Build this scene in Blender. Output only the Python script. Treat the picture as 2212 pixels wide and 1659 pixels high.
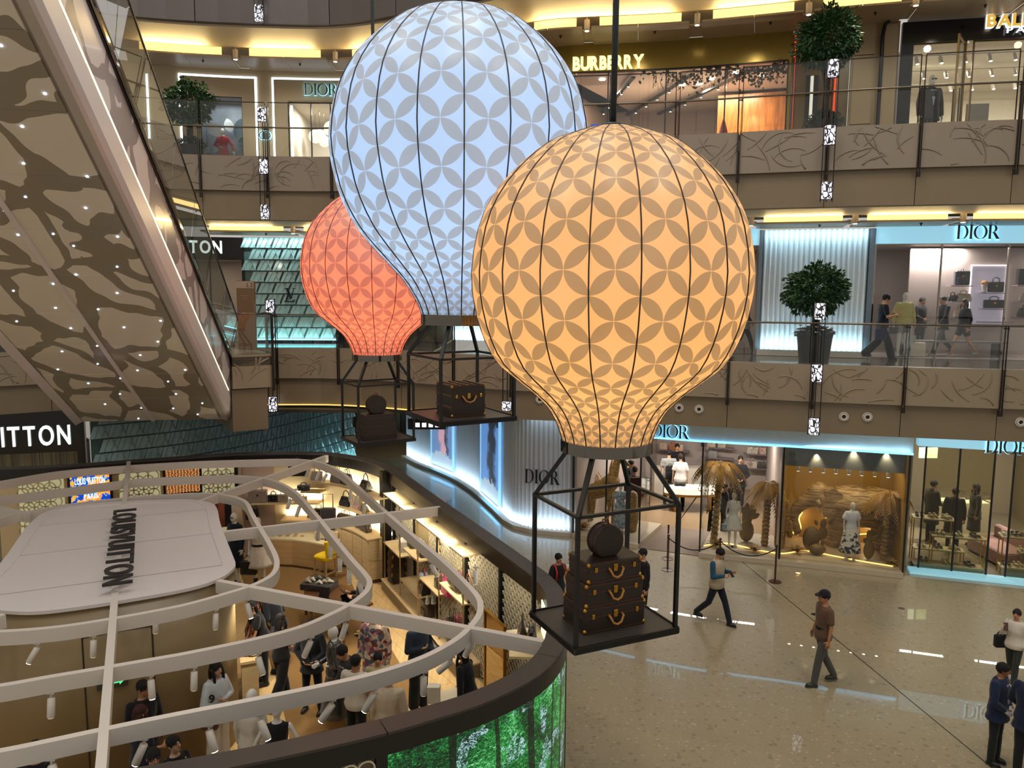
import bpy,bmesh,math,random
import numpy as np
from math import sin,cos,pi,radians,atan2,sqrt,hypot
from mathutils import Vector,Matrix,Euler,noise
for _o in list(bpy.data.objects):bpy.data.objects.remove(_o)
SC=bpy.context.scene
COL=SC.collection
random.seed(7)
# ------------------------------------------------------------------ camera
F,CX,CY,CZ=1661.0,1106.0,829.5,7.3
PITCH,ROLL=radians(6.7),radians(0.39)
_cam=bpy.data.cameras.new('camera');CAM=bpy.data.objects.new('camera',_cam);COL.objects.link(CAM)
_cam.sensor_width=36.0;_cam.sensor_fit='HORIZONTAL';_cam.lens=F/2212*36.0
_cam.clip_start=0.05;_cam.clip_end=200
CAM.matrix_world=Matrix.Translation((0,0,CZ))@Matrix.Rotation(pi/2-PITCH,4,'X')@Matrix.Rotation(ROLL,4,'Z')
SC.camera=CAM
# ------------------------------------------------------------------ exposure and world
SC.view_settings.view_transform='Standard';SC.view_settings.look='None'
SC.view_settings.exposure=0.0;SC.view_settings.gamma=1.0;SC.view_settings.use_curve_mapping=False
W=bpy.data.worlds.new('hall_light');SC.world=W;W.use_nodes=True
W.node_tree.nodes['Background'].inputs[0].default_value=(1.0,0.94,0.86,1)
W.node_tree.nodes['Background'].inputs[1].default_value=0.52
cy=SC.cycles
cy.max_bounces=6;cy.diffuse_bounces=3;cy.glossy_bounces=3;cy.transmission_bounces=4;cy.transparent_max_bounces=20
cy.sample_clamp_indirect=4.0;cy.caustics_reflective=False;cy.caustics_refractive=False
cy.use_adaptive_sampling=True;cy.adaptive_threshold=0.05;cy.use_denoising=True
def area(name,loc,size,power,col=(1,.93,.82),aim=(0,0,-1),sy=None,spread=None):
 l=bpy.data.lights.new(name,'AREA');l.energy=power;l.color=col
 l.shape='RECTANGLE';l.size=size;l.size_y=sy if sy else size
 if spread:l.spread=radians(spread)
 o=bpy.data.objects.new(name,l);COL.objects.link(o);o.location=loc
 o.rotation_euler=Vector(aim).to_track_quat('-Z','Y').to_euler();return o
def strip(name,a,b,power,col,aim,w=.06):
 """a long thin lamp from a to b shining along aim"""
 a=Vector(a);b=Vector(b);d=(b-a);L=d.length;x=d.normalized();z=-Vector(aim).normalized()
 z=(z-x*z.dot(x)).normalized();y=z.cross(x)
 l=bpy.data.lights.new(name,'AREA');l.energy=power;l.color=col;l.shape='RECTANGLE';l.size=L;l.size_y=w
 o=bpy.data.objects.new(name,l);COL.objects.link(o)
 m=Matrix((x,y,z)).transposed().to_4x4();m.translation=(a+b)/2;o.matrix_world=m;return o
def point(name,loc,power,col,r=.15):
 l=bpy.data.lights.new(name,'POINT');l.energy=power;l.color=col;l.shadow_soft_size=r
 o=bpy.data.objects.new(name,l);COL.objects.link(o);o.location=loc;return o
def spot(name,loc,aim,power,col=(1,.88,.68),ang=60,blend=.6,r=.05):
 l=bpy.data.lights.new(name,'SPOT');l.energy=power;l.color=col;l.spot_size=radians(ang);l.spot_blend=blend;l.shadow_soft_size=r
 o=bpy.data.objects.new(name,l);COL.objects.link(o);o.location=loc
 o.rotation_euler=(Vector(aim)-Vector(loc)).to_track_quat('-Z','Y').to_euler();return o
 # luminaires of the atrium roof, high above the hall
for _x,_y in((-8,4),(0,4),(8,4),(-8,12),(0,12),(8,12)):
 area('atrium_roof_lamp',(_x,_y,21.5),3.0,420,(1,.94,.85))
 # ------------------------------------------------------------------ pixel helpers: where a sight line meets a known plane of the room
def ray(u,v):
 x=(u-CX)/F;y=(v-CY)/F
 xr=x*cos(ROLL)+y*sin(ROLL);yr=-x*sin(ROLL)+y*cos(ROLL)
 return Vector((xr,cos(PITCH)-yr*sin(PITCH),-sin(PITCH)-yr*cos(PITCH)))
def atz(u,v,z=0.0):
 d=ray(u,v);t=(z-CZ)/d.z;return Vector((d.x*t,d.y*t,z))
def aty(u,v,y):
 d=ray(u,v);t=y/d.y;return Vector((d.x*t,y,CZ+d.z*t))
def onplane(u,v,p,n):
 d=ray(u,v);o=Vector((0,0,CZ));p=Vector(p);n=Vector(n);t=(p-o).dot(n)/d.dot(n);return o+d*t
 # ------------------------------------------------------------------ materials
MATS={}
def _lin(c):
 return tuple((x/12.92 if x<=.04045 else((x+.055)/1.055)**2.4)for x in c)
def rgb(h):
 """'#rrggbb' as linear colour"""
 return _lin(tuple(int(h[i:i+2],16)/255 for i in(1,3,5)))
class NB:
 """short hand for node graphs"""
 def __init__(s,m):s.t=m.node_tree;s.n=s.t.nodes
 def new(s,k,**kw):
  n=s.n.new(k)
  for a,b in kw.items():setattr(n,a,b)
  return n
 def link(s,a,b):s.t.links.new(a,b)
 def val(s,sock,v):
  if hasattr(v,'is_output')or isinstance(v,bpy.types.NodeSocket):s.link(v,sock)
  else:sock.default_value=v
 def math(s,op,a,b=0.0,c=None):
  n=s.new('ShaderNodeMath',operation=op);s.val(n.inputs[0],a);s.val(n.inputs[1],b)
  if c is not None:s.val(n.inputs[2],c)
  return n.outputs[0]
 def mix(s,f,a,b):
  n=s.new('ShaderNodeMix',data_type='RGBA');s.val(n.inputs[0],f)
  for k,v in((6,a),(7,b)):
   if isinstance(v,tuple)and len(v)==3:v=(*v,1)
   s.val(n.inputs[k],v)
  return n.outputs[2]
 def coord(s,w='Object'):return s.new('ShaderNodeTexCoord').outputs[w]
 def noise(s,vec,scale,detail=3,rough=.5,out=0,dist=0):
  n=s.new('ShaderNodeTexNoise');s.val(n.inputs['Vector'],vec);n.inputs['Scale'].default_value=scale
  n.inputs['Detail'].default_value=detail;n.inputs['Roughness'].default_value=rough;n.inputs['Distortion'].default_value=dist
  return n.outputs[out]
 def scale(s,vec,xyz,rot=(0,0,0)):
  n=s.new('ShaderNodeMapping');s.link(vec,n.inputs[0]);n.inputs['Scale'].default_value=xyz;n.inputs['Rotation'].default_value=rot
  return n.outputs[0]
 def ramp(s,f,stops,interp='LINEAR'):
  n=s.new('ShaderNodeValToRGB');s.val(n.inputs[0],f);n.color_ramp.interpolation=interp
  e=n.color_ramp.elements
  while len(e)<len(stops):e.new(.5)
  for k,(p,c)in enumerate(stops):e[k].position=p;e[k].color=(*c,1)
  return n.outputs[0]
 def bump(s,h,d=.1,st=.5):
  n=s.new('ShaderNodeBump');s.val(n.inputs['Height'],h);n.inputs['Distance'].default_value=d;n.inputs['Strength'].default_value=st
  return n.outputs[0]
def newmat(name):
 m=bpy.data.materials.new(name);m.use_nodes=True;nb=NB(m);return m,nb,nb.n['Principled BSDF']
def mat(name,col,rough=.5,metal=0.0,var=.10,scale=6.0,spec=.5,emit=None,es=0.0,coat=0.0,bump=0.0,bscale=60):
 """plain surface: a colour with slight noise variation"""
 if name in MATS:return MATS[name]
 if isinstance(col,str):col=rgb(col)
 m,nb,p=newmat(name)
 f=nb.noise(nb.coord(),scale,4)
 p.inputs['Base Color'].default_value=(*col,1)
 nb.link(nb.mix(f,tuple(c*(1-var)for c in col),tuple(min(1,c*(1+var))for c in col)),p.inputs['Base Color'])
 p.inputs['Roughness'].default_value=rough;p.inputs['Metallic'].default_value=metal;p.inputs['Specular IOR Level'].default_value=spec
 p.inputs['Coat Weight'].default_value=coat;p.inputs['Coat Roughness'].default_value=.08
 if emit:
  if isinstance(emit,str):emit=rgb(emit)
  p.inputs['Emission Color'].default_value=(*emit,1);p.inputs['Emission Strength'].default_value=es
 if bump:nb.link(nb.bump(nb.noise(nb.coord(),bscale,3),.02,bump),p.inputs['Normal'])
 MATS[name]=m;return m
def glow(name,col,s):
 if name in MATS:return MATS[name]
 m,nb,p=newmat(name)
 if isinstance(col,str):col=rgb(col)
 p.inputs['Base Color'].default_value=(*col,1);p.inputs['Emission Color'].default_value=(*col,1);p.inputs['Emission Strength'].default_value=s
 MATS[name]=m;return m
def wood(name,a,b,rough=.4,sx=(1,12,12),coat=0.0):
 if name in MATS:return MATS[name]
 m,nb,p=newmat(name)
 f=nb.noise(nb.scale(nb.coord(),sx),1.6,5,.6,0,.6)
 nb.link(nb.ramp(f,[(.3,rgb(a)),(.7,rgb(b))]),p.inputs['Base Color']);p.inputs['Roughness'].default_value=rough
 p.inputs['Coat Weight'].default_value=coat
 MATS[name]=m;return m
def glassmat(name,tint=(.975,.99,.98),refl=.05,rough=.0):
 """architectural pane: clear with a mirror sheen that grows at grazing angles"""
 if name in MATS:return MATS[name]
 m,nb,p=newmat(name);nb.n.remove(p)
 out=nb.n['Material Output']
 t=nb.new('ShaderNodeBsdfTransparent');t.inputs[0].default_value=(*tint,1)
 g=nb.new('ShaderNodeBsdfGlossy');g.inputs['Roughness'].default_value=rough;g.inputs[0].default_value=(1,1,1,1)
 fr=nb.new('ShaderNodeFresnel');fr.inputs[0].default_value=1.45
 k=nb.math('MULTIPLY',fr.outputs[0],refl/.04*.6)
 k=nb.math('MINIMUM',k,.6)
 mx=nb.new('ShaderNodeMixShader');nb.link(k,mx.inputs[0]);nb.link(t.outputs[0],mx.inputs[1]);nb.link(g.outputs[0],mx.inputs[2])
 nb.link(mx.outputs[0],out.inputs[0]);MATS[name]=m;return m
 # ------------------------------------------------------------------ mesh builder
class MB:
 def __init__(s):s.v=[];s.f=[];s.uv=None;s.mi=[];s.cur=0
 def add(s,vs,fs):
  b=len(s.v);s.v.extend([tuple(x)for x in vs]);s.f.extend([tuple(i+b for i in f)for f in fs]);s.mi.extend([s.cur]*len(fs));return s
 def box(s,c,d,rz=0,rx=0,ry=0):
  m=Matrix.Translation(c)@Euler((rx,ry,rz)).to_matrix().to_4x4()
  return s.mbox(m,d)
 def mbox(s,m,d):
  x,y,z=d[0]/2,d[1]/2,d[2]/2
  vs=[m@Vector(p)for p in((-x,-y,-z),(x,-y,-z),(x,y,-z),(-x,y,-z),(-x,-y,z),(x,-y,z),(x,y,z),(-x,y,z))]
  return s.add(vs,((0,3,2,1),(4,5,6,7),(0,1,5,4),(1,2,6,5),(2,3,7,6),(3,0,4,7)))
 def rbox(s,c,d,r=.02,rz=0,n=3,m=None):
  """box with its vertical edges rounded and the top and bottom edges eased"""
  x,y,z=d[0]/2,d[1]/2,d[2]/2;r=min(r,x*.98,y*.98)
  def ring(k,zz):
   o=[]
   for cx_,cy_,a0 in((x-r,y-r,0),(-x+r,y-r,pi/2),(-x+r,-y+r,pi),(x-r,-y+r,1.5*pi)):
    for i in range(n+1):
     a=a0+i/n*pi/2;o.append(Vector((cx_+cos(a)*(r-k),cy_+sin(a)*(r-k),zz)))
   return o
  e=min(r*.5,z*.5)
  rings=[ring(e,-z),ring(0,-z+e),ring(0,z-e),ring(e,z)]
  if m is None:m=Matrix.Translation(c)@Matrix.Rotation(rz,4,'Z')
  return s.loft([[m@p for p in q]for q in rings])
 def loft(s,rings,caps=True,closed=True):
  n=len(rings[0]);vs=[p for r in rings for p in r];fs=[]
  for k in range(len(rings)-1):
   for i in range(n if closed else n-1):
    j=(i+1)%n;fs.append((k*n+i,k*n+j,(k+1)*n+j,(k+1)*n+i))
  if caps:fs.append(tuple(range(n-1,-1,-1)));fs.append(tuple((len(rings)-1)*n+i for i in range(n)))
  return s.add(vs,fs)
 def prism(s,poly,z0,z1):
  n=len(poly);a=sum(poly[i][0]*poly[(i+1)%n][1]-poly[(i+1)%n][0]*poly[i][1]for i in range(n))
  if a<0:poly=list(reversed(poly))
  return s.loft([[Vector((p[0],p[1],z0))for p in poly],[Vector((p[0],p[1],z1))for p in poly]])
 def tube(s,path,r,n=6,caps=True,flat=1.0):
  path=[Vector(p)for p in path];rs=r if isinstance(r,(list,tuple))else[r]*len(path)
  rings=[];up=None
  for k,p in enumerate(path):
   t=(path[min(k+1,len(path)-1)]-path[max(k-1,0)])
   if t.length<1e-9:t=Vector((0,0,1))
   t.normalize()
   if up is None:
    up=Vector((0,0,1))if abs(t.z)<.95 else Vector((1,0,0))
   a=t.cross(up)
   if a.length<1e-6:a=t.orthogonal()
   a.normalize();b=a.cross(t).normalized();up=b
   rings.append([p+a*cos(i/n*2*pi)*rs[k]+b*sin(i/n*2*pi)*rs[k]*flat for i in range(n)])
  return s.loft(rings,caps)
 def bar(s,a,b,w,h=None,up=(0,0,1)):
  a=Vector(a);b=Vector(b);d=b-a;L=d.length;h=h or w
  x=d.normalized();u=Vector(up)
  if abs(x.dot(u))>.98:u=Vector((0,1,0))
  y=u.cross(x).normalized();z=x.cross(y)
  m=Matrix((x,y,z)).transposed().to_4x4();m.translation=(a+b)/2
  return s.mbox(m,(L,w,h))
 def lathe(s,prof,n=24,c=(0,0,0),caps=True):
  c=Vector(c)
  return s.loft([[c+Vector((cos(i/n*2*pi)*r,sin(i/n*2*pi)*r,z))for i in range(n)]for r,z in prof],caps)
 def ball(s,c,r,n=10,k=7,m=None):
  c=Vector(c);r=(r,r,r)if isinstance(r,(int,float))else r
  m=m or Matrix.Identity(3)
  vs=[c+m@Vector((0,0,-r[2]))];fs=[]
  for j in range(1,k):
   a=-pi/2+pi*j/k
   for i in range(n):vs.append(c+m@Vector((cos(a)*cos(i/n*2*pi)*r[0],cos(a)*sin(i/n*2*pi)*r[1],sin(a)*r[2])))
  vs.append(c+m@Vector((0,0,r[2])))
  for i in range(n):fs.append((0,1+(i+1)%n,1+i))
  for j in range(k-2):
   for i in range(n):
    b=1+j*n;fs.append((b+i,b+(i+1)%n,b+n+(i+1)%n,b+n+i))
  b=1+(k-2)*n
  for i in range(n):fs.append((b+i,b+(i+1)%n,len(vs)-1))
  return s.add(vs,fs)
 def cone(s,a,b,ra,rb,n=10):
  """round cone: a tapered limb with round ends"""
  a=Vector(a);b=Vector(b);d=(b-a)
  if d.length<1e-6:return s.ball(a,max(ra,rb),n)
  t=d.normalized();path=[];rs=[]
  for q in(80,50,20):path.append(a-t*ra*sin(radians(q)));rs.append(ra*cos(radians(q)))
  for q in(.25,.5,.75):path.append(a+d*q);rs.append(ra+(rb-ra)*q)
  for q in(20,50,80):path.append(b+t*rb*sin(radians(q)));rs.append(rb*cos(radians(q)))
  return s.tube(path,rs,n)
 def quad(s,a,b,c,d):return s.add((a,b,c,d),((0,1,2,3),))
 def sweep(s,pts,w,h,closed=False):
  """rectangular bar along a plan polyline; pts at the top centre, w wide, h deep"""
  n=len(pts);L=[];
  for i in range(n):
   p=Vector(pts[i]);a=Vector(pts[(i-1)%n]if(closed or i)else pts[i]);b=Vector(pts[(i+1)%n]if(closed or i<n-1)else pts[i])
   t=(b-a);t.z=0;t.normalize();q=Vector((-t.y,t.x,0))*w/2
   L.append([p+q,p-q,p-q-Vector((0,0,h)),p+q-Vector((0,0,h))])
  if closed:L.append(L[0])
  return s.loft(L,caps=not closed)
 def wallstrip(s,pts,z0,z1,th):
  """a standing sheet along a plan polyline, th thick (to the left of travel)"""
  L=[]
  n=len(pts)
  for i in range(n):
   p=Vector((pts[i][0],pts[i][1],0));a=Vector((*pts[max(i-1,0)][:2],0));b=Vector((*pts[min(i+1,n-1)][:2],0))
   t=(b-a).normalized();q=Vector((-t.y,t.x,0))*th
   L.append([Vector((p.x,p.y,z0)),Vector((p.x,p.y,z1)),Vector((p.x+q.x,p.y+q.y,z1)),Vector((p.x+q.x,p.y+q.y,z0))])
  return s.loft(L)
def smoothline(pts,n=8,closed=False):
 """Catmull-Rom through the points"""
 P=[Vector(p)for p in pts];N=len(P);out=[]
 for i in range(N if closed else N-1):
  p1,p2=P[i],P[(i+1)%N]
  p0=P[(i-1)%N]if(closed or i>0)else p1*2-p2
  p3=P[(i+2)%N]if(closed or i<N-2)else p2*2-p1
  for k in range(n):
   t=k/n
   out.append(.5*((2*p1)+(p2-p0)*t+(2*p0-5*p1+4*p2-p3)*t*t+(3*p1-p0-3*p2+p3)*t**3))
 if not closed:out.append(P[-1])
 return out
def arclen(pts):
 d=[0]
 for a,b in zip(pts,pts[1:]):d.append(d[-1]+(Vector(b)-Vector(a)).length)
 return d
def along(pts,s):
 """point and unit tangent at arc length s"""
 d=0
 for a,b in zip(pts,pts[1:]):
  a=Vector(a);b=Vector(b);L=(b-a).length
  if d+L>=s or b==Vector(pts[-1]):
   t=(b-a)/max(L,1e-9);return a+t*(s-d),t
  d+=L
def sub(pts,s0,s1,n=6):
 return[along(pts,s0+(s1-s0)*i/n)[0]for i in range(n+1)]
 # ------------------------------------------------------------------ objects
MW={}
def _mesh(name,mb,m,smooth=False):
 me=bpy.data.meshes.new(name);me.from_pydata([tuple(v)for v in mb.v],[],mb.f);
 ms=m if isinstance(m,(list,tuple))else[m]
 for x in ms:me.materials.append(x)
 if len(ms)>1:me.polygons.foreach_set('material_index',mb.mi)
 if smooth:me.polygons.foreach_set('use_smooth',[True]*len(me.polygons));
 if smooth=='auto':
  me.set_sharp_from_angle(angle=radians(38))
 return me
def thing(name,label,cat,loc=(0,0,0),rz=0.0,group=None):
 o=bpy.data.objects.new(name,None);COL.objects.link(o);o.empty_display_size=.1
 o.location=loc;o.rotation_euler=(0,0,rz);o['label']=label;o['category']=cat
 if group:o['group']=group
 MW[o.name]=Matrix.Translation(loc)@Matrix.Rotation(rz,4,'Z');return o
def part(name,mb,m,parent=None,smooth=False,world=False,label=None,stuff=False):
 """one mesh under its thing; world=True when the mesh was built in room coordinates"""
 if world and parent is not None and parent.name in MW:
  inv=MW[parent.name].inverted();mb.v=[tuple(inv@Vector(v))for v in mb.v]
 o=bpy.data.objects.new(name,_mesh(name,mb,m,smooth));COL.objects.link(o)
 if parent is not None:o.parent=parent
 if label:o['label']=label
 if stuff:o['kind']='stuff'
 return o
def solo(name,mb,m,label,cat,group=None,smooth=False,loc=None):
 o=part(name,mb,m,None,smooth);o['label']=label;o['category']=cat
 if group:o['group']=group
 if loc is not None:o.location=loc
 return o
def struct(name,mb,m,label=None,smooth=False,parent=None):
 o=part(name,mb,m,parent,smooth)
 if parent is None:o['kind']='structure'
 if label:o['label']=label
 return o
def dup(root,loc,rz=None,label=None,name=None):
 r=root.copy();COL.objects.link(r);r.location=loc
 if rz is not None:r.rotation_euler=(0,0,rz)
 if label:r['label']=label
 for ch in list(root.children):
  c=ch.copy();COL.objects.link(c);c.parent=r
  for g in list(ch.children):
   d=g.copy();COL.objects.link(d);d.parent=c
 return r
def share(name,mesh,parent,loc=(0,0,0),rot=(0,0,0),sc=None):
 o=bpy.data.objects.new(name,mesh);COL.objects.link(o);o.parent=parent;o.location=loc;o.rotation_euler=rot
 if sc:o.scale=sc
 return o
 # letters -----------------------------------------------------------
def glyph(txt,size,depth,bold=0.0):
 """a line of sans lettering as a list of (MB, x) letters lying in the XZ plane, base at z=0, front at y=0"""
 out=[];x=0
 for ch in txt:
  cu=bpy.data.curves.new('t','FONT');cu.body=ch;cu.size=size;cu.extrude=depth/2;cu.offset=bold;cu.resolution_u=4
  ob=bpy.data.objects.new('t',cu);COL.objects.link(ob)
  dg=bpy.context.evaluated_depsgraph_get();me=bpy.data.meshes.new_from_object(ob.evaluated_get(dg))
  mb=MB();mb.add([(v.co.x,-v.co.z,v.co.y)for v in me.vertices],[tuple(p.vertices)for p in me.polygons])
  xs=[v.co.x for v in me.vertices]or[0]
  w=max(xs)if len(me.vertices)else size*.25
  bpy.data.objects.remove(ob);bpy.data.curves.remove(cu);bpy.data.meshes.remove(me)
  out.append((mb,ch,min(xs),w))
 return out
def _poly(mb,pts,d):
 """extruded outline in XZ"""
 n=len(pts);a=sum(pts[i][0]*pts[(i+1)%n][1]-pts[(i+1)%n][0]*pts[i][1]for i in range(n))
 if a<0:pts=pts[::-1]
 mb.loft([[Vector((p[0],0,p[1]))for p in pts],[Vector((p[0],d,p[1]))for p in pts]])
def _ringpoly(mb,outer,inner,d):
 n=len(outer)
 for i in range(n):
  j=(i+1)%n
  _poly(mb,[outer[i],outer[j],inner[j],inner[i]],d)
def serif(ch,h,d):
 """high contrast roman capital of height h; returns mesh and width"""
 mb=MB();t=.135*h;s=.022*h
 def ser(x0,x1,z):_poly(mb,[(x0,z),(x1,z),(x1,z+s),(x0,z+s)],d)
 if ch=='I':
  _poly(mb,[(.08*h,0),(.08*h+t,0),(.08*h+t,h),(.08*h,h)],d);ser(0,.30*h,0);ser(0,.30*h,h-s);w=.30*h
 elif ch=='D':
  _poly(mb,[(.08*h,0),(.08*h+t,0),(.08*h+t,h),(.08*h,h)],d);ser(0,.42*h,0);ser(0,.42*h,h-s)
  o=[(.40*h+.46*h*cos(a),h/2+h/2*sin(a))for a in np.linspace(-pi/2,pi/2,17)]
  i=[(.40*h+(.46*h-t)*cos(a),h/2+(h/2-s)*sin(a))for a in np.linspace(-pi/2,pi/2,17)]
  for k in range(16):_poly(mb,[o[k],o[k+1],i[k+1],i[k]],d)
  w=.88*h
 elif ch=='O':
  A=np.linspace(0,2*pi,33)[:-1]
  _ringpoly(mb,[(.5*h+.5*h*cos(a),h/2+h*.51*sin(a))for a in A],[(.5*h+(.5*h-t)*cos(a),h/2+(h*.51-s*1.3)*sin(a))for a in A],d);w=h
 elif ch=='R':
  _poly(mb,[(.08*h,0),(.08*h+t,0),(.08*h+t,h),(.08*h,h)],d);ser(0,.32*h,0);ser(0,.40*h,h-s);ser(.2*h,.45*h,.47*h)
  o=[(.38*h+.27*h*cos(a),.74*h+.26*h*sin(a))for a in np.linspace(-pi/2,pi/2,13)]
  i=[(.38*h+(.27*h-t)*cos(a),.74*h+(.26*h-s)*sin(a))for a in np.linspace(-pi/2,pi/2,13)]
  for k in range(12):_poly(mb,[o[k],o[k+1],i[k+1],i[k]],d)
  _poly(mb,[(.36*h,.48*h),(.52*h,.48*h),(.86*h,0),(.66*h,0)],d);ser(.62*h,.92*h,0);w=.88*h
 return mb,w
def sign_letters(parent,txt,h,frame,m,style='sans',depth=.05,gap=.10,total=None,bold=0.0,halo=None):
 """letters along frame.x, up frame.z, centred on the frame; each letter a part"""
 L=[];x=0
 if style=='serif':
  for ch in txt:
   mb,w=serif(ch,h,depth);L.append((mb,x,ch));x+=w+gap*h
 else:
  for mb,ch,x0,w in glyph(txt,h/.73,depth,bold):
   if ch!=' ':L.append((mb,x-x0,ch));x+=w-x0+gap*h
   else:x+=.32*h
 x-=gap*h;sc=(total/x)if total else 1.0
 for mb,x0,ch in L:
  mb.v=[tuple(frame@Vector(((v[0]+x0-x/2)*sc,v[1],v[2])))for v in mb.v]
  part('letter',mb,m,parent,world=True)
def frame_at(p,xdir,up=(0,0,1)):
 """a frame whose x runs along xdir, z up, y away from the reader"""
 x=Vector(xdir).normalized();z=Vector(up);z=(z-x*z.dot(x)).normalized();y=z.cross(x)
 m=Matrix((x,y,z)).transposed().to_4x4();m.translation=Vector(p);return m
 # ================================================================== curves of the hall in plan
Z2,Z3,Z4=5.55,11.1,16.65
EDGE=[Vector((p.x,p.y))for p in smoothline([(x,y,0)for x,y in((-22,14),(-19,17.5),(-14,21),(-11.5,22.6),(-9.3,23.2),(-7.2,23.4),(-5.3,23.4),(-3.4,22.7),(-1.4,21.6),(.3,20.7),(2.5,20.3),(4.4,19.95),(6.5,19.3),(8.6,18.65),(11.2,18.05),(13,17.75),(17,17.),(21,16.))],6)]
def offset(poly,d):
 out=[]
 for i,p in enumerate(poly):
  t=(poly[min(i+1,len(poly)-1)]-poly[max(i-1,0)]).normalized();out.append(p+Vector((-t.y,t.x))*d)
 return out
SHOP=offset(EDGE,3.5)
def onwall(poly,u,v):
 """where the sight line through a picture point meets a standing wall of plan poly: (point, arc length)"""
 d=ray(u,v);s=0
 for a,b in zip(poly,poly[1:]):
  e=b-a;det=d.x*(-e.y)+e.x*d.y
  if abs(det)>1e-9:
   t=(a.x*(-e.y)+e.x*a.y)/det;k=(d.x*a.y-d.y*a.x)/det
   if t>0 and-1e-6<=k<=1+1e-6:
    return Vector((d.x*t,d.y*t,CZ+d.z*t)),s+k*e.length
  s+=e.length
 raise ValueError((u,v))
def frm(poly,s,z,out=0.0):
 """reader's frame on a wall: x to the right along the wall, y into the wall"""
 p,t=along(poly,s);n=Vector((-t.y,t.x));p=p-n*out
 return frame_at((p.x,p.y,z),(t.x,t.y,0))
def wslab(mb,poly,s0,s1,z0,z1,out=0.0,th=.06,n=None):
 """a slab on the wall, its face standing out metres before it"""
 n=n or max(1,int((s1-s0)/.6));pts=[along(poly,s0+(s1-s0)*i/n)for i in range(n+1)]
 L=[]
 for p,t in pts:
  q=Vector((-t.y,t.x));a=p-q*out;b=a+q*th
  L.append([Vector((a.x,a.y,z0)),Vector((a.x,a.y,z1)),Vector((b.x,b.y,z1)),Vector((b.x,b.y,z0))])
 return mb.loft(L)
def wdeck(mb,poly,s0,s1,o0,o1,z,th=.05,n=None):
 """a horizontal strip behind the wall line from offset o0 to o1"""
 n=n or max(1,int((s1-s0)/.6));L=[]
 for i in range(n+1):
  p,t=along(poly,s0+(s1-s0)*i/n);q=Vector((-t.y,t.x));a=p+q*o0;b=p+q*o1
  L.append([Vector((a.x,a.y,z)),Vector((b.x,b.y,z)),Vector((b.x,b.y,z-th)),Vector((a.x,a.y,z-th))])
 return mb.loft(L)
ELEN=arclen(EDGE)[-1]
def es(u,v=700):return onwall(EDGE,u,v)[1]
# ------------------------------------------------------------------ materials of the shell
def terrazzo():
 m,nb,p=newmat('terrazzo');co=nb.coord()
 v=nb.new('ShaderNodeTexVoronoi');nb.link(co,v.inputs['Vector']);v.inputs['Scale'].default_value=11;v.inputs['Randomness'].default_value=1
 chip=nb.math('LESS_THAN',v.outputs['Distance'],nb.math('MULTIPLY',v.outputs['Color'],.55))
 v2=nb.new('ShaderNodeTexVoronoi');nb.link(co,v2.inputs['Vector']);v2.inputs['Scale'].default_value=26
 chip2=nb.math('LESS_THAN',v2.outputs['Distance'],.22)
 base=nb.mix(nb.noise(co,.5,4),rgb('#93866b'),rgb('#9f9276'))
 c=nb.mix(nb.math('MULTIPLY',chip2,.5),base,rgb('#74664f'))
 tone=nb.ramp(v.outputs['Color'],[(.2,rgb('#776749')),(.5,rgb('#bdad8c')),(.8,rgb('#7d6f57'))])
 c=nb.mix(nb.math('MULTIPLY',chip,.6),c,tone)
 nb.link(c,p.inputs['Base Color']);p.inputs['Roughness'].default_value=.4
 p.inputs['Specular IOR Level'].default_value=.3;p.inputs['Coat Weight'].default_value=.85;p.inputs['Coat Roughness'].default_value=.012
 return m
M_terr=terrazzo()
M_stone=mat('beige_stone','#8c7d67',.38,var=.06,scale=2)
M_stone2=mat('tan_stone','#796a52',.3,var=.07,scale=1.5)
M_stoneg=mat('greige_stone','#857868',.35,var=.05,scale=2)
M_ceil=mat('plaster','#b9ab92',.55,var=.03)
M_panel=mat('ceiling_board','#a3937c',.4,var=.04)
M_dark=mat('dark_bronze','#2c2622',.35,.6,var=.1)
M_black=mat('black_paint','#0b0b0c',.45,var=.1)
M_blackg=mat('black_gloss','#0a0a0d',.12,var=.05)
M_chrome=mat('polished_steel','#8f897f',.06,1.0,var=.02)
M_brass=mat('gilt_brass','#b98d3c',.28,1.0,var=.1)
M_glass=glassmat('clear_glass')
M_glassg=glassmat('store_glass',(.985,.99,.985),.05)
M_cove=glow('cove_light','#ffe391',1.25)
M_lamp=glow('lamp_face','#fff0d4',14)
M_white=mat('white_paint','#d8d2c8',.45,var=.03)
M_mfloor=mat('dark_marble','#4c463c',.08,var=.25,scale=2.5)
def pixat(mb):return mb
# ------------------------------------------------------------------ ground floor
g=MB();g.box((2,18,-.1),(60,56,.2));struct('floor',g,M_terr)
# thin dark joint across the floor, and two round drain covers
a=atz(1560,1178);b=atz(2130,1648);t=(b-a).normalized()
g=MB();g.bar(a-t*.5+Vector((0,0,.002)),b+t*6+Vector((0,0,.002)),.018,.004);struct('trim_1',g,M_dark,'thin dark joint line running across the beige floor')
for k,(u,v)in enumerate(((1947,1314),(1759,1327))):
 p=atz(u,v);g=MB();g.lathe([(.001,.003),(.075,.003),(.075,.0),(.001,0)],20,(p.x,p.y,0));g.lathe([(.05,.005),(.06,.006),(.06,.003),(.05,.003)],20,(p.x,p.y,0),caps=False)
 solo('drain_cover',g,M_dark,('dark round drain cover in the floor behind the woman with the phone' if k==0 else 'small round drain cover in the floor before the capped man'),'drain cover')
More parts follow.
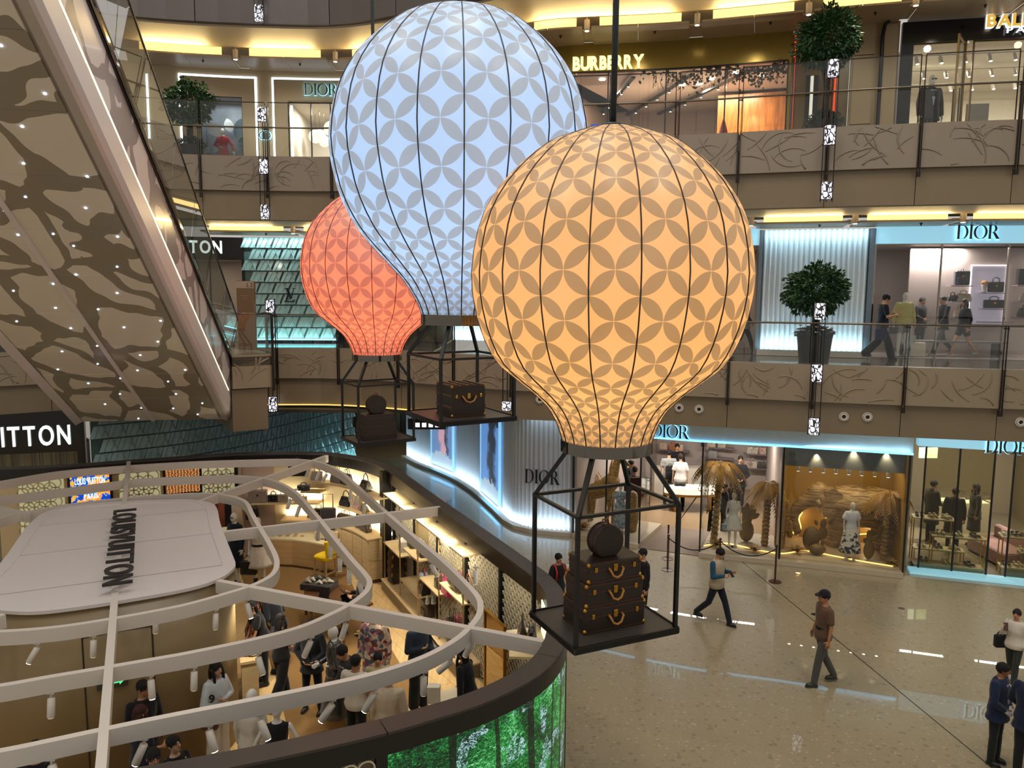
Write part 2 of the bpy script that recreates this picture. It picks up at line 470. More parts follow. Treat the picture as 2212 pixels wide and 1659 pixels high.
 # ------------------------------------------------------------------ decks, soffits and fascias of the galleries
posts3=[es(u,300)for u in(432,577,718,860,1010,1165,1320,1462,1597,1787,1985,2195)]
posts2=[es(u,800)for u in(735,865,985,1108,1250,1400,1574,1757,1953,2163)]
s2a=es(600,760)
def spread_to(a,L,lo,hi):
 out=list(L)
 while out[0]-a>lo:out.insert(0,out[0]-a)
 while out[-1]+a<hi:out.append(out[-1]+a)
 return out
J3=spread_to(2.3,posts3,3,ELEN-1.);J2=spread_to(2.1,[s2a]+posts2,2,ELEN-1.)
for zf,nm in((Z2,'floor'),(Z3,'floor')):
 g=MB();wdeck(g,EDGE,0,ELEN,.0,14,zf,.25);struct(nm,g,M_mfloor if zf==Z2 else mat('upper_floor_stone','#8b7d68',.12,var=.1))
for zf in(Z2,Z3,Z4):
 g=MB();wslab(g,EDGE,0,ELEN,zf-1.62,zf-.25,-.16,.25);wdeck(g,EDGE,0,ELEN,.16,2.05,zf-1.6,.08)
 struct('ceiling',g,M_ceil)
def veins(mb,s0,s1,z0,z1,out,rng,n):
 """raised curling stems on a stone panel"""
 w=s1-s0;h=z1-z0
 for k in range(n):
  x=s0+w*rng.uniform(.06,.94);z=z0+h*rng.uniform(.02,.98);a=rng.choice((-1,1))*rng.uniform(.7,1.5)*(1 if rng.random()<.5 else 1);a+=pi/2*rng.choice((0,1,1))
  cur=rng.uniform(-2.4,2.4);L=h*rng.uniform(.5,1.15);pts=[];rs=[]
  N=9
  for i in range(N):
   if not(s0+.03<x<s1-.03 and z0+.03<z<z1-.03):break
   f=frm(EDGE,x,z,out);pts.append(f.translation);rs.append(.019*sin(pi*(i+.6)/(N+.2)))
   x+=cos(a)*L/N;z+=sin(a)*L/N;a+=cur/N
  if len(pts)>3:mb.tube(pts,rs,4)
rng=random.Random(4)
def fascia(zf,J,upm,lowm,zt,zm,zb):
 root=thing('wall_balcony','','');del root['label'];del root['category'];root['kind']='structure'
 for a,b in zip(J,J[1:]):
  g=MB();wslab(g,EDGE,a+.012,b-.012,zm,zt,.10,.30);o=part('stone_panel',g,upm,root)
  q=MB();veins(q,a,b,zm,zt,.105,rng,17)
  if q.v:part('carved_relief',q,upm,o,True,stuff=True)
  g=MB();wslab(g,EDGE,a+.008,b-.008,zb,zm-.004,-.04,.22);part('lower_panel',g,lowm,root)
 g=MB();wslab(g,EDGE,J[0],J[-1],zb,zt-.02,-.12,.04);part('backing',g,M_dark,root)
 return root
fascia(Z2,J2,M_stone,M_stone2,Z2+.06,Z2-.86,Z2-1.66)
fascia(Z3,J3,M_stoneg,M_stone2,Z3+.18,Z3-.82,Z3-1.66)
g=MB();q=MB()
root=thing('wall_balcony','','');del root['label'];del root['category'];root['kind']='structure'
for a,b in zip(J3,J3[1:]):
 g=MB();wslab(g,EDGE,a+.012,b-.012,Z4-1.62,Z4-.3,.05,.2);part('lower_panel',g,mat('mauve_panel','#574e4a',.4,var=.05),root)
 # lit lip under the left part of the first gallery
g=MB();wslab(g,EDGE,es(440,880),es(940,880),Z2-1.70,Z2-1.665,.05,.05);struct('trim_2',g,glow('warm_lip','#e8c56a',1.1))
# ------------------------------------------------------------------ gallery ceilings: floating boards with lit coves between
def gallery_ceiling(zf,step,s_lo,s_hi,upl,grp,rowname,zp):
 root=thing('ceiling','','');del root['label'];del root['category'];root['kind']='structure'
 g=MB();wdeck(g,EDGE,2,ELEN-1,2.0,3.7,zf-1.55,.05);part('cove_recess',g,M_ceil,root)
 s=s_lo;k=0
 while s<s_hi:
  e=s+step
  g=MB();wdeck(g,EDGE,s+.13,(s+e)/2-.004,2.05,3.6,zp+.05,.05);part('ceiling_board',g,M_panel,root)
  g=MB();wdeck(g,EDGE,(s+e)/2+.004,e-.13,2.05,3.6,zp+.05,.05);part('ceiling_board',g,M_panel,root)
  g=MB();wdeck(g,EDGE,e-.14,e+.14,2.55,3.55,zp+.12,.04);part('added_gap_cover',g,M_ceil,root)  # added piece closing the gap, hides the bright lit patch behind it
  g=MB();wslab(g,EDGE,s+.35,e-.35,zp+.05,zf-1.62,-2.30,.04);part('cove_light',g,M_cove,root)
  a=along(EDGE,s+.4);b=along(EDGE,e-.4);n=Vector((-a[1].y,a[1].x));pa=a[0]+n*2.2;pb=b[0]+n*2.2
  strip('cove_lamp',(pa.x,pa.y,zp+.10),(pb.x,pb.y,zp+.10),upl,(1,.72,.30),(-n.x*.9,-n.y*.9,.5),.05)
  # can light in the gap, sprinkler head on the board, round downlight in the soffit
  p,t=along(EDGE,e);n=Vector((-t.y,t.x));q=p+n*2.25
  th=thing('can_light','%s, %s from the left'%(rowname[0],ordinal(k)),'ceiling light',(q.x,q.y,zp-.02),0,grp)
  c=MB();c.lathe([(.075,0),(.078,.02),(.078,.30),(.02,.31),(.02,.42)],16);part('housing',c,M_white,th,True)
  c=MB();c.lathe([(.06,-.002),(.06,.004)],16);part('lens',c,M_lamp,th)
  p,t=along(EDGE,(s+e)/2);n=Vector((-t.y,t.x));q=p+n*.95
  th=thing('downlight','%s, %s from the left'%(rowname[1],ordinal(k)),'downlight',(q.x,q.y,zf-1.68),0,grp+' downlights')
  c=MB();c.lathe([(.11,.006),(.14,0),(.145,.008)],20,caps=False);part('trim_ring',c,M_white,th,True)
  c=MB();c.lathe([(.001,.002),(.11,.002),(.11,.006),(.001,.006)],20);part('lens',c,M_lamp,th)
  spot('downlight_beam',(q.x,q.y,zp-.02),(q.x+n.x*1.7,q.y+n.y*1.7,zf-5.0),105 if zf>12 else 60,(1,.90,.70),105,.9,.1)
  p,t=along(EDGE,s+step*.66);n=Vector((-t.y,t.x));q=p+n*2.6
  c=MB();c.lathe([(.035,0),(.04,-.02),(.015,-.03),(.015,-.055),(.03,-.06),(.03,-.065)],10)
  solo('smoke_detector',c,M_dark,'%s, %s from the left'%(rowname[2],ordinal(k)),'detector',grp+' detectors',loc=(q.x,q.y,zp-.001))
  s=e;k+=1
 return k
ORD='first second third fourth fifth sixth seventh eighth ninth tenth eleventh twelfth thirteenth fourteenth fifteenth'.split()
def ordinal(k):return ORD[k]if k<len(ORD)else 'number %d'%(k+1)
n3=gallery_ceiling(Z4,2.75,es(300,100)-.6,es(2190,100)+3,46,'can lights under the top gallery',('white can light in a yellow lit cove high up','round downlight in the soffit of the top gallery','small detector on the high ceiling boards'),Z4-1.98)
n2=gallery_ceiling(Z3,2.75,es(420,450)-.4,es(2190,450)+3,40,'can lights under the middle gallery',('white can light in the cove above the middle shops','round downlight in the soffit above the middle shops','small detector on the middle ceiling boards'),Z3-1.87)
# ------------------------------------------------------------------ glass railings
def railing(J,zf,hr,hg,label,mid=None):
 root=thing('glass_railing',label,'railing')
 for a,b in zip(J,J[1:]):
  g=MB();wslab(g,EDGE,a+.05,b-.05,zf+.02,zf+hg,.0,.016);part('glass_pane',g,M_glass,root)
  if hg>1.4:
   g=MB();wslab(g,EDGE,a+.05,b-.05,zf+hg,zf+hg+.022,.005,.026)
   for s in(a+.05,b-.05):wslab(g,EDGE,s-.01,s+.01,zf,zf+hg,.005,.026)
   part('pane_edge',g,M_dark,root)
 g=MB();pts=[]
 s=J[0]
 while s<J[-1]:
  f=frm(EDGE,s,zf+hr,.09);pts.append(f.translation);s+=.3
 g.tube(pts,.024,8);part('handrail',g,mat('rail_steel','#6d6357',.25,.9),root,True)
 for s in J:
  g=MB();f=frm(EDGE,s,zf,.13)
  for dx in(-.03,.03):g.mbox(f@Matrix.Translation((dx,0,(hr-.98)/2)),(.014,.05,hr+.98))
  g.mbox(f@Matrix.Translation((0,0,-.98)),(.09,.06,.12));g.mbox(f@Matrix.Translation((0,.02,hr-.06)),(.12,.05,.03))
  part('post',g,M_dark,root)
railing(J3,Z3,1.0,1.72,'tall glass railing with dark posts along the top gallery')
railing(J2,Z2,1.08,1.12,'low glass railing with dark posts along the middle gallery')
# ------------------------------------------------------------------ pendant rods with lit leaf-cut sleeves, running down the gallery edges
def leafcut():
 m,nb,p=newmat('leaf_cut_lamp');co=nb.scale(nb.coord(),(9,9,5.0))
 d=nb.noise(co,1.0,2,.5,1);v=nb.new('ShaderNodeTexVoronoi',feature='DISTANCE_TO_EDGE');nb.link(nb.mix(.35,co,d),v.inputs['Vector']);v.inputs['Scale'].default_value=2.2
 f=nb.math('GREATER_THAN',v.outputs['Distance'],.11);p.inputs['Base Color'].default_value=(.03,.03,.03,1)
 p.inputs['Emission Color'].default_value=(*rgb('#f3f0ff'),1);nb.link(nb.math('MULTIPLY',f,1.6),p.inputs['Emission Strength']);return m
M_leafcut=leafcut()
def rodlamp(u,vs,v0,v1,label):
 s=es(u,(v0+v1)/2);f=frm(EDGE,s,0,.42);P=f.translation
 Zs=lambda v:aty(u,v,P.y).z
 th=thing('rod_lantern',label,'lantern',(P.x,P.y,Zs(v1)))
 f=f.copy();f.translation=(P.x,P.y,0)
 g=MB()
 for dx in(-.13,0,.13):g.mbox(f@Matrix.Translation((dx,.05,(Zs(v0)+Zs(v1))/2)),(.022,.022,abs(Zs(v0)-Zs(v1))))
 for v in vs:
  for e in v:g.mbox(f@Matrix.Translation((0,.05,Zs(e))),(.29,.05,.025))
 part('rod',g,M_dark,th,world=True)
 for a,b in vs:
  g=MB();c=f@Vector((0,0,0));g.lathe([(.11,Zs(b)),(.12,Zs(b)+.02),(.12,Zs(a)-.02),(.11,Zs(a))],10,(c.x,c.y,0));part('lit_sleeve',g,M_leafcut,th,True,world=True)
rodlamp(1790,[(130,166),(272,312),(394,430)],125,436,'rod lantern with three lit sleeves on the top gallery edge by the potted tree')
rodlamp(1762,[(655,690),(788,824),(904,938)],650,940,'rod lantern with three lit sleeves before the potted tree of the middle gallery')
rodlamp(577,[(233,262),(345,375),(443,473)],228,476,'rod lantern with three lit sleeves left of the blue white balloon')
rodlamp(566,[(-60,-20),(12,46)],-70,48,'topmost rod lantern cut by the upper edge of the view')
rodlamp(594,[(648,676),(858,888)],645,890,'rod lantern beside the escalator landing below the tile wall')
rodlamp(1107,[(690,730),(868,886)],690,888,'rod lantern hidden between the blue white balloon cage and the yellow balloon')
# ------------------------------------------------------------------ escalator rising over the shop towards the viewer
d_esc=-ray(840,1640);d_esc.normalize()
if d_esc.z<0:d_esc=-d_esc
hx=Vector((d_esc.x,d_esc.y,0)).normalized();latr=Vector((-hx.y,hx.x,0))
if latr.x<0:latr=-latr
B0=aty(479,905,20.9)
up_e=d_esc.cross(latr)if d_esc.cross(latr).z>0 else latr.cross(d_esc)
LE=15.5
esc=thing('escalator','pale escalator seen from below, printed with grey leaves and starry lights','escalator',(B0.x,B0.y,B0.z))
def EP(t,l,h):return B0+d_esc*t+latr*l+Vector((0,0,h))
def leafprint(name,light,dark,sc,thr,dist):
 m,nb,p=newmat(name);co=nb.scale(nb.coord(),sc,(0,0,.5))
 n=nb.noise(co,.9,2,.5,1);mixd=nb.new('ShaderNodeVectorMath',operation='MULTIPLY_ADD');nb.link(n,mixd.inputs[0]);mixd.inputs[1].default_value=(dist,dist,dist);nb.link(co,mixd.inputs[2])
 v=nb.new('ShaderNodeTexVoronoi',feature='DISTANCE_TO_EDGE');nb.link(mixd.outputs[0],v.inputs['Vector']);v.inputs['Scale'].default_value=1.0
 wn=nb.noise(co,.8,2)
 f=nb.math('GREATER_THAN',v.outputs['Distance'],nb.math('MULTIPLY',wn,thr))
 nb.link(nb.mix(f,rgb(dark),rgb(light)),p.inputs['Base Color']);p.inputs['Roughness'].default_value=.22;p.inputs['Coat Weight'].default_value=.25;return m
M_leafp=leafprint('leaf_print','#ddd4c3','#8d8474',(.95,.70,.70),.20,.9)
M_leafs=leafprint('side_print','#d6cbc8','#978b8b',(1.3,1.0,1.0),.20,.9)
M_truss=mat('pale_metal','#dcd2ce',.28,.0,var=.03,coat=.2)
M_trussd=mat('pale_metal_edge','#b5aaa0',.35,var=.03)
WE=3.55;nrow=11
for r in range(nrow):
 t0,t1=LE*r/nrow,LE*(r+1)/nrow
 for c in range(2):
  l0=-WE+c*WE/2+.02;l1=l0+WE/2-.08
  g=MB();P=[EP(t0+.008,l0,0),EP(t0+.008,l1,0),EP(t1-.008,l1,0),EP(t1-.008,l0,0)]
  g.loft([[p for p in P],[p+Vector((0,0,.05))for p in P]]);part('underside_panel',g,M_leafp,esc,world=True)
g=MB();g.loft([[EP(0,l,h)for l,h in((-WE/2-.05,.0),(-WE/2+.05,.0),(-WE/2+.05,-.03),(-WE/2-.05,-.03))],[EP(LE,l,h)for l,h in((-WE/2-.05,.0),(-WE/2+.05,.0),(-WE/2+.05,-.03),(-WE/2-.05,-.03))]]);part('centre_rib',g,M_truss,esc,world=True)
def runner(name,prof,m,t0=0,t1=LE,**k):
 g=MB();g.loft([[EP(t0,l,h)for l,h in prof],[EP(t1,l,h)for l,h in prof]]);return part(name,g,m,esc,world=True,**k)
runner('edge_lip',((0,.0),(.16,-.05),(.20,.02),(0,.08)),M_trussd)
runner('side_band',((.20,.02),(.27,.10),(.30,.50),(.16,.50),(.12,.05)),M_truss)
runner('light_line',((.30,.52),(.315,.53),(.315,.55),(.30,.57)),glow('led_line','#fff3c8',1.8),t0=.6)
runner('side_panel',((.30,.58),(.33,1.42),(.25,1.42),(.2,.58)),M_leafs)
runner('balustrade_base',((.30,1.42),(.36,1.42),(.37,1.62),(.30,1.62)),M_black)
runner('balustrade_trim',((.37,1.46),(.40,1.46),(.40,1.56),(.37,1.56)),M_chrome)
for k in range(9):
 t0=.2+k*1.7;g=MB();P=((.39,1.62),(.52,2.68),(.535,2.68),(.405,1.62));g.loft([[EP(t0,l,h)for l,h in P],[EP(t0+1.66,l,h)for l,h in P]]);part('glass_pane',g,M_glass,esc,world=True)
runner('glass_cap',((.51,2.67),(.545,2.67),(.545,2.70),(.51,2.70)),M_dark)
runner('edge_lip',((-WE,.0),(-WE-.18,-.10),(-WE-.26,.0),(-WE-.2,.35),(-WE,.35)),M_truss)
runner('truss',((-WE-.1,.06),(.14,.06),(.2,1.3),(-WE-.1,1.3)),M_trussd)
for l in(-WE/2-.1,-.05,-WE+.2):
 runner('handrail',((l-.04,2.35),(l+.04,2.35),(l+.04,2.42),(l-.04,2.42)),M_black)
 # foot of the truss on the landing
g=MB();P=[EP(.05,-WE-.1,0),EP(.05,.16,0)]
bx=-hx
g.loft([[EP(0,-WE-.1,.0),EP(0,.16,.0),EP(0,.16,1.6),EP(0,-WE-.1,1.6)],[EP(0,-WE-.1,.02)+bx*.5,EP(0,.16,.02)+bx*.5,EP(0,.16,1.6)+bx*.5,EP(0,-WE-.1,1.6)+bx*.5]]);part('foot',g,M_trussd,esc,world=True)
lamps=[(97,202),(48,273),(51,353),(188,381),(55,425),(185,449),(39,507),(254,511),(159,531),(253,576),(164,593),(115,613),(29,628),(253,633),(120,665),(212,668),(36,694),(153,709),(268,707),(347,693),(341,738),(210,747),(134,759),(303,767),(211,786),(125,798),(297,800),(400,799),(191,828),(260,817),(363,824),(259,851),(380,851),(227,873),(305,881),(374,882),(437,871),(427,895),(299,904),(2,98),(115,505),(10,455)]
n_e=latr.cross(d_esc).normalized()
for u,v in lamps:
 p=onplane(u,v,B0,n_e)
 g=MB();g.ball((0,0,0),(.022,.022,.012),8,5);o=part('star_light',g,glow('star','#cfe0ff',9),esc)
 o.location=p-Vector((B0.x,B0.y,B0.z))-Vector((0,0,.006))
 # landing of the escalator: a stone box stepping out from the gallery
def landing():
 root=thing('wall_landing','','');del root['label'];del root['category'];root['kind']='structure'
 a=atz(505,768,Z2+.05);b=atz(588,765,Z2+.05);d=(b-a);d.z=0;n=Vector((-d.y,d.x,0)).normalized()
 if n.y<0:n=-n
 a=a-d*.05
 g=MB();P=[a,b,b+n*2.3,a+n*2.3];g.prism([(p.x,p.y)for p in P],Z2-.86,Z2+.06);part('stone_panel',g,M_stone,root)
 q=MB();r2=random.Random(9)
 for k in range(9):
  x=r2.random();z=r2.uniform(.1,.8);an=r2.uniform(.6,2.2);cu=r2.uniform(-2,2);pts=[];rs=[]
  for i in range(9):
   if not(.03<x<.97 and .05<z<.87):break
   pts.append(a+d*x+Vector((0,0,-.86+z-.02))-n*.004);rs.append(.026*sin(pi*(i+.6)/9.2));x+=cos(an)*.08/max(d.length,.1);z+=sin(an)*.08;an+=cu/9
  if len(pts)>3:q.tube(pts,rs,4)
 part('carved_relief',q,M_stone,root,True,stuff=True)
 g=MB();P=[a+n*.15,b+n*.15-d*.12,b+n*2.3-d*.12,a+n*2.3];g.prism([(p.x,p.y)for p in P],Z2-2.05,Z2-.9);part('lower_panel',g,M_stone2,root)
 g=MB();g.prism([(p.x,p.y)for p in([a,b,b+n*2.3,a+n*2.3])],Z2-.25,Z2+.0);part('deck',g,M_mfloor,root)
 # small glass railing round the corner
 rl=thing('glass_railing','short glass railing on the escalator landing beside the tall direction sign','railing',(b.x,b.y,Z2))
 g=MB();g.bar(b-d*.02+Vector((0,0,.6)),b+n*.6-d*.02+Vector((0,0,.6)),.016,1.1);part('glass_pane',g,M_glass,rl,world=True)
 g=MB();g.bar(a+d*.1+Vector((0,0,.6)),b-d*.1+Vector((0,0,.6)),.016,1.1);part('glass_pane',g,M_glass,rl,world=True)
 g=MB();g.tube([a+Vector((0,0,1.12)),b+Vector((0,0,1.12)),b+n*.8+Vector((0,0,1.12))],.022,8);part('handrail',g,MATS['rail_steel'],rl,True,world=True)
 for q_ in(b-n*.06,b+n*.7+d*.05):
  g=MB();g.bar(q_+Vector((0,0,-1.)),q_+Vector((0,0,1.1)),.05,.07);part('post',g,M_dark,rl,world=True)
landing()
# ================================================================== hot-air balloon lanterns
def balloon_mat(name,light,petal):
 m,nb,p=newmat(name);nb.n.remove(p);out=nb.n['Material Output']
 uv=nb.coord('UV');sep=nb.new('ShaderNodeSeparateXYZ');nb.link(uv,sep.inputs[0]);x,y=sep.outputs[0],sep.outputs[1]
 P=nb.math('FRACT',nb.math('ADD',nb.math('ADD',x,y),99.5));Q=nb.math('FRACT',nb.math('ADD',nb.math('SUBTRACT',x,y),99.5))
 def dist(cx_,cy_):
  a=nb.math('SUBTRACT',P,cx_);b=nb.math('SUBTRACT',Q,cy_)
  return nb.math('SQRT',nb.math('ADD',nb.math('MULTIPLY',a,a),nb.math('MULTIPLY',b,b)))
 f=None
 for c in((.5,-.5),(.5,1.5),(-.5,.5),(1.5,.5)):
  k=nb.math('LESS_THAN',dist(*c),.700);f=k if f is None else nb.math('MAXIMUM',f,k)
 own=nb.math('LESS_THAN',dist(.5,.5),.692);f=nb.math('MULTIPLY',f,own)
 col=nb.mix(f,rgb(light),rgb(petal))
 n=nb.noise(nb.coord(),1.3,2);col=nb.mix(nb.math('MULTIPLY',n,.16),col,rgb('#ffffff'))
 tr=nb.new('ShaderNodeBsdfTranslucent');df=nb.new('ShaderNodeBsdfDiffuse');nb.link(col,tr.inputs[0]);nb.link(nb.mix(.5,col,rgb('#d8d4cc')),df.inputs[0])
 em=nb.new('ShaderNodeEmission');nb.link(col,em.inputs[0]);em.inputs[1].default_value=.17
 mx=nb.new('ShaderNodeMixShader');mx.inputs[0].default_value=.62;nb.link(df.outputs[0],mx.inputs[1]);nb.link(tr.outputs[0],mx.inputs[2])
 gl=nb.new('ShaderNodeBsdfGlossy');gl.inputs['Roughness'].default_value=.35;mg=nb.new('ShaderNodeMixShader');mg.inputs[0].default_value=.04
 nb.link(mx.outputs[0],mg.inputs[1]);nb.link(gl.outputs[0],mg.inputs[2])
 ad=nb.new('ShaderNodeAddShader');nb.link(mg.outputs[0],ad.inputs[0]);nb.link(em.outputs[0],ad.inputs[1]);nb.link(ad.outputs[0],out.inputs[0])
 return m
PROF=[(0,1.03),(.13,1.02),(.27,.98),(.50,.885),(.72,.70),(.865,.51),(.955,.30),(1.0,0),(.975,-.25),(.91,-.465),(.815,-.635),(.667,-.765),(.56,-.85),(.455,-.95),(.39,-1.05),(.352,-1.14),(.33,-1.215)]
PROFW=[(0,1.03),(.13,1.02),(.27,.98),(.50,.885),(.72,.70),(.865,.51),(.955,.30),(1.0,0),(.965,-.25),(.90,-.46),(.78,-.67),(.61,-.86),(.46,-1.02),(.385,-1.13),(.33,-1.23),(.305,-1.31)]
def lantern(name,label,cen,R,prof,light,petal,rot,power,lcol,cable_top,zs=1.0):
 cen=Vector(cen);N=20;SEG=80
 P=smoothline([(r*R,0,z*R*zs)for r,z in prof],4)
 P[0].x=.02*R
 root=thing(name,label,'balloon lantern',(cen.x,cen.y,cen.z+prof[-1][1]*R*zs))
 vs=[];uvs=[];y=0;ys=[]
 for k,p in enumerate(P):
  if k:dsl=(p-P[k-1]).length;y+=N/(2*pi)*dsl/max((p.x+P[k-1].x)/2,.12*R)
  ys.append(y)
 ymid=ys[min(range(len(P)),key=lambda k:abs(P[k].z))]
 for k,p in enumerate(P):
  for i in range(SEG+1):
   a=i/SEG*2*pi+rot;sc=1-.010*abs(cos(i/SEG*pi*N))**8 if p.x>.1*R else 1
   vs.append((p.x*cos(a)*sc,p.x*sin(a)*sc,p.z));uvs.append((i/SEG*N,ys[k]-ymid))
 n=SEG+1;fs=[]
 for k in range(len(P)-1):
  for i in range(SEG):fs.append((k*n+i+1,k*n+i,(k+1)*n+i,(k+1)*n+i+1))
 me=bpy.data.meshes.new('envelope');me.from_pydata(vs,[],fs);me.materials.append(balloon_mat(name+'_cloth',light,petal))
 ul=me.uv_layers.new(name='UVMap');idx=[0]*len(me.loops);me.loops.foreach_get('vertex_index',idx)
 ul.data.foreach_set('uv',[c for i in idx for c in uvs[i]])
 me.polygons.foreach_set('use_smooth',[True]*len(me.polygons))
 o=bpy.data.objects.new('envelope',me);COL.objects.link(o);o.parent=root;o.location=cen-root.location
 for i in range(N):
  a=i/N*2*pi+rot;g=MB();g.tube([cen+Vector((p.x*cos(a)*.997,p.x*sin(a)*.997,p.z))for p in P[2::2]],.0052*R/1.3*1.25,5);part('rib',g,mat('rib_wire','#2c2426',.5),root,True,world=True)
 b=P[-1];zb=cen.z+b.z;h=.075*R
 g=MB();g.lathe([(b.x*.97,zb+.01),(b.x*1.035,zb+.012),(b.x*1.04,zb-h),(b.x*.96,zb-h),(b.x*.95,zb-.01),(b.x*.97,zb+.01)],48,(cen.x,cen.y,0),caps=False);part('neck_ring',g,mat('ring_mirror','#6b655c',.05,1.0,var=.02),root,'auto',world=True)
 g=MB();g.lathe([(.001,zb-h*.6),(b.x*.96,zb-h*.6),(b.x*.96,zb-h*.75),(.001,zb-h*.75)],40,(cen.x,cen.y,0));part('neck_plate',g,M_black,root,world=True)
 top=cen.z+P[0].z
 g=MB();rr=random.Random(3);pts=[];L=cable_top-top
 for k in range(13):pts.append(Vector((cen.x+rr.uniform(-.006,.006),cen.y,top-.02+L*k/12)))
 g.tube(pts,[.026*R/1.3+.006*rr.random()for _ in pts],8);part('cable',g,mat('cable_wrap','#101d20',.6,var=.3,scale=20),root,True,world=True)
 g=MB();g.lathe([(.12*R,top-.012),(.10*R,top+.015),(.02*R,top+.03)],20,(cen.x,cen.y,0));part('crown_cap',g,M_black,root,True,world=True)
 point('balloon_bulb',cen+Vector((0,0,-.30*R)),power,lcol,.25*R)
 return root,cen,zb-h,b.x
def rig(name,label,L,Fp,Rt,z,ax,R,vmid,prof,cols,rot,power,lcol,vpost,w,gore):
 """a lantern, its cage and tray: tray corners seen at L, Fp, Rt on height z"""
 a,b,c=atz(*L,z),atz(*Fp,z),atz(*Rt,z);ctr=(a+c)/2;hx=(c-b).length/2;hy=(a-b).length/2
 x=(c-b).normalized();rz=atan2(x.y,x.x)
 cz=aty(ax,vmid,ctr.y).z
 root,cen,zb,rb=lantern(name,label,(ctr.x,ctr.y,cz),R,prof,*cols,rot,power,lcol,21)
 m=Matrix.Rotation(rz,3,'Z');c0=Vector((ctr.x,ctr.y,0));ins=w*.9
 P=lambda sx,sy,k=0:c0+m@Vector((sx*(hx-k),sy*(hy-k),0))
 S4=((-1,-1),(1,-1),(1,1),(-1,1));K=[P(sx,sy,ins)for sx,sy in S4]
 z1=aty(vpost[0],vpost[1],K[3].y).z
 for k in range(4):
  p=K[k];q=K[(k+1)%4];up=Vector((0,0,1))
  g=MB();g.bar(p+up*z,p+up*(z1+w*.4),w,w,up=m@Vector((1,0,0)));part('post',g,M_black,root,world=True)
  g=MB();g.bar(p+up*z1,q+up*z1,w,w*.8);part('top_bar',g,M_black,root,world=True)
  t=c0+(p-c0).normalized()*rb*.80;g=MB();g.bar(p+up*z1,t+up*(zb+.03),w*1.15,w*1.15);part('strut',g,M_black,root,world=True)
 g=MB();g.prism([tuple(P(*s4)[:2])for s4 in S4],z-.05,z-.003);part('tray',g,mat('tray_grey','#3a3532',.5,var=.1),root,world=True)
 for k in range(4):
  p=P(*S4[k],.008);q=P(*S4[(k+1)%4],.008);g=MB();g.bar(p+Vector((0,0,z-.025)),q+Vector((0,0,z-.025)),.016,.07);part('tray_rim',g,M_black,root,world=True)
 return ctr,rz,z
YEL=rig('balloon_lantern','large golden yellow balloon lantern, its black cage holding three stacked cases',(1144,1320),(1240.6,1404),(1468,1356),4.0,1322,1.345,592,PROF,('#fbc57f','#a8844f'),radians(-104.5),50,(1,.80,.47),(1158,1068),.037,0)
WHI=rig('balloon_lantern','largest balloon lantern, pale blue white with grey petals, a single trunk in its cage',(880,887),(946,914),(1114,900),5.6,990,1.755,316,PROFW,('#b6d2f4','#98a0ac'),radians(-84.5),96,(.80,.90,1),(888,764),.038,0)
PNK=rig('balloon_lantern','small coral pink balloon lantern half hidden behind the blue white one',(741,942),(768,960),(894,947),4.3,818,1.49,574,PROF,('#ff8660','#9c5644'),radians(-83),140,(1,.50,.30),(744,825),.040,0)
SPOTL=['lit white spotlight tilted left at the left end of the inner ring beam','white spotlight over the flush door of the core','white spotlight right of the flush door under the inner ring beam','white spotlight under the inner ring beam near the core corner','lit spotlight above the woman in the rust patterned dress','white spotlight under the middle ring beam left of the exit sign','lit spotlight right of the green exit sign','white spotlight above the long haired woman','lit spotlight before the woman in navy with the phone','lit spotlight over the trousers of the long haired woman','lit spotlight at the bottom left over the black backed shopper','lit spotlight beside the black bag on the white mannequin','unlit spotlight beside the reaching salesgirl','white spotlight left of the dark suited man','lit spotlight right of the shoes of the suited man','lit spotlight between the two white shirted shoppers','white spotlight in front of the denim jacket shopper','spotlight tilted outward right of the denim jacket shopper','spotlight above the black clothed saleswoman','spotlight above the white bald mannequin in leather','spotlight under the right bend of the middle ring beam','spotlight above the seated woman in black','lit spotlight at the sleeve of the seated woman','spotlight right of the yellow bar stool','spotlight above the end of the curved cash desk','upper of three spotlights before the middle bag shelf','second of three spotlights before the middle bag shelf','third of three spotlights before the middle bag shelf','first spotlight before the top bag shelf','second spotlight before the top bag shelf','third spotlight before the top bag shelf','spotlight right of the dark trolley case','spotlight above the pink bag on the shelf','spotlight above the black post of the shelf niche','spotlight above the open case rack of the right wall','spotlight above the pink toiletry bag']
# ================================================================== the ring shaped pop-up shop: outer wall, rim, open roof of white beams, core
ZR=2.9
rim_px=[(0,1008),(140,1003),(280,993),(400,985),(500,978),(600,976),(700,976),(760,983),(800,991),(840,1004),(880,1027),(939,1069),(1000,1111),(1038,1137),(1100,1180),(1151,1216),(1187,1242),(1215,1274),(1226,1312),(1228,1350),(1222,1388),(1205,1420),(1170,1455),(1110,1490),(1030,1525),(940,1553),(837,1583),(700,1615),(560,1645),(480,1661),(380,1680),(200,1712)]
rim_o=smoothline([atz(u,v,ZR)for u,v in rim_px],5)
RIM=[Vector((p.x,p.y))for p in rim_o]
rl_=offset(RIM,-.28);RIMI=rl_ if(rl_[60]-Vector((-4,12))).length<(RIM[60]-Vector((-4,12))).length else offset(RIM,.28)
RLEN=arclen(RIM)[-1]
def rs(u,v):
 p=atz(u,v,ZR);d=arclen(RIM);k=min(range(len(RIM)),key=lambda i:(RIM[i]-p.xy).length);return d[k]
M_rim=mat('rim_bronze','#3f3936',.45,.1,var=.12,scale=3)
M_rimd=mat('rim_black','#151314',.3,var=.1)
shop=thing('wall_shop','','');del shop['label'];del shop['category'];shop['kind']='structure'
g=MB()
def band(mb,A,B,z0,z1):
 mb.loft([[Vector((*a,z0)),Vector((*a,z1)),Vector((*b,z1)),Vector((*b,z0))]for a,b in zip(A,B)])
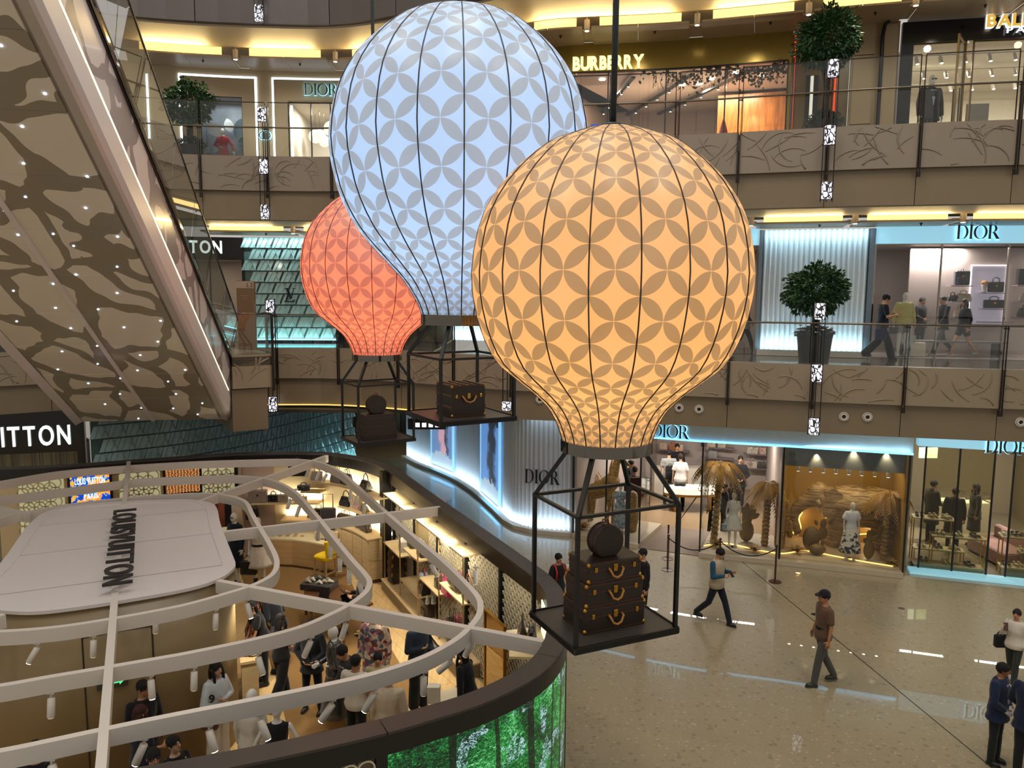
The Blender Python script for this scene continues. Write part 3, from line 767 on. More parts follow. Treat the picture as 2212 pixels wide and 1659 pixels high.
seams=[rs(u,v)for u,v in((760,983),(840,1004),(1038,1137),(1187,1242),(1205,1420),(837,1583))]
cuts=[0]+seams+[RLEN]
for a,b in zip(cuts,cuts[1:]):
 g=MB();n=max(4,int((b-a)/.25))
 A=[];B=[]
 for i in range(n+1):
  p,t=along(RIM,a+.006+(b-a-.012)*i/n);q=Vector((-t.y,t.x));sgn=1 if(offset(RIM,.28)[60]-RIMI[60]).length<.1 else-1
  A.append(p);B.append(p+q*sgn*.28)
 band(g,A,B,ZR-.03,ZR);part('rim_plate',g,M_rim,shop)
g=MB();O1=RIM;band(g,RIM,[a+(b-a)*.2 for a,b in zip(RIM,RIMI)],ZR-.24,ZR-.03);part('outer_band',g,M_rimd,shop)
g=MB();band(g,RIMI,[b+(a-b)*.2 for a,b in zip(RIM,RIMI)],ZR-.30,ZR-.03);part('inner_band',g,M_rimd,shop)
M_cream=mat('cream_wall','#cdb98f',.5,var=.03)
mid=[a+(b-a)*.45 for a,b in zip(RIM,RIMI)]
iw=[a+(b-a)*.78 for a,b in zip(RIM,RIMI)]
SGN=1 if(offset(RIM,.28)[60]-RIMI[60]).length<.1 else-1
def rimslab(mb,s0,s1,z0,z1,o0,o1):
 """piece of the shop wall between arc lengths; o = metres inward from the outer rim line"""
 n=max(1,int((s1-s0)/.25));L=[]
 for i in range(n+1):
  p,t=along(RIM,s0+(s1-s0)*i/n);q=Vector((-t.y,t.x))*SGN;a=p+q*o0;b=p+q*o1
  L.append([Vector((*a,z0)),Vector((*a,z1)),Vector((*b,z1)),Vector((*b,z0))])
 return mb.loft(L)
 # --- outside: forest screen on the round right end, petal lattice left of it
s_scr0,s_scr1=rs(1216,1310),rs(845,1582)
def forest():
 m,nb,p=newmat('forest_screen');uv=nb.coord('UV');sep=nb.new('ShaderNodeSeparateXYZ');nb.link(uv,sep.inputs[0]);x,y=sep.outputs[0],sep.outputs[1]
 fine=nb.noise(nb.scale(uv,(7,11,1),(0,0,.6)),2.6,6,.72,0,1.6)
 big=nb.noise(uv,1.1,3,.55,0,.8)
 f=nb.math('ADD',nb.math('MULTIPLY',fine,.75),nb.math('MULTIPLY',big,.45))
 col=nb.ramp(f,[(.46,rgb('#020c08')),(.56,rgb('#08351c')),(.64,rgb('#147a35')),(.70,rgb('#4fc45c')),(.75,rgb('#bfe8d8')),(.82,rgb('#eaf6ff'))])
 yel=nb.noise(uv,1.7,2);lo=nb.math('MULTIPLY',nb.math('GREATER_THAN',yel,.55),nb.math('LESS_THAN',y,1.2))
 col=nb.mix(nb.math('MULTIPLY',lo,.35),col,rgb('#8edb3a'))
 bl=nb.math('MULTIPLY',nb.math('GREATER_THAN',nb.noise(nb.scale(uv,(3,3,1)),1.0,2),.58),nb.math('GREATER_THAN',fine,.52));col=nb.mix(nb.math('MULTIPLY',bl,.75),col,rgb('#bfe0ee'))
 wob=nb.math('MULTIPLY',nb.math('SUBTRACT',nb.noise(uv,.9,2),.5),.16)
 tr=None
 for c,w in((.35,.05),(.75,.035),(1.25,.05),(1.62,.025),(2.15,.06),(2.7,.03),(3.3,.045)):
  k=nb.math('LESS_THAN',nb.math('ABSOLUTE',nb.math('SUBTRACT',nb.math('ADD',x,wob),c)),w);tr=k if tr is None else nb.math('MAXIMUM',tr,k)
 col=nb.mix(nb.math('MULTIPLY',tr,.86),col,rgb('#08110c'))
 p.inputs['Base Color'].default_value=(.01,.01,.01,1);nb.link(col,p.inputs['Emission Color']);p.inputs['Emission Strength'].default_value=1.0;p.inputs['Roughness'].default_value=.25
 return m
scr=thing('video_screen','curved video screen glowing with a green forest on the shop front','screen',(*along(RIM,(s_scr0+s_scr1)/2)[0],0))
n=60;vs=[];uv=[]
for i in range(n+1):
 s=s_scr0+(s_scr1-s_scr0)*i/n;p,t=along(RIM,s);q=Vector((-t.y,t.x))*SGN;p=p+q*.03
 for z in(.15,ZR-.24):vs.append((p.x-scr.location.x,p.y-scr.location.y,z));uv.append((s-s_scr0,z))
me=bpy.data.meshes.new('display');me.from_pydata(vs,[],[(2*i,2*i+2,2*i+3,2*i+1)for i in range(n)]);ul=me.uv_layers.new(name='UVMap')
idx=[0]*len(me.loops);me.loops.foreach_get('vertex_index',idx);ul.data.foreach_set('uv',[c for i in idx for c in uv[i]]);me.materials.append(forest())
o=bpy.data.objects.new('display',me);COL.objects.link(o);o.parent=scr
g=MB();rimslab(g,s_scr0,s_scr1,.0,.15,.0,.15);rimslab(g,s_scr0-.05,s_scr0,0,ZR-.24,0,.15);rimslab(g,s_scr1,s_scr1+.12,0,ZR-.24,0,.15);part('frame',g,M_rimd,scr,world=True)
g=MB();rimslab(g,s_scr0-.05,RLEN,0,ZR-.24,.06,.10);part('outer_core',g,M_rimd,shop)
def lattice(mb,s0,s1,z0,z1,off,pitch,r,th,S=None,nseg=16):
 """overlapping flat rings, a quatrefoil screen"""
 rows=int((z1-z0)/pitch)+1;cols=int((s1-s0)/pitch)+1
 for i in range(cols+1):
  for j in range(rows+1):
   for dx in((0,0),(.5,.5)):
    cs=s0+(i+dx[0])*pitch;cz=z0+(j+dx[1])*pitch
    if cs>s1 or cz>z1:continue
    f=S(cs,cz,off);ring=[]
    L=[]
    for k in range(nseg):
     a=k/nseg*2*pi;c,s_=cos(a),sin(a)
     L.append([f@Vector((c*r,0,s_*r)),f@Vector((c*r,th,s_*r)),f@Vector((c*(r-.016),th,s_*(r-.016))),f@Vector((c*(r-.016),0,s_*(r-.016)))])
    L.append(L[0]);mb.loft(L,caps=False)
def rimframe_out(s,z,off):
 p,t=along(RIM,s);q=Vector((-t.y,t.x))*SGN;p=p+q*off;return frame_at((p.x,p.y,z),(-t.x*1,-t.y*1,0))if SGN<0 else frame_at((p.x,p.y,z),(t.x,t.y,0))
M_ringm=mat('ring_champagne','#d2c7ac',.35,.25,var=.1)
lat=thing('petal_screen','champagne metal screen of overlapping rings left of the video wall','screen',(*along(RIM,s_scr1+1)[0],0))
g=MB();lattice(g,s_scr1+.22,s_scr1+3.2,1.2,ZR-.30,.0,.17,.095,.05,rimframe_out);part('ring_lattice',g,M_ringm,lat,world=True,stuff=True)
g=MB();rimslab(g,s_scr1+.12,s_scr1+3.4,.1,ZR-.25,.05,.058);part('backing',g,mat('lattice_mirror','#6f6658',.15,.6),lat,world=True)
# --- inside walls
s_lat0=rs(845,1012)
g=MB();rimslab(g,0,s_lat0,0,ZR-.05,.20,.24);part('inner_lining',g,M_cream,shop)
g=MB();rimslab(g,s_lat0,RLEN,0,ZR-.05,.06,.08);part('inner_lining',g,mat('screen_backing','#2e2a24',.4),shop)
# floor of the shop: planks and two rugs
def planks():
 m,nb,p=newmat('oak_planks');co=nb.scale(nb.coord(),(1,1,1))
 n=nb.noise(nb.scale(co,(9,.9,1)),1.5,5,.6);nb.link(nb.ramp(n,[(.3,rgb('#b3945f')),(.7,rgb('#d2b483'))]),p.inputs['Base Color']);p.inputs['Roughness'].default_value=.35;return m
M_oak=planks()
inner=[a+(b-a)*.6 for a,b in zip(RIM,RIMI)]
fl=thing('floor_shop','','');del fl['label'];del fl['category'];fl['kind']='structure'
g=MB();poly=[(p.x,p.y)for p in inner]+[(-16,5.5),(-16,19)]
g.prism(poly,.004,.012);part('sub_floor',g,M_oak,fl)
# single boards where they can be told apart (right side of the shop)
import itertools
rng=random.Random(2)
bd=Vector((.535,-.845));bn=Vector((.845,.535));O=Vector((-4.4,19.6))
base=None
for r in range(-4,12):
 x=r*.24;L0=rng.uniform(-1.2,0)
 while L0<12.5:
  L1=L0+rng.uniform(1.6,2.6);a=O+bd*L0+bn*x;c=O+bd*(L0+L1)/2+bn*x
  def inside(q):
   n_=len(inner);c_=False;P_=poly
   for i in range(len(P_)):
    x1,y1=P_[i];x2,y2=P_[i-1]
    if(y1>q.y)!=(y2>q.y)and q.x<(x2-x1)*(q.y-y1)/(y2-y1)+x1:c_=not c_
   return c_
  ok=all(inside(O+bd*k+bn*(x+w))for k in(L0,L1)for w in(-.1,.1))
  if ok:
   g=MB();m4=Matrix.Translation((c.x,c.y,.015))@Matrix.Rotation(atan2(bd.y,bd.x),4,'Z');g.mbox(m4,(L1-L0-.006,.234,.008));part('plank',g,MOAKS[rng.randrange(3)]if 'MOAKS' in globals()else M_oak,fl)
  L0=L1
def carpet(name,col1,col2):
 m,nb,p=newmat(name);n=nb.noise(nb.coord(),60,3,.7);nb.link(nb.mix(n,rgb(col1),rgb(col2)),p.inputs['Base Color']);p.inputs['Roughness'].default_value=.95;p.inputs['Specular IOR Level'].default_value=.1
 nb.link(nb.bump(n,.01,.6),p.inputs['Normal']);return m
M_rug=carpet('rug_wool','#6f5433','#8f7046')
rug=[atz(u,v,0)for u,v in((626,1601),(735,1575),(870,1548),(900,1500),(820,1360),(775,1300),(738,1205),(640,1205),(520,1240),(545,1300),(600,1480))]
g=MB();g.prism([(p.x,p.y)for p in rug],.020,.034);solo('rug',g,M_rug,'tan woven rug on the oak floor under the salesmen and shoppers','rug')
rug2=[atz(u,v,0)for u,v in((500,1200),(560,1190),(640,1192),(700,1210),(740,1250),(700,1300),(600,1320),(520,1290))]
# --- core block with its tray roof
core_px=[(0,1217),(52,1145),(71,1125),(95,1107),(145,1093),(260,1083),(376,1078.6),(425,1080),(457,1087),(469,1099),(477,1134),(503,1200),(508.7,1217.5),(503,1229),(474.5,1249),(405,1271),(260,1297),(145,1314),(72,1321),(9,1319)]
core=[atz(u,v,ZR)for u,v in core_px]
# the hidden left end mirrors the right one
core2=core+[atz(-45,1312,ZR),atz(-75,1298,ZR),atz(-70,1280,ZR)]
core_s=smoothline(core2,4,True)
CW=thing('wall_core','','');del CW['label'];del CW['category'];CW['kind']='structure'
M_core=mat('core_beige','#86724f',.32,var=.05,scale=1.2)
M_roof=mat('roof_white','#d2cdcb',.4,var=.03)
cc=sum((Vector((p.x,p.y,0))for p in core_s),Vector())/len(core_s)
def inset(poly,d):
 """plan polygon moved inwards"""
 n=len(poly);out=[]
 for i in range(n):
  a,b=poly[i-1],poly[(i+1)%n];t=(b-a);t.z=0;t.normalize();q=Vector((-t.y,t.x,0));p=poly[i]
  if(p+q*.1-Vector((cc.x,cc.y,p.z))).length>(p-q*.1-Vector((cc.x,cc.y,p.z))).length:q=-q
  out.append(p+q*d)
 return out
wallp=inset(core_s,.03)
g=MB();g.prism([(p.x,p.y)for p in wallp],0,ZR-.05);part('core_body',g,M_core,CW,True)
a_in=inset(core_s,.2)
g=MB();N=len(core_s)
L=[[core_s[i].copy(),core_s[i]-Vector((0,0,.05)),a_in[i]-Vector((0,0,.05)),a_in[i].copy()]for i in range(N)];L.append(L[0]);g.loft(L,caps=False);part('roof_rim',g,M_roof,CW)
def linex(v0u,v1u):
 return atz(*v0u,ZR-.05),atz(*v1u,ZR-.05)
 # roof boards between seams, sunk below the rim
import mathutils
def clip_half(poly,p,n,keep):
 out=[]
 for i in range(len(poly)):
  a,b=poly[i-1],poly[i];da=(a-p).dot(n)*keep;db=(b-p).dot(n)*keep
  if(da>=0)!=(db>=0):out.append(a+(b-a)*(da/(da-db)))
  if db>=0:out.append(b)
 return out
tray=[Vector((p.x,p.y))for p in inset(core_s,.19)]
cutl=[linex((63,1142),(457,1103)),linex((32,1206),(475,1154)),linex((0,1289),(494,1223))]
polys=[];rest=tray
for a,b in cutl:
 d=(b-a).xy.normalized();nrm=Vector((-d.y,d.x));far=clip_half(rest,a.xy+nrm*.012,nrm,1);rest=clip_half(rest,a.xy-nrm*.012,nrm,-1);polys.append(far)
polys.append(rest)
for k,P in enumerate(polys):
 if len(P)>2:g=MB();g.prism([tuple(p)for p in P],ZR-.045,ZR-.012-.003*k);part('roof_board',g,M_roof,CW)
g=MB();g.prism([tuple(p)for p in tray],ZR-.06,ZR-.046);part('roof_deck',g,M_dark,CW)
# door outline let into the core wall
cwall=[Vector((p.x,p.y))for p in wallp];cwall=cwall+[cwall[0]]
def corew(u,v):
 best=None;d=ray(u,v)
 for a,b in zip(cwall,cwall[1:]):
  e=b-a;det=d.x*(-e.y)+e.x*d.y
  if abs(det)<1e-9:continue
  t=(a.x*(-e.y)+e.x*a.y)/det;k=(d.x*a.y-d.y*a.x)/det
  if t>0 and 0<=k<=1 and(best is None or t<best[0]):best=(t,Vector((d.x*t,d.y*t,CZ+d.z*t)),e.normalized())
 return best[1],best[2]
p0,t0=corew(177,1376);p1,t1=corew(328,1352);p2,_=corew(190,1600);p3,_=corew(337,1560)
g=MB();out_n=Vector((t0.y,-t0.x,0));
if out_n.y>0:out_n=-out_n
zt=(p0.z+p1.z)/2
for p in(p0,p1):g.bar(Vector((p.x,p.y,.02))+out_n*.004,Vector((p.x,p.y,zt))+out_n*.004,.018,.012)
g.bar(Vector((p0.x,p0.y,zt))+out_n*.004,Vector((p1.x,p1.y,zt))+out_n*.004,.018,.012)
struct('door_1',g,mat('shadow_gap','#2c2013',.6),'flush door outlined by a dark gap in the beige core wall')
# letters on the roof
lc=thing('roof_sign','row of dark block letters standing across the white roof of the shop core','sign',tuple((atz(237,1183,ZR))))
a0,a1=atz(246,1104,ZR+.14),atz(221,1266,ZR+.14);up_=(atz(291,1103,ZR+.14)-a0)
fr=frame_at((a0+a1)/2+Vector((0,0,0)),a1-a0,up_)
sign_letters(lc,'LOUISVUITTON',.42,fr,mat('letter_charcoal','#2b2829',.4),depth=.035,gap=.16,total=(a1-a0).length,bold=.004)
for q in(.12,.36,.62,.86):
 pass
 # --- beams
M_beam=mat('beam_white','#cfc8bf',.42,var=.02)
ring_px=[
[(72,1103),(150,1089),(270,1075),(350,1069),(434,1065),(480,1068),(512,1075),(532,1085),(545,1110),(562,1140),(580,1170),(595,1200),(598,1220),(590,1238),(570,1252),(532,1268),(430,1298),(361,1314),(240,1336),(120,1354),(0,1363),(-90,1362),(-170,1330),(-120,1230),(-40,1140),(20,1112)],
[(0,1074),(150,1054),(300,1035),(430,1029),(500,1027),(560,1031),(600,1041),(640,1064),(680,1108),(720,1158),(760,1207),(785,1235),(798,1254),(794,1272),(780,1287),(753,1306),(712,1327),(644,1355),(536,1383),(400,1411),(361,1418),(228,1441),(108,1461),(0,1480),(-150,1500),(-330,1500),(-420,1440),(-330,1280),(-180,1120),(-90,1088)],
[(0,1040),(130,1018),(270,1006),(420,997),(560,993),(640,992),(690,998),(735,1018),(770,1048),(830,1102),(900,1162),(960,1213),(1010,1262),(1033,1290),(1038,1310),(1033,1330),(1018,1350),(985,1380),(915,1418),(807,1454),(671,1485),(536,1512),(361,1546),(216,1576),(108,1599),(0,1621),(-200,1655),(-450,1660),(-600,1560),(-450,1330),(-250,1120),(-120,1060)]]
bm=thing('ceiling_beams','','');del bm['label'];del bm['category'];bm['kind']='structure'
RINGS=[]
for px in ring_px:
 P=smoothline([atz(u,v,ZR)for u,v in px],6,True);RINGS.append(P)
 g=MB();g.sweep([p-Vector((0,0,.0))for p in P],.085,.185,closed=True);part('ring_beam',g,M_beam,bm,'auto')
for a,b in(((278,996),(268,1090)),((250,1258),(214,1700)),((431,1081),(706,983)),((480,1148),(950,1094)),((470,1253),(1174,1384)),((8,1326),(-260,1420)),((60,1108),(-120,1068))):
 g=MB();A,B=atz(*a,ZR+.004),atz(*b,ZR+.004);n=max(2,int((B-A).length/1));g.sweep([A+(B-A)*i/n for i in range(n+1)],.095,.19);part('spoke_beam',g,M_beam,bm)
 # row of letters sits on this spoke too: a slim bar under them
g=MB();A,B=atz(268,1100,ZR+.02),atz(248,1262,ZR+.02);g.sweep([A,B],.09,.06);part('spoke_beam',g,M_beam,bm)
# --- spotlights hanging from the beams
spots=[(103,1392,-.5,1),(202,1352+20,0,0),(337,1342,0,0),(445,1327,0,0),(519,1310,.3,1),(112,1495,0,0),(316,1462,.1,1),(420,1440,0,0),(301,1605,-.4,1),(447,1575,.3,1),(125,1640,.3,1),(570,1552,.4,1),(541,1412,.3,0),(645,1385,-.4,0),(706,1510,-.6,1),(805,1500,-.5,1),(897,1462,0,0),(955,1427,-.9,0),(1007,1395,-.5,0),(727,1350,-.3,0),(757,1210,0,0),(779,1238,0,0),(799,1258,.3,1),(738,1185,0,0),(722,1146,0,0),(640,1068,-.3,0),(655,1082,-.3,0),(672,1095,-.3,0),(685,1015,-.4,0),(704,1021,-.4,0),(725,1028,-.5,0),(766,1062,0,0),(784,1077,-.2,0),(798,1091,-.1,0),(968,1222,.5,0),(1027,1240,.0,0)]
k=0
for u,v,tilt,lit in spots:
 p0=atz(u,v,ZR-.32);best=min((q for P in RINGS for q in P),key=lambda q:(q.xy-p0.xy).length)
 q=best if(best.xy-p0.xy).length<.35 else p0
 th=thing('spotlight',SPOTL[k]if k<len(SPOTL)else 'white spotlight','spotlight',(q.x,q.y,ZR-.185),0,'white spotlights under the shop beams');k+=1
 g=MB();g.box((0,0,-.012),(.09,.05,.024));g.bar((0,0,-.02),(0,0,-.09),.018);part('mount',g,M_white,th)
 d=Vector((sin(tilt),-.15,-cos(tilt))).normalized();g=MB();g.tube([Vector((0,0,-.07)),Vector((0,0,-.07))+d*.01,Vector((0,0,-.07))+d*.22,Vector((0,0,-.07))+d*.23],[.034,.042,.042,.036],12);part('barrel',g,M_white,th,'auto')
 g=MB();c=Vector((0,0,-.07))+d*.232;g.tube([c,c+d*.004],[.032,.032],12);part('lens',g,M_lamp if lit else mat('lens_off','#e8dcc0',.2,emit='#ffe9c0',es=.6),th)
 # light of those spots on the shop
for u,v in((620,1480),(720,1400),(860,1480),(700,1250),(900,1330),(560,1560),(620,1180),(960,1420),(400,1600)):
 p=atz(u,v,0);spot('shop_spot',(p.x,p.y-.2,ZR-.25),(p.x,p.y+.1,0),115,(1,.89,.70),110,.7,.06)
 # ================================================================== shops round the galleries
def sat(poly,u,v):
 p,s=onwall(poly,u,v);return s,p.z
def facade(name,poly,s0,s1,z0,z1,holes,m,th=.12,out=0.0):
 """wall piece by piece round its openings; holes = (a, b, zlo, zhi)"""
 root=thing(name,'','');del root['label'];del root['category'];root['kind']='structure'
 holes=sorted(holes);x=s0
 for a,b,lo,hi in holes:
  if a>x+.01:g=MB();wslab(g,poly,x,a,z0,z1,out,th);part('wall_panel',g,m,root)
  if hi<z1-.01:g=MB();wslab(g,poly,a,b,hi,z1,out,th);part('wall_panel',g,m,root)
  if lo>z0+.01:g=MB();wslab(g,poly,a,b,z0,lo,out,th);part('wall_panel',g,m,root)
  x=b
 if x<s1-.01:g=MB();wslab(g,poly,x,s1,z0,z1,out,th);part('wall_panel',g,m,root)
 return root
def room(poly,s0,s1,z0,z1,D,mw,mf,mc,power,col=(1,.93,.82),d0=.15,lamps=1):
 root=thing('wall_interior','','');del root['label'];del root['category'];root['kind']='structure'
 g=MB();wslab(g,poly,s0,s1,z0,z1,-D,.08);part('back_wall',g,mw,root)
 for s in(s0,s1):
  f=frm(poly,s,(z0+z1)/2,0);g=MB();g.mbox(f@Matrix.Translation((0,D/2+d0/2,0)),(.06,D-d0,z1-z0));part('side_wall',g,mw,root)
 g=MB();wdeck(g,poly,s0,s1,d0,D,z0+.012,.01);part('floor',g,mf,root)
 g=MB();wdeck(g,poly,s0,s1,d0,D,z1+.05,.05);part('ceiling',g,mc,root)
 for k in range(lamps):
  s=s0+(s1-s0)*(k+.5)/lamps;f=frm(poly,s,z1-.06,-D*.5);a_=frm(poly,s-min(.9,(s1-s0)*.3/lamps),z1-.06,-D*.45).translation;b_=frm(poly,s+min(.9,(s1-s0)*.3/lamps),z1-.06,-D*.45).translation;strip('shop_ceiling_lamp',a_,b_,power/lamps,col,(0,0,-1),.12)
 return root
def neon(root,poly,s0,s1,z0,z1,m,out,w=.05,sides='lrt'):
 """thin lit edge round a raised wall panel"""
 if 'l' in sides:g=MB();wslab(g,poly,s0-w,s0,z0,z1+w,out,.03);part('light_edge',g,m,root)
 if 'r' in sides:g=MB();wslab(g,poly,s1,s1+w,z0,z1+w,out,.03);part('light_edge',g,m,root)
 if 't' in sides:g=MB();wslab(g,poly,s0,s1,z1,z1+w,out,.03);part('light_edge',g,m,root)
M_led=glow('led_white','#eaf4ff',2.6)
M_halo=glow('halo_cyan','#9fe6ff',2.2)
M_cyan=glow('cyan_light','#a6dcf2',1.15)
M_letter=mat('letter_black','#0c0f16',.3)
M_beigew=mat('beige_wall','#b9a98a',.45,var=.04)
M_grey=mat('warm_grey_wall','#a5968a',.5,var=.04)
M_pale=mat('pale_wall','#c9c0b2',.5,var=.04)
def pane(name,label,poly,s0,s1,z0,z1,out=0.0,n=1,fr=None,cat='glass front'):
 th=thing(name,label,cat,tuple(frm(poly,(s0+s1)/2,z0,out).translation))
 for k in range(n):
  a=s0+(s1-s0)*k/n;b=s0+(s1-s0)*(k+1)/n
  g=MB();wslab(g,poly,a+.012,b-.012,z0,z1,out,.012);part('glass_pane',g,M_glassg,th,world=True)
 if fr:
  g=MB()
  for k in range(n+1):
   a=s0+(s1-s0)*k/n;wslab(g,poly,a-.02,a+.02,z0,z1,out+.02,.05)
  wslab(g,poly,s0,s1,z1-.02,z1+.03,out+.02,.05);part('frame',g,fr,th,world=True)
 return th
def textsign(name,label,txt,poly,u0,v0,u1,v1,z_h,m,style='sans',out=.08,depth=.05,halo=None,gap=.10,bold=0):
 """letters on a wall between two picture points on their middle line, z_h high"""
 s0,za=sat(poly,u0,v0);s1,zb=sat(poly,u1,v1);s=(s0+s1)/2;z=(za+zb)/2-z_h/2
 f=frm(poly,s,z,out);th=thing(name,label,'sign',tuple(f.translation))
 sign_letters(th,txt,z_h,f,m,style,depth,gap,total=(s1-s0),bold=bold)
 if halo:
  f2=frm(poly,s,z-.012,out-depth-.005)
  L0=len(th.children);sign_letters(th,txt,z_h+.024,f2,halo,style,.012,gap,total=(s1-s0)+.03,bold=bold+.014)
  for c in list(th.children)[L0:]:c.name='halo'
 return th
 # ---------------------------------------------------------------- L3 left: pale shop with lit frames
sL,zt=sat(SHOP,292,145);sR=sat(SHOP,1000,170)[0];zt3=Z3+3.62
w0,wz=sat(SHOP,432,207);w1=sat(SHOP,523,210)[0];d0_,dz=sat(SHOP,622,218);d1_=sat(SHOP,790,218)[0]
fa=facade('wall_kids_shop',SHOP,sL-4,sR,Z3,zt3,[(w0,w1,Z3,wz),(d0_,d1_,Z3,dz)],M_beigew)
pa,pz=sat(SHOP,390,164);pb=sat(SHOP,550,176)[0];pc=sat(SHOP,592,178)[0];pd=sat(SHOP,960,178)[0];pz=sat(SHOP,470,168)[1]
for a,b,sd,hole in((pa,pb,'lrt',(w0,w1,wz)),(pc,pd,'lt',(d0_,d1_,dz))):
 for x0,x1 in((a,hole[0]),(hole[1],b)):
  g=MB();wslab(g,SHOP,x0,x1,Z3,pz,.07,.06);part('raised_panel',g,M_beigew,fa)
 g=MB();wslab(g,SHOP,hole[0],hole[1],hole[2],pz,.07,.06);part('raised_panel',g,M_beigew,fa)
 neon(fa,SHOP,a,b,Z3+.1,pz,M_led,.045,.07,sd)
a=sat(SHOP,316,200)[0];neon(fa,SHOP,a-2,a,Z3+1.2,pz-.1,M_led,.045,.07,'r')
textsign('shop_sign','dark serif sign with pale halo on the pale shop of the top gallery','DIOR',SHOP,659,195,731,197,.37,mat('letter_navy','#1a2438',.3),'serif',.2,.05,M_halo,.06)
# round emblem on the pier
f=frm(SHOP,*sat(SHOP,573,293),.06);th=thing('wall_emblem','small lit round emblem on the pier between the two lit frames','emblem',tuple(f.translation))
for sgn in(-1,1):
 g=MB();P=[f@Vector((sgn*(.05+.13*cos(t)),0,.12*sin(t)))for t in np.linspace(-1.9,1.9,14)];g.tube(P,.02,6);g.bar(f@Vector((-sgn*.03,0,-.12)),f@Vector((-sgn*.03,0,.12)),.025);part('letter',g,M_letter,th,True,world=True)
 g=MB();P=[f@Vector((sgn*(.05+.135*cos(t)),.02,.125*sin(t)))for t in np.linspace(-1.9,1.9,14)];g.tube(P,.036,6);part('halo',g,M_halo,th,True,world=True)
 # window with big leaves
def painted():
 m,nb,p=newmat('misty_backdrop');n=nb.noise(nb.coord(),1.1,5);nb.link(nb.ramp(n,[(.3,rgb('#3c434a')),(.75,rgb('#8b9094'))]),p.inputs['Base Color']);return m
room(SHOP,w0-.05,w1+.05,Z3,wz+.05,1.1,painted(),M_pale,M_grey,30,(.85,.93,1))
pane('shop_window','display window with big paper leaves on the top gallery',SHOP,w0,w1,Z3,wz,.02,1,M_dark)
def leafshape(mb,f,L,w,bend=.3,n=7,th=.012):
 rows=[]
 for i in range(n+1):
  t=i/n;ww=w*sin(pi*min(1,t*.96+.03))**.8;y=L*t;d=bend*L*t*t
  rows.append([f@Vector((-ww,d,y)),f@Vector((0,d+.12*ww,y)),f@Vector((ww,d,y)),f@Vector((0,d+.12*ww+th,y))])
 mb.loft(rows)
r5=random.Random(5)
for k,(u,v,rot,L,w,c)in enumerate(((500,288,.6,.9,.28,'#1d3b45'),(478,282,-1.1,.8,.22,'#6f6b66'),(508,300,1.5,.8,.3,'#24464f'),(490,276,-.3,.5,.16,'#8d8a85'),(512,318,.3,.6,.2,'#1c3a40'),(452,335,-1.3,.8,.18,'#16343a'),(438,322,-.6,.6,.16,'#1b3d36'),(447,335,1.2,.6,.16,'#20494a'))):
 s,z=sat(SHOP,u,v);f=frm(SHOP,s,z,-.7)@Matrix.Rotation(rot,4,'Y');g=MB();leafshape(g,f,L,w)
 solo('paper_leaf',g,mat('leaf_'+c[1:],c,.6),['teal leaf at the upper right of the window display','grey leaf left of the mannequin head in the window display','teal leaf pointing right in the window display','pale leaf above the red mannequin','dark teal leaf right of the red mannequin','dark leaf lying at the bottom left of the window','dark green leaf rising at the left window edge','blue green leaf at the feet of the red mannequin'][k],'paper leaf','paper leaves in the shop window','auto')
 # bright doorway of that shop
room(SHOP,d0_-.1,d1_+.1,Z3,dz+.1,4.2,M_pale,M_pale,mat('shop_ceiling','#b8ae9c',.5),200,(1,.95,.85))
pane('shop_window','bright glass doorway left of the blue white balloon',SHOP,d0_+.02,sat(SHOP,720,260)[0],Z3,dz-.05,.0,2,M_dark)
g=MB();wslab(g,SHOP,d0_+.03,d0_+.10,Z3+.1,dz-.1,-.2,.03);struct('trim_3',g,M_led)
for k,(u,v,r)in enumerate(((700,262,.26),(672,272,.2),(678,282,.2),(652,266,.24),(703,270,.22))):
 s,z=sat(SHOP,u,v);f=frm(SHOP,s,z+.02,-1.3-.35*k);th=thing('globe_lamp',['largest white globe lamp in the bright doorway','small white globe lamp in the middle of the doorway','white globe lamp hanging lowest in the doorway','pinkish globe lamp behind the doorway glass on the left','white globe lamp half behind the largest globe'][k],'lamp',tuple(f.translation),0,'globe lamps in the doorway')
 g=MB();g.ball((0,0,0),r,18,12);part('globe',g,glow('globe_white','#fff4e0',.9),th,True);g=MB();g.tube([(0,0,r*.95),(0,0,1.0)],.008,5);g.lathe([(.03,r*.97),(.05,r*.93)],10);part('cord',g,M_dark,th)
 # ---------------------------------------------------------------- L3 middle: gold fronted shop
b0,bz=sat(SHOP,1235,166);b1=sat(SHOP,1703,130)[0];bz=sat(SHOP,1480,148)[1];bT=Z3+3.62;bs=sat(SHOP,1120,200)[0];be=sat(SHOP,1712,100)[0]
M_gold=mat('olive_gold','#8a7430',.22,.55,var=.08)
facade('wall_gold_shop',SHOP,bs,be,Z3,bT,[(b0-.6,b1,Z3,bz)],M_gold)
textsign('shop_sign','bright cream block lettering on the gold shop front','BURBERRY',SHOP,1238,140,1391,133,.37,glow('sign_cream','#fff2a6',1.5),'sans',.12,.06,None,.05,.022)
M_woodw=wood('amber_wood','#6d3f17','#a5682b',.35,(8,8,1))
room(SHOP,b0-1.2,b1+.15,Z3,bz+.12,6.0,mat('dim_wall','#75604f',.5),mat('dim_floor','#4a3d34',.3),mat('dim_ceiling','#a8917e',.5),480,(1,.80,.62),lamps=2)
pane('shop_window','long glass front of the gold shop with vine print along its top',SHOP,b0-.6,b1,Z3,bz,.02,4,M_dark)
f0=sat(SHOP,1540,250)[0]
g=MB();wslab(g,SHOP,f0,b1+.1,Z3,bz,-3.4,.05);struct('wall_timber',g,M_woodw)
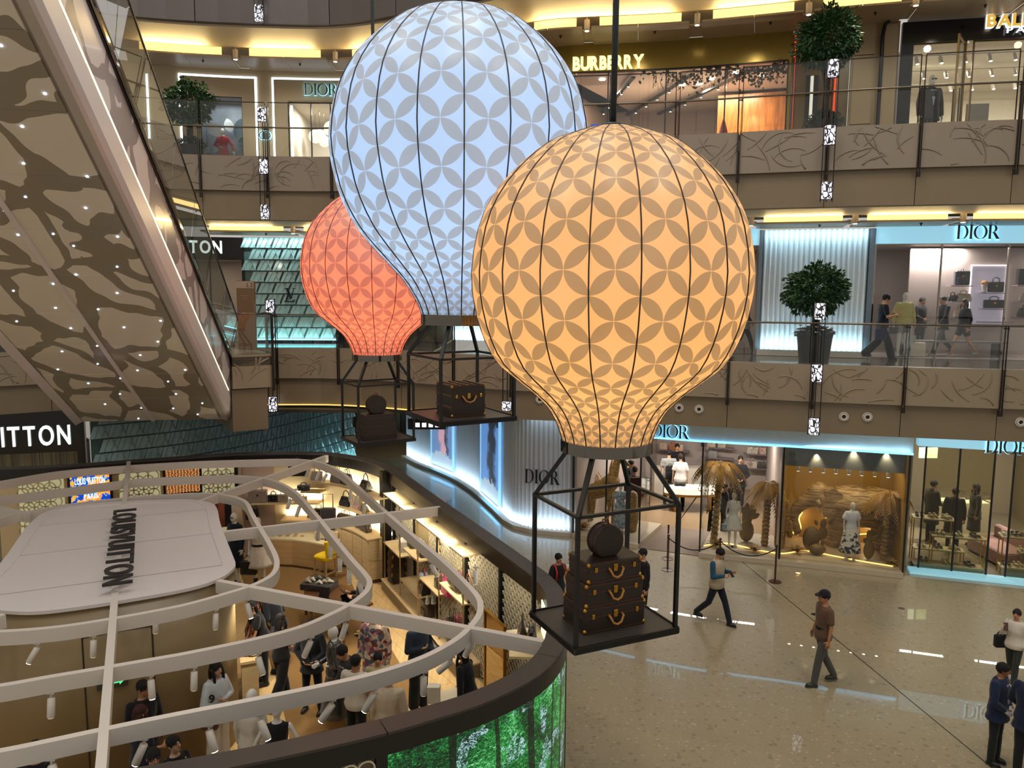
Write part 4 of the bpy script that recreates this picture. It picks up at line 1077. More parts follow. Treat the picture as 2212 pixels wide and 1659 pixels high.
sp_=frm(SHOP,(f0+b1)/2,Z3+2.2,-2.4).translation;spot('wood_wash',sp_,frm(SHOP,(f0+b1)/2+.4,Z3+.5,-3.3).translation,60,(1,.6,.25),120)
for k,(ua,va,ub,vb)in enumerate(((1368,162,1280,238),(1495,150,1342,255),(1622,135,1424,256))):
 sa=sat(SHOP,ua,va)[0];sb=sat(SHOP,ub,vb)[0];A=frm(SHOP,sa,bz-.02,-.6).translation;B=frm(SHOP,max(sb,b0-1),bz-.02,-5.6).translation
 th=thing('track_light',['black ceiling track over the blue panel in the gold shop','middle black ceiling track in the gold shop','longest black ceiling track in the gold shop'][k],'track light',tuple(A),0,'ceiling tracks in the gold shop')
 g=MB();g.bar(A,B,.12,.06);part('rail',g,M_black,th,world=True)
 for i in range(5):
  p=A+(B-A)*(i+.7)/5.6;g=MB();g.lathe([(.035,p.z-.12),(.045,p.z-.02)],10,(p.x,p.y,0));part('lamp_head',g,M_black,th,world=True);g=MB();g.lathe([(.03,p.z-.124),(.03,p.z-.12)],10,(p.x,p.y,0));part('lens',g,M_lamp,th,world=True)
for k,(u,v)in enumerate(((1298,180),(1534,153),(1505,168),(1583,233),(1646,150),(1470,180))):
 s,_=sat(SHOP,u,v);q=frm(SHOP,s,bz+.09,-1.2-.5*(k%3));g=MB();g.lathe([(.001,0),(.09,0),(.10,.012),(.001,.012)],14);solo('downlight',g,M_lamp,['round downlight at the left of the gold shop ceiling','round downlight near the vine print in the gold shop','round downlight between two tracks of the gold shop','low round downlight before the timber wall','round downlight nearest the right end of the gold shop','round downlight over the middle track of the gold shop'][k],'downlight',loc=tuple(q.translation))
s,z=sat(SHOP,1270,262);s1_,_=sat(SHOP,1332,262);g=MB();wslab(g,SHOP,s,s1_,Z3+.3,sat(SHOP,1300,236)[1],-2.,.06);solo('blue_screen',g,glow('blue_panel','#3f4fe0',.55),'deep blue lit panel behind the cable of the yellow balloon','panel')
# vine print: leaves and drooping stems fixed to the glass
strip('added_ceiling_fill',frm(SHOP,b0+1,Z3+.9,-2.2).translation,frm(SHOP,b1-1,Z3+.9,-2.2).translation,150,(1,.80,.60),(0,.2,1),.12)  # extra strip hidden low in the gold shop, added to brighten its ceiling
vg=MB();r6=random.Random(8)
for k in range(520):
 s=b1-.05-abs(r6.gauss(0,1))*2.0
 if s<b0+2:continue
 f=frm(SHOP,s,bz-.06-abs(r6.gauss(0,.22))-.08*sin(s*3),.032)@Matrix.Rotation(r6.uniform(0,6),4,'Y');L=r6.uniform(.06,.14);vg.add([f@Vector(p)for p in((0,0,0),(L*.3,0,L*.5),(0,0,L),(-L*.3,0,L*.5))],((0,1,2,3),))
for k in range(46):
 s=b1-.2-r6.random()*3.6;f=frm(SHOP,s,bz-.1,.032);vg.tube([f@Vector((.05*sin(i*1.3+k),0,-i*.13*r6.uniform(.7,1)))for i in range(5)],.006,3)
vt=part('vine_decal',vg,mat('vine_dark','#3c332a',.6));vt['kind']='stuff';vt['label']='dark vine print hanging along the top of the gold shop glass';vt['category']='decal'
# display objects by the window: yellow bag, red cone on a green drum, low rail
s,z=sat(SHOP,1524,290);f=frm(SHOP,s,Z3,-.75)
th=thing('display_drum','pale green drum with a tall red cone on top in the gold shop','display',tuple(frm(SHOP,sat(SHOP,1560,290)[0],Z3,-.9).translation))
g=MB();g.lathe([(.22,0),(.22,.78),(.20,.80)],24);part('drum',g,mat('mint','#8fb79a',.4),th,'auto');g=MB();g.lathe([(.20,.80),(.19,.85),(.10,1.2),(.03,1.45),(.005,1.5)],24);part('cone',g,mat('crimson','#a2202c',.5),th,True)
th=thing('backpack','yellow backpack standing left of the red cone','bag',tuple(f.translation));g=MB();g.rbox((0,0,.55),(.34,.2,.42),.1);g.rbox((0,0,.8),(.24,.16,.12),.07);part('body',g,mat('yellow_cloth','#d3b21e',.6),th,True)
g=MB();g.rbox((0,0,.17),(.5,.4,.34),.02);solo('display_plinth',g,mat('plinth_brown','#4c3c30',.5),'brown plinth under the yellow backpack','plinth',loc=tuple(f.translation))
g=MB();s,z=sat(SHOP,1650,268);f=frm(SHOP,s,Z3,-.5);g.tube([f@Vector(p)for p in((-.45,0,.45),(.45,0,.75),(.45,0,0))],.018,6);g.tube([f@Vector(p)for p in((-.45,0,0),(-.45,0,.45))],.018,6);th=solo('garment_rail',g,M_dark,'low slanted rail at the right end of the gold shop window','rack')
g=MB()
for k in range(14):x=r6.uniform(-.4,.4);g.rbox(tuple(f@Vector((x,r6.uniform(-.1,.1),.42+.3*(x+.45)/.9*.6))),(.2,.1,.1),.04)
part('folded_scarf',g,mat('pale_cloth','#b9aa98',.8),th,True)
# ---------------------------------------------------------------- L3 between shops: stone piers, red lines
q0=be;q1=sat(SHOP,1838,150)[0];q2=sat(SHOP,1900,150)[0];q3=sat(SHOP,1940,150)[0]
facade('wall_pier',SHOP,q0,q1,Z3,bT,[],mat('olive_wall','#6d5c2e',.3,var=.06),out=-.3)
pr_=facade('wall_pier',SHOP,q1,q3,Z3,bT,[],mat('pier_stone','#94805e',.4,var=.08,scale=1),out=-.05)
for k in range(4):g=MB();wslab(g,SHOP,q1+.05,q2-.15,Z3+k*.92+.02,Z3+(k+1)*.92-.01,.0,.06);part('stone_block',g,MATS['pier_stone'],pr_)
g=MB();wslab(g,SHOP,q2,q3-.05,Z3,bT-.1,.05,.1);part('stone_block',g,MATS['pier_stone'],pr_)
for u in(1716,1807):s=sat(SHOP,u,150)[0];g=MB();wslab(g,SHOP,s-.02,s+.02,Z3,bT-.1,-.18,.04);struct('trim_4',g,glow('red_line','#e2401c',1.2),'thin red lit line on the pier behind the potted tree')
for u in(1745,1762,1842):s=sat(SHOP,u,200)[0];g=MB();wslab(g,SHOP,s-.06,s+.06,Z3,sat(SHOP,u,160)[1],-.12,.1);struct('trim_5',g,M_black)
s=sat(SHOP,1752,200)[0];g=MB();wslab(g,SHOP,s-.08,s+.08,Z3+.2,sat(SHOP,1752,160)[1],-.2,.04);struct('trim_5',g,glow('pier_light','#e9e2d0',.8))
f=frm(SHOP,q2,0,.16);g=MB();g.tube([f@Vector(p)for p in((0,0,Z3),(0,0,bT-.45),(.04,0,bT-.15),(.14,-.02,bT-.05))],.05,8);struct('trim_6',g,M_blackg,'black curved edge strip on the stone pier')
# ---------------------------------------------------------------- L3 right: black framed shop
k0=sat(SHOP,1943,150)[0];o0,oz=sat(SHOP,1972,99);k1=k0+7;oz=sat(SHOP,2090,90)[1]
fb=facade('wall_black_shop',SHOP,k0,k1,Z3,bT-.1,[(o0,k1-.4,Z3,oz)],M_blackg,.2,.1)
textsign('shop_sign','gilt block lettering on the black shop front, cut by the view edge','BALMAIN',SHOP,2126,52,2300,40,.30,glow('gilt_lit','#e0b454',.8),'sans',.2,.05,M_led,.12,.012)
textsign('shop_sign','small pale lettering under the gilt name on the black shop','PARIS',SHOP,2168,71,2258,65,.15,M_led,'sans',.2,.03,None,.35)
room(SHOP,o0-.05,k1,Z3,oz+.12,6,mat('white_wall','#cfc6b4',.5),mat('white_floor','#b9ae9c',.15),mat('white_ceiling','#bfb8aa',.5),330,(1,.93,.80),lamps=2)
M_brz=mat('bronze_frame','#6d5630',.3,.8)
pane('shop_window','glass front of the black framed shop with bronze mullions',SHOP,o0,sat(SHOP,2083,150)[0],Z3,oz,.0,1,M_brz)
pane('shop_window','second glass bay right of the open door of the black shop',SHOP,sat(SHOP,2100,150)[0],k1-.4,Z3,oz,.0,2,M_brz)
f=frm(SHOP,sat(SHOP,2083,150)[0],Z3,-.03)@Matrix.Rotation(radians(62),4,'Z');th=thing('shop_door','glass door standing open in the black framed shop','door',tuple(f.translation))
W_=.95;g=MB();g.mbox(f@Matrix.Translation((-W_/2,0,(oz-Z3)/2)),(W_-.06,.012,oz-Z3-.1));part('glass_pane',g,M_glassg,th,world=True)
g=MB()
for x in(0,-W_):g.mbox(f@Matrix.Translation((x,0,(oz-Z3)/2)),(.05,.05,oz-Z3-.04))
for z in(.03,oz-Z3-.05):g.mbox(f@Matrix.Translation((-W_/2,0,z)),(W_,.05,.05))
part('frame',g,M_brz,th,world=True)
g=MB()
for x in(-.78,):
 for y in(-.07,.07):g.mbox(f@Matrix.Translation((x,y,1.05)),(.03,.03,1.1))
part('handle',g,M_black,th,world=True)
tk=0
for row in range(3):
 A=frm(SHOP,o0+.1,oz-.03,-1-1.6*row).translation;B=frm(SHOP,k1-.6,oz-.03,-1-1.6*row).translation
 th=thing('track_light',['nearest white lamp track in the black framed shop','middle white lamp track in the black framed shop','farthest white lamp track in the black framed shop'][row],'track light',tuple(A),0,'lamp tracks in the black framed shop');g=MB();g.bar(A,B,.04,.03);part('rail',g,M_white,th,world=True)
 for i in range(9):
  p=A+(B-A)*(i+.4)/9.5;g=MB();g.tube([p,p+Vector((0,0,-.06)),p+Vector((.03,-.03,-.22))],[.01,.05,.055],10);part('lamp_head',g,M_white,th,True,world=True);g=MB();g.ball(p+Vector((.033,-.033,-.225)),(.045,.045,.012),10,5);part('lens',g,M_lamp,th,world=True)
f=frm(SHOP,sat(SHOP,2165,240)[0],Z3,-1.6);g=MB();g.mbox(f@Matrix.Translation((0,0,1.0)),(.6,.05,1.4));solo('wall_panel_display',g,mat('grey_panel','#7d756a',.2),'grey upright panel inside the black framed shop','panel')
f=frm(SHOP,sat(SHOP,2196,245)[0],Z3,-.6);g=MB();g.mbox(f@Matrix.Translation((0,0,.5)),(.9,.5,.06));g.mbox(f@Matrix.Translation((-.35,0,.24)),(.05,.4,.48));g.mbox(f@Matrix.Translation((.35,0,.24)),(.05,.4,.48));solo('display_table',g,M_black,'low black table at the right end of the black shop window','table')
# ---------------------------------------------------------------- L2 left: black lintel sign, leaf-cut tile wall, dark bay
e0=sat(SHOP,380,540)[0];e1,_=sat(SHOP,527,540);eT=Z2+3.58
t0,tb=sat(SHOP,529,731);t1,tt=sat(SHOP,723,514);tt=min(tt,Z3-1.9)
zl=sat(SHOP,500,560)[1]
facade('wall_black_lintel',SHOP,e0-6,e1,Z2,sat(SHOP,500,513)[1],[(e0,e1-.06,Z2,zl)],M_blackg,.15,.06)
textsign('shop_sign','white block letters on the black lintel behind the escalator glass','VUITTON',SHOP,328,533,480,531,.43,glow('sign_white','#eaf8f0',1.5),'sans',.12,.04,None,.22,.012)
room(SHOP,e0-1,e1,Z2,zl+.05,3.5,M_grey,M_mfloor,M_grey,50,(1,.85,.68))
pane('shop_window','shop window under the black lintel beside the escalator',SHOP,e0,e1-.07,Z2,zl,.0,2,M_dark)
M_tile=mat('green_glass_tile','#94ada8',.3,.0,var=.10,scale=3,coat=.4)
M_tileb=mat('tile_back','#4f6663',.4)
def tilemesh(w,h):
 """leaf folded tile: a slanted parallelogram with two raised fins, tilted out at its foot"""
 g=MB();a=w*.30
 g.loft([[Vector((-w/2+a/2,.03,h/2)),Vector((w/2+a/2,.03,h/2)),Vector((w/2+a/2,.05,h/2)),Vector((-w/2+a/2,.05,h/2))],[Vector((-w/2-a/2,-.03,-h/2)),Vector((w/2-a/2,-.03,-h/2)),Vector((w/2-a/2,-.01,-h/2)),Vector((-w/2-a/2,-.01,-h/2))]])
 for x,sl in((-w*.26,a*1.2),(w*.16,a*1.2),(w*.30,-a*.9)):
  g.loft([[Vector((x+sl/2-.02,.02,h/2-.01)),Vector((x+sl/2+.02,.02,h/2-.01)),Vector((x+sl/2,-.015,h/2-.01))],[Vector((x-sl/2-.02,-.04,-h/2+.01)),Vector((x-sl/2+.02,-.04,-h/2+.01)),Vector((x-sl/2,-.085,-h/2+.01))]])
 return _mesh('tile',g,M_tile)
def tilewall(nm,poly,s0,s1,z0,z1,w,h,out=.08):
 root=thing(nm,'','');del root['label'];del root['category'];root['kind']='structure'
 g=MB();wslab(g,poly,s0,s1,z0,z1,0,.1);part('backing',g,M_tileb,root)
 me=tilemesh(w*.97,h*.95);nc=int((s1-s0)/w);nr=int((z1-z0)/h)
 for r in range(nr):
  for c in range(nc):
   s=s0+(c+.5+.5*(r%2))*(s1-s0)/nc
   if s>s1-.1:continue
   f=frm(poly,s,z0+(r+.5)*(z1-z0)/nr,out);o=bpy.data.objects.new('tile',me);COL.objects.link(o);o.parent=root;o.matrix_local=f
 return root
tilewall('wall_tiles',SHOP,t0,t1,tb,tt,.46,.36)
fT0=frm(SHOP,t0,tt-.03,.35).translation;fT1=frm(SHOP,t1,tt-.03,.35).translation;strip('tile_lamp',fT0,fT1,32,(.70,.95,1),(0,.5,-1),.1)
fT0=frm(SHOP,t0,tb-.05,.3).translation;fT1=frm(SHOP,t1,tb-.05,.3).translation;strip('tile_lamp',fT0,fT1,30,(.45,.92,1),(0,.5,1),.1)
g=MB();wslab(g,SHOP,t0,t1,tb-.03,tb,.16,.1);struct('trim_7',g,glow('cyan_line','#7fe3ee',1.6),'cyan lit line along the foot of the tile wall')
g=MB();wslab(g,SHOP,t0-.02,t1+.02,Z2,tb-.03,.05,.1);wslab(g,SHOP,t1,t1+.25,Z2,eT,.1,.15);struct('trim_8',g,M_blackg)
# monogram of two crossing letters on the tiles
f=frm(SHOP,*sat(SHOP,628,637),.22);th=thing('monogram','black crossed two-letter monogram on the green tile wall','monogram',tuple(f.translation))
def stroke(pts,w,sl=.0):
 g=MB();_poly(g,pts,.04);g.v=[tuple(f@Vector((v[0],v[1],v[2])))for v in g.v];return g
s_=.5
part('letter',stroke([(-.24*s_,.46*s_),(-.06*s_,.46*s_),(.16*s_,-.28*s_),(.07*s_,-.28*s_)],1),M_letter,th,world=True)
part('letter',stroke([(.30*s_,.46*s_),(.34*s_,.46*s_),(.15*s_,-.28*s_),(.08*s_,-.28*s_)],1),M_letter,th,world=True)
part('letter',stroke([(-.08*s_,.22*s_),(.04*s_,.22*s_),(-.16*s_,-.42*s_),(-.28*s_,-.42*s_)],1),M_letter,th,world=True)
part('letter',stroke([(-.36*s_,-.5*s_),(.30*s_,-.5*s_),(.40*s_,-.30*s_),(.36*s_,-.30*s_),(.22*s_,-.42*s_),(-.36*s_,-.42*s_)],1),M_letter,th,world=True)
part('letter',stroke([(-.32*s_,.42*s_),(.02*s_,.42*s_),(.02*s_,.46*s_),(-.32*s_,.46*s_)],1),M_letter,th,world=True);part('letter',stroke([(.20*s_,.42*s_),(.46*s_,.42*s_),(.46*s_,.46*s_),(.20*s_,.46*s_)],1),M_letter,th,world=True)
# direction pylon with its level number
a=aty(517,762,22.6);b=aty(555,762,22.6);tz=aty(530,607,22.6).z
th=thing('direction_pylon','tall brown direction pylon marked L2 beside the escalator','sign',((a.x+b.x)/2,22.6,Z2))
w=b.x-a.x;g=MB();g.rbox((0,0,(tz-Z2)/2),(w,.16,tz-Z2),.03);part('body',g,mat('pylon_brown','#6b5236',.3),th,'auto');g=MB();g.box((0,-.085,tz-Z2-.11),(w*.98,.01,.2));part('head_band',g,mat('pylon_tan','#9b8770',.4),th)
fr=frame_at((w*.28,-.092,tz-Z2-.17),(1,0,0));
L0=MB()
for mb,ch,x0,w_ in glyph('L2',.17,.01):L0.add([tuple(fr@Vector((v[0]-x0+(-.09 if ch=='L' else .01),v[1],v[2])))for v in mb.v],mb.f)
part('level_number',L0,mat('pylon_text','#4a3a28',.5),th)
g=MB()
for k in range(3):g.box((0,-.083,tz-Z2-.42-.05*k),(w*.5-.06*k,.006,.012))
part('small_print',g,mat('pylon_text2','#8a7a62',.5),th)
# dark bay between the tile wall and the pleated wall
y0,y1=t1+.25,sat(SHOP,978,720)[0]
M_olive=mat('smoked_glass','#4c4734',.10,.3,var=.12,scale=1.2,coat=.5)
ob=facade('wall_dark_bay',SHOP,y0,y1,Z2,eT,[],M_olive,.1,-.1)
for k in range(6):
 s=y0+(y1-y0)*k/6;g=MB();wslab(g,SHOP,s+.015,s+(y1-y0)/6-.015,Z2+.1,eT-.02,-.04,.06);part('wall_panel',g,M_olive,ob)
 g=MB();wslab(g,SHOP,s-.02,s+.02,Z2,eT,-.02,.06);part('mullion',g,M_dark,ob)
 # ---------------------------------------------------------------- pleated light walls
M_pleat=mat('pleated_white','#d3d8de',.45,var=.03)
def pleats(nm,poly,s0,s1,z0,z1,pitch,depth,out,lo,hi,col=(.55,.88,1),pl=1.0):
 root=thing(nm,'','');del root['label'];del root['category'];root['kind']='structure'
 n=int((s1-s0)/pitch);pts=[]
 for k in range(n*5+1):
  s=s0+(s1-s0)*k/(n*5);f=frm(poly,s,0,out+depth*abs(sin(k/5*pi)));pts.append(f.translation)
 g=MB();L=[[Vector((p.x,p.y,z0)),Vector((p.x,p.y,z1))]for p in pts];g.loft(L,caps=False,closed=False);part('pleats',g,M_pleat,root,True,stuff=True)
 g=MB();wslab(g,poly,s0,s1,z0,z1,out-.05,.05);part('backing',g,M_pleat,root)
 m=max(1,int((s1-s0)/1.1))
 for k in range(m):
  a=s0+(s1-s0)*k/m+.02;b=s0+(s1-s0)*(k+1)/m-.02
  if hi:strip('pleat_lamp',frm(poly,a,z1-.02,out+.32).translation,frm(poly,b,z1-.02,out+.32).translation,hi*(b-a),col,tuple(frm(poly,(a+b)/2,0,0).to_3x3()@Vector((0,.45,-1))),.08)
  if lo:strip('pleat_lamp',frm(poly,a,z0+.05,out+.30).translation,frm(poly,b,z0+.05,out+.30).translation,lo*(b-a),col,tuple(frm(poly,(a+b)/2,0,0).to_3x3()@Vector((0,.45,1))),.08)
 return root
zc=Z3-1.93
pleats('wall_pleated',SHOP,y1+.02,sat(SHOP,1250,700)[0],Z2+.2,zc,.14,.09,.05,12,9)
P0=sat(SHOP,1645,600)[0];P1=sat(SHOP,1872,600)[0];zP=Z3-1.93;zPb=Z2+.18
pleats('wall_pleated',SHOP,P0,P1,zPb,zP,.14,.10,.05,12,9)
g=MB();wslab(g,SHOP,P0-.05,P1+.1,Z2+.01,zPb,.25,.35);struct('trim_9',g,M_pale);g=MB();wslab(g,SHOP,P1,P1+.14,Z2,zP,.2,.3);wslab(g,SHOP,P0-.1,P0,Z2,zP,.2,.3);struct('trim_10',g,mat('steel_blue','#6f7a86',.25,.5))
# shop right of it
D0=P1+.16;D1=D0+8.5;zsb=sat(SHOP,2050,526)[1];zst=sat(SHOP,2050,489)[1]
g=MB();wslab(g,SHOP,D0,D1,zsb,zst,.14,.2);struct('wall_sign_band',g,mat('sign_band_blue','#bfe4f2',.35,emit='#8fd0ea',es=.75))
h0=sat(SHOP,1560,600)[0];g=MB();wslab(g,SHOP,h0,P0-.12,zsb,zst,.14,.2);struct('wall_sign_band',g,MATS['sign_band_blue'])
textsign('shop_sign','black serif sign on the pale blue band of the middle gallery shop','DIOR',SHOP,2059,503,2152,502,.37,M_letter,'serif',.24,.05,M_halo,.05)
room(SHOP,h0-.5,P0-.12,Z2,zsb,3,M_grey,M_mfloor,M_grey,30)
rm=room(SHOP,D0+.02,D1,Z2,zsb+.05,4.6,mat('mauve_wall','#a99a94',.5,var=.03),mat('store_floor','#8d8078',.15),mat('store_ceiling','#958880',.5),300,(1,.93,.88),lamps=2)
pane('shop_window','wide glass front of the middle gallery shop',SHOP,D0+.03,D1,Z2,zsb,.02,5,M_chrome)
sB=sat(SHOP,2015,600)[0]
g=MB();wslab(g,SHOP,sB,D1-.1,Z2,zsb,-2.2,.08);struct('wall_shelves',g,mat('mauve_wall2','#b0a19b',.5,var=.03))
n0,nz1=sat(SHOP,2071,574);n1=sat(SHOP,2150,574)[0];ni=thing('wall_niche','','');del ni['label'];del ni['category'];ni['kind']='structure'
k_=2.06
def back(u,v,D=2.1):
 """point on the shelf wall D behind the shop line"""
 p,s=onwall(offset(SHOP,D),u,v);return s/arclen(offset(SHOP,D))[-1]*arclen(SHOP)[-1],p.z
n0,nz1=back(2071,574);n1,_=back(2150,574);_,nz0=back(2100,700)
g=MB();wslab(g,SHOP,n0,n1,nz0,nz1,-2.15,.04);part('niche_back',g,mat('niche_lilac','#bdb4c2',.5,emit='#cfc6da',es=.25),ni);neon(ni,SHOP,n0,n1,nz0,nz1,glow('niche_edge','#fff6f0',1.6),-2.12,.03)
SH2=[]
for u0,u1,v in((2015,2060,617),(2080,2135,632),(2085,2130,666),(2160,2205,616),(2015,2055,650),(2160,2212,650),(2022,2055,684),(2080,2150,694),(2160,2212,684)):
 a,z=back(u0,v);b,_=back(u1,v);g=MB();wslab(g,SHOP,a,b,z-.025,z,-1.72,.42);SH2.append((a,b,z));part('shelf',g,mat('shelf_grey','#8a8088',.3),rm)
 # L2 tall table by the window and chrome plinths are placed with the goods
 # ---------------------------------------------------------------- ground: fluted wall, glass display bays, shop behind
flp=[(880,988),(907,1003),(945,1018),(987,1036),(1020,1055),(1046,1075),(1066,1093),(1086,1111),(1102,1127),(1120,1138),(1157,1147),(1200,1151),(1236,1154)]
FLUTE=[Vector((p.x,p.y))for p in smoothline([atz(u,v,.0)for u,v in flp],4)]
zG=Z2-1.70
pw=pleats('wall_fluted',FLUTE,.1,arclen(FLUTE)[-1]-.02,.12,zG+.02,.15,.10,.0,10,4,(.62,.84,1))
g=MB();wslab(g,FLUTE,.0,arclen(FLUTE)[-1],0,.12,.28,.4);struct('trim_11',g,M_pale,'pale ledge along the foot of the fluted wall')
textsign('shop_sign','large black serif sign on the fluted ground floor wall','DIOR',FLUTE,1140,1026,1211,1027,.42,M_letter,'serif',.2,.06,None,.12)
def poster_mat(nm,bg,fig,dark):
 m,nb,p=newmat(nm);uv=nb.coord('Generated');sep=nb.new('ShaderNodeSeparateXYZ');nb.link(uv,sep.inputs[0])
 n=nb.noise(nb.scale(uv,(3,3,6)),1.2,4);f=nb.math('ADD',sep.outputs[0],nb.math('MULTIPLY',nb.math('SUBTRACT',n,.5),.5));f2=nb.math('ADD',sep.outputs[2],nb.math('MULTIPLY',n,.3))
 c=nb.ramp(f,[(0,rgb(bg)),(.32,rgb(bg)),(.42,rgb(fig)),(.58,rgb(fig)),(.66,rgb(dark)),(.8,rgb(bg))]);c=nb.mix(nb.math('GREATER_THAN',f2,.95),c,rgb(dark));c=nb.mix(nb.math('LESS_THAN',f2,.32),c,rgb('#9fb0c0'))
 nb.link(c,p.inputs['Base Color']);nb.link(c,p.inputs['Emission Color']);p.inputs['Emission Strength'].default_value=.9;return m
for nm,u0,u1,vt,cs,lab in(('a',943,988,905,('#6a86b0','#c79aa6','#2a2530'),'lit fashion poster with a pink gown on the fluted wall'),('b',1052,1091,905,('#5b86c4','#2b2a33','#1c2030'),'lit fashion poster with dark figures nearer the large wall sign')):
 s0=onwall(FLUTE,u0,1010)[1];s1=onwall(FLUTE,u1,1040)[1];th=thing('poster',lab,'poster',tuple(frm(FLUTE,(s0+s1)/2,.3,.2).translation))
 g=MB();wslab(g,FLUTE,s0,s1,.32,3.55,.22,.05,n=3);part('print',g,poster_mat('poster_'+nm,*cs),th,world=True)
 g=MB();wslab(g,FLUTE,s0-.07,s0,.25,3.6,.24,.09,1);wslab(g,FLUTE,s1,s1+.07,.25,3.6,.24,.09,1);wslab(g,FLUTE,s0,s1,.25,.32,.24,.09,3);wslab(g,FLUTE,s0,s1,3.55,3.62,.24,.09,3);part('light_frame',g,glow('frame_blue','#86c4ea',.9),th,world=True)
GFp=[atz(1236,1160,0),atz(1380,1184,0),atz(1512,1202,0),atz(1700,1220,0),atz(1955,1248,0)];GFp.append(GFp[-1]+(GFp[-1]-GFp[-2])*1.6)
GF=[Vector((p.x,p.y))for p in GFp]
gs=lambda u,v=1180:onwall(GF,u,v)[1]
G0,G1,G2,G3,G4=gs(1237),gs(1380),gs(1511,1190),gs(1683,1200),gs(1950,1230);zGt=onwall(GF,1700,962)[0].z
g=MB();wslab(g,GF,G0,G4+.05,zGt,zG+.35,.05,.2);struct('wall_sign_band',g,mat('sign_band_pale','#c9d6da',.35));a=frm(GF,G0,zGt+.02,.14).translation;b=frm(GF,G4,zGt+.02,.14).translation
g=MB();wslab(g,GF,G0,G4+.05,zGt-.03,zGt+.02,.12,.06);struct('trim_12',g,glow('blue_line','#7cc8f4',2.0),'blue lit line under the pale sign band of the ground shop')
strip('sign_wash',a,b,26,(.45,.80,1),(0,.4,1),.05)
textsign('shop_sign','black serif sign above the entrance of the ground floor shop','DIOR',GF,1411,930,1490,931,.36,M_letter,'serif',.14,.05,M_halo,.05)
M_gfloor=mat('pale_oak','#8f7759',.25,var=.1);M_gwall=mat('pink_grey','#b3a49c',.5,var=.03)
gr=room(GF,G0+.0,G3+.0,0,zGt+.1,8.2,M_gwall,M_gfloor,M_gwall,300,(1,.94,.86),lamps=3)
for lab,a,b,n in(('glass front of the display bay with the wooden giraffe',G0,G1,2),('glass front of the display bay with the palms and white dress',G2,G3,1),('glass front of the display bay with the wooden elephant',G3,G4,1)):
 pane('shop_window',lab,GF,a,b,.14,zGt,.0,n,M_black)
for a,b,nm in((G0,G1,'giraffe'),(G2,G4,'elephant')):
 g=MB();wdeck(g,GF,a,b,-.12,2.2,.14,.135);o=struct('floor_display',g,mat('display_stone','#b5a78f',.4),'low pale plinth of the %s display bay'%nm)
g=MB();wdeck(g,GF,G1,G2,.0,2.4,.016,.012);struct('floor_threshold',g,mat('threshold','#7d6e62',.2))
for s,lab in((G1+.02,'glass door folded back left of the shop entrance'),(G2-.02,'glass door folded back right of the shop entrance')):
 f=frm(GF,s,0,0);th=thing('shop_door',lab,'door',tuple(f.translation));g=MB();g.mbox(f@Matrix.Translation((0,.55,zGt/2)),(.014,1.1,zGt-.1));part('glass_pane',g,M_glassg,th,world=True)
 g=MB();g.tube([f@Vector((.06,.9,1.0)),f@Vector((.06,.9,1.9))],.018,6);g.bar(f@Vector((0,.9,1.1)),f@Vector((.06,.9,1.1)),.02);g.bar(f@Vector((0,.9,1.8)),f@Vector((.06,.9,1.8)),.02);part('handle',g,M_chrome,th,True,world=True)
 # elephant bay: gold back wall and dark header
eb=room(GF,G3+.02,G4-.02,.14,zGt,2.25,mat('ochre_wall','#9a7a38',.5,var=.05),MATS['display_stone'],mat('grey_header','#6d706b',.4),34,(1,.76,.40),lamps=2)
for c in list(eb.children):
 if c.name.startswith('side_wall'):pass
g=MB();wslab(g,GF,G3+.05,G4-.05,zGt-.62,zGt,-.35,.05);struct('wall_header',g,MATS['grey_header'])
for k in range(8):
 f=frm(GF,G3+.4+k*(G4-G3-.8)/7,zGt-.64,-.6);th=thing('spotlight','%s small spotlight along the header of the elephant bay'%ordinal(k),'spotlight',tuple(f.translation),0,'spotlights of the elephant bay');g=MB();g.lathe([(.045,-.16),(.05,-.02),(.02,0)],10);part('barrel',g,M_white,th,True);g=MB();g.lathe([(.04,-.163),(.04,-.16)],10);part('lens',g,M_lamp,th)
 # corner shop at the right: set back glass with shoe tables, pale blue sign band
H0=gs(1953,1230);n_=along(GF,H0+1)[1];HF=offset(GF,.75);hs=lambda u,v=1200:onwall(HF,u,v)[1]
h0_=hs(1962);h1_=arclen(HF)[-1]-.2;zHt=onwall(HF,2100,966)[0].z
g=MB();wslab(g,HF,h0_,h1_,zHt,zG+.4,.30,.3);struct('wall_sign_band',g,MATS['sign_band_blue'])
textsign('shop_sign','black serif sign at the right edge on the pale blue band of the shoe shop','DIOR',HF,2122,955,2216,962,.40,M_letter,'serif',.38,.05,M_halo,.05)
room(HF,h0_-.05,h1_,0,zHt+.3,7,mat('taupe_wall','#9b8f78',.5,var=.03),mat('taupe_floor','#8d8270',.3),mat('taupe_ceiling','#9a9080',.5),230,(1,.93,.78),lamps=2)
M_mesh=glassmat('veiled_glass',(.80,.78,.66),.07,.05)
pn=pane('shop_window','veiled glass bay of the shoe shop, left of its doorway',HF,hs(1985),hs(2130,1230),.02,zHt,.0,2,M_black)
for c in pn.children:
 if c.name.startswith('glass_pane'):c.data.materials[0]=M_mesh
pn=pane('shop_window','veiled glass bay of the shoe shop, right of its doorway',HF,hs(2172,1230),h1_,.02,zHt,.0,2,M_black)
for c in pn.children:
 if c.name.startswith('glass_pane'):c.data.materials[0]=M_mesh
g=MB();wdeck(g,HF,h0_,h1_,-.40,.05,.07,.065);struct('trim_13',g,mat('sill_blue','#b6dce6',.3,emit='#7fd0e6',es=.45),'pale blue lit step before the shoe shop')
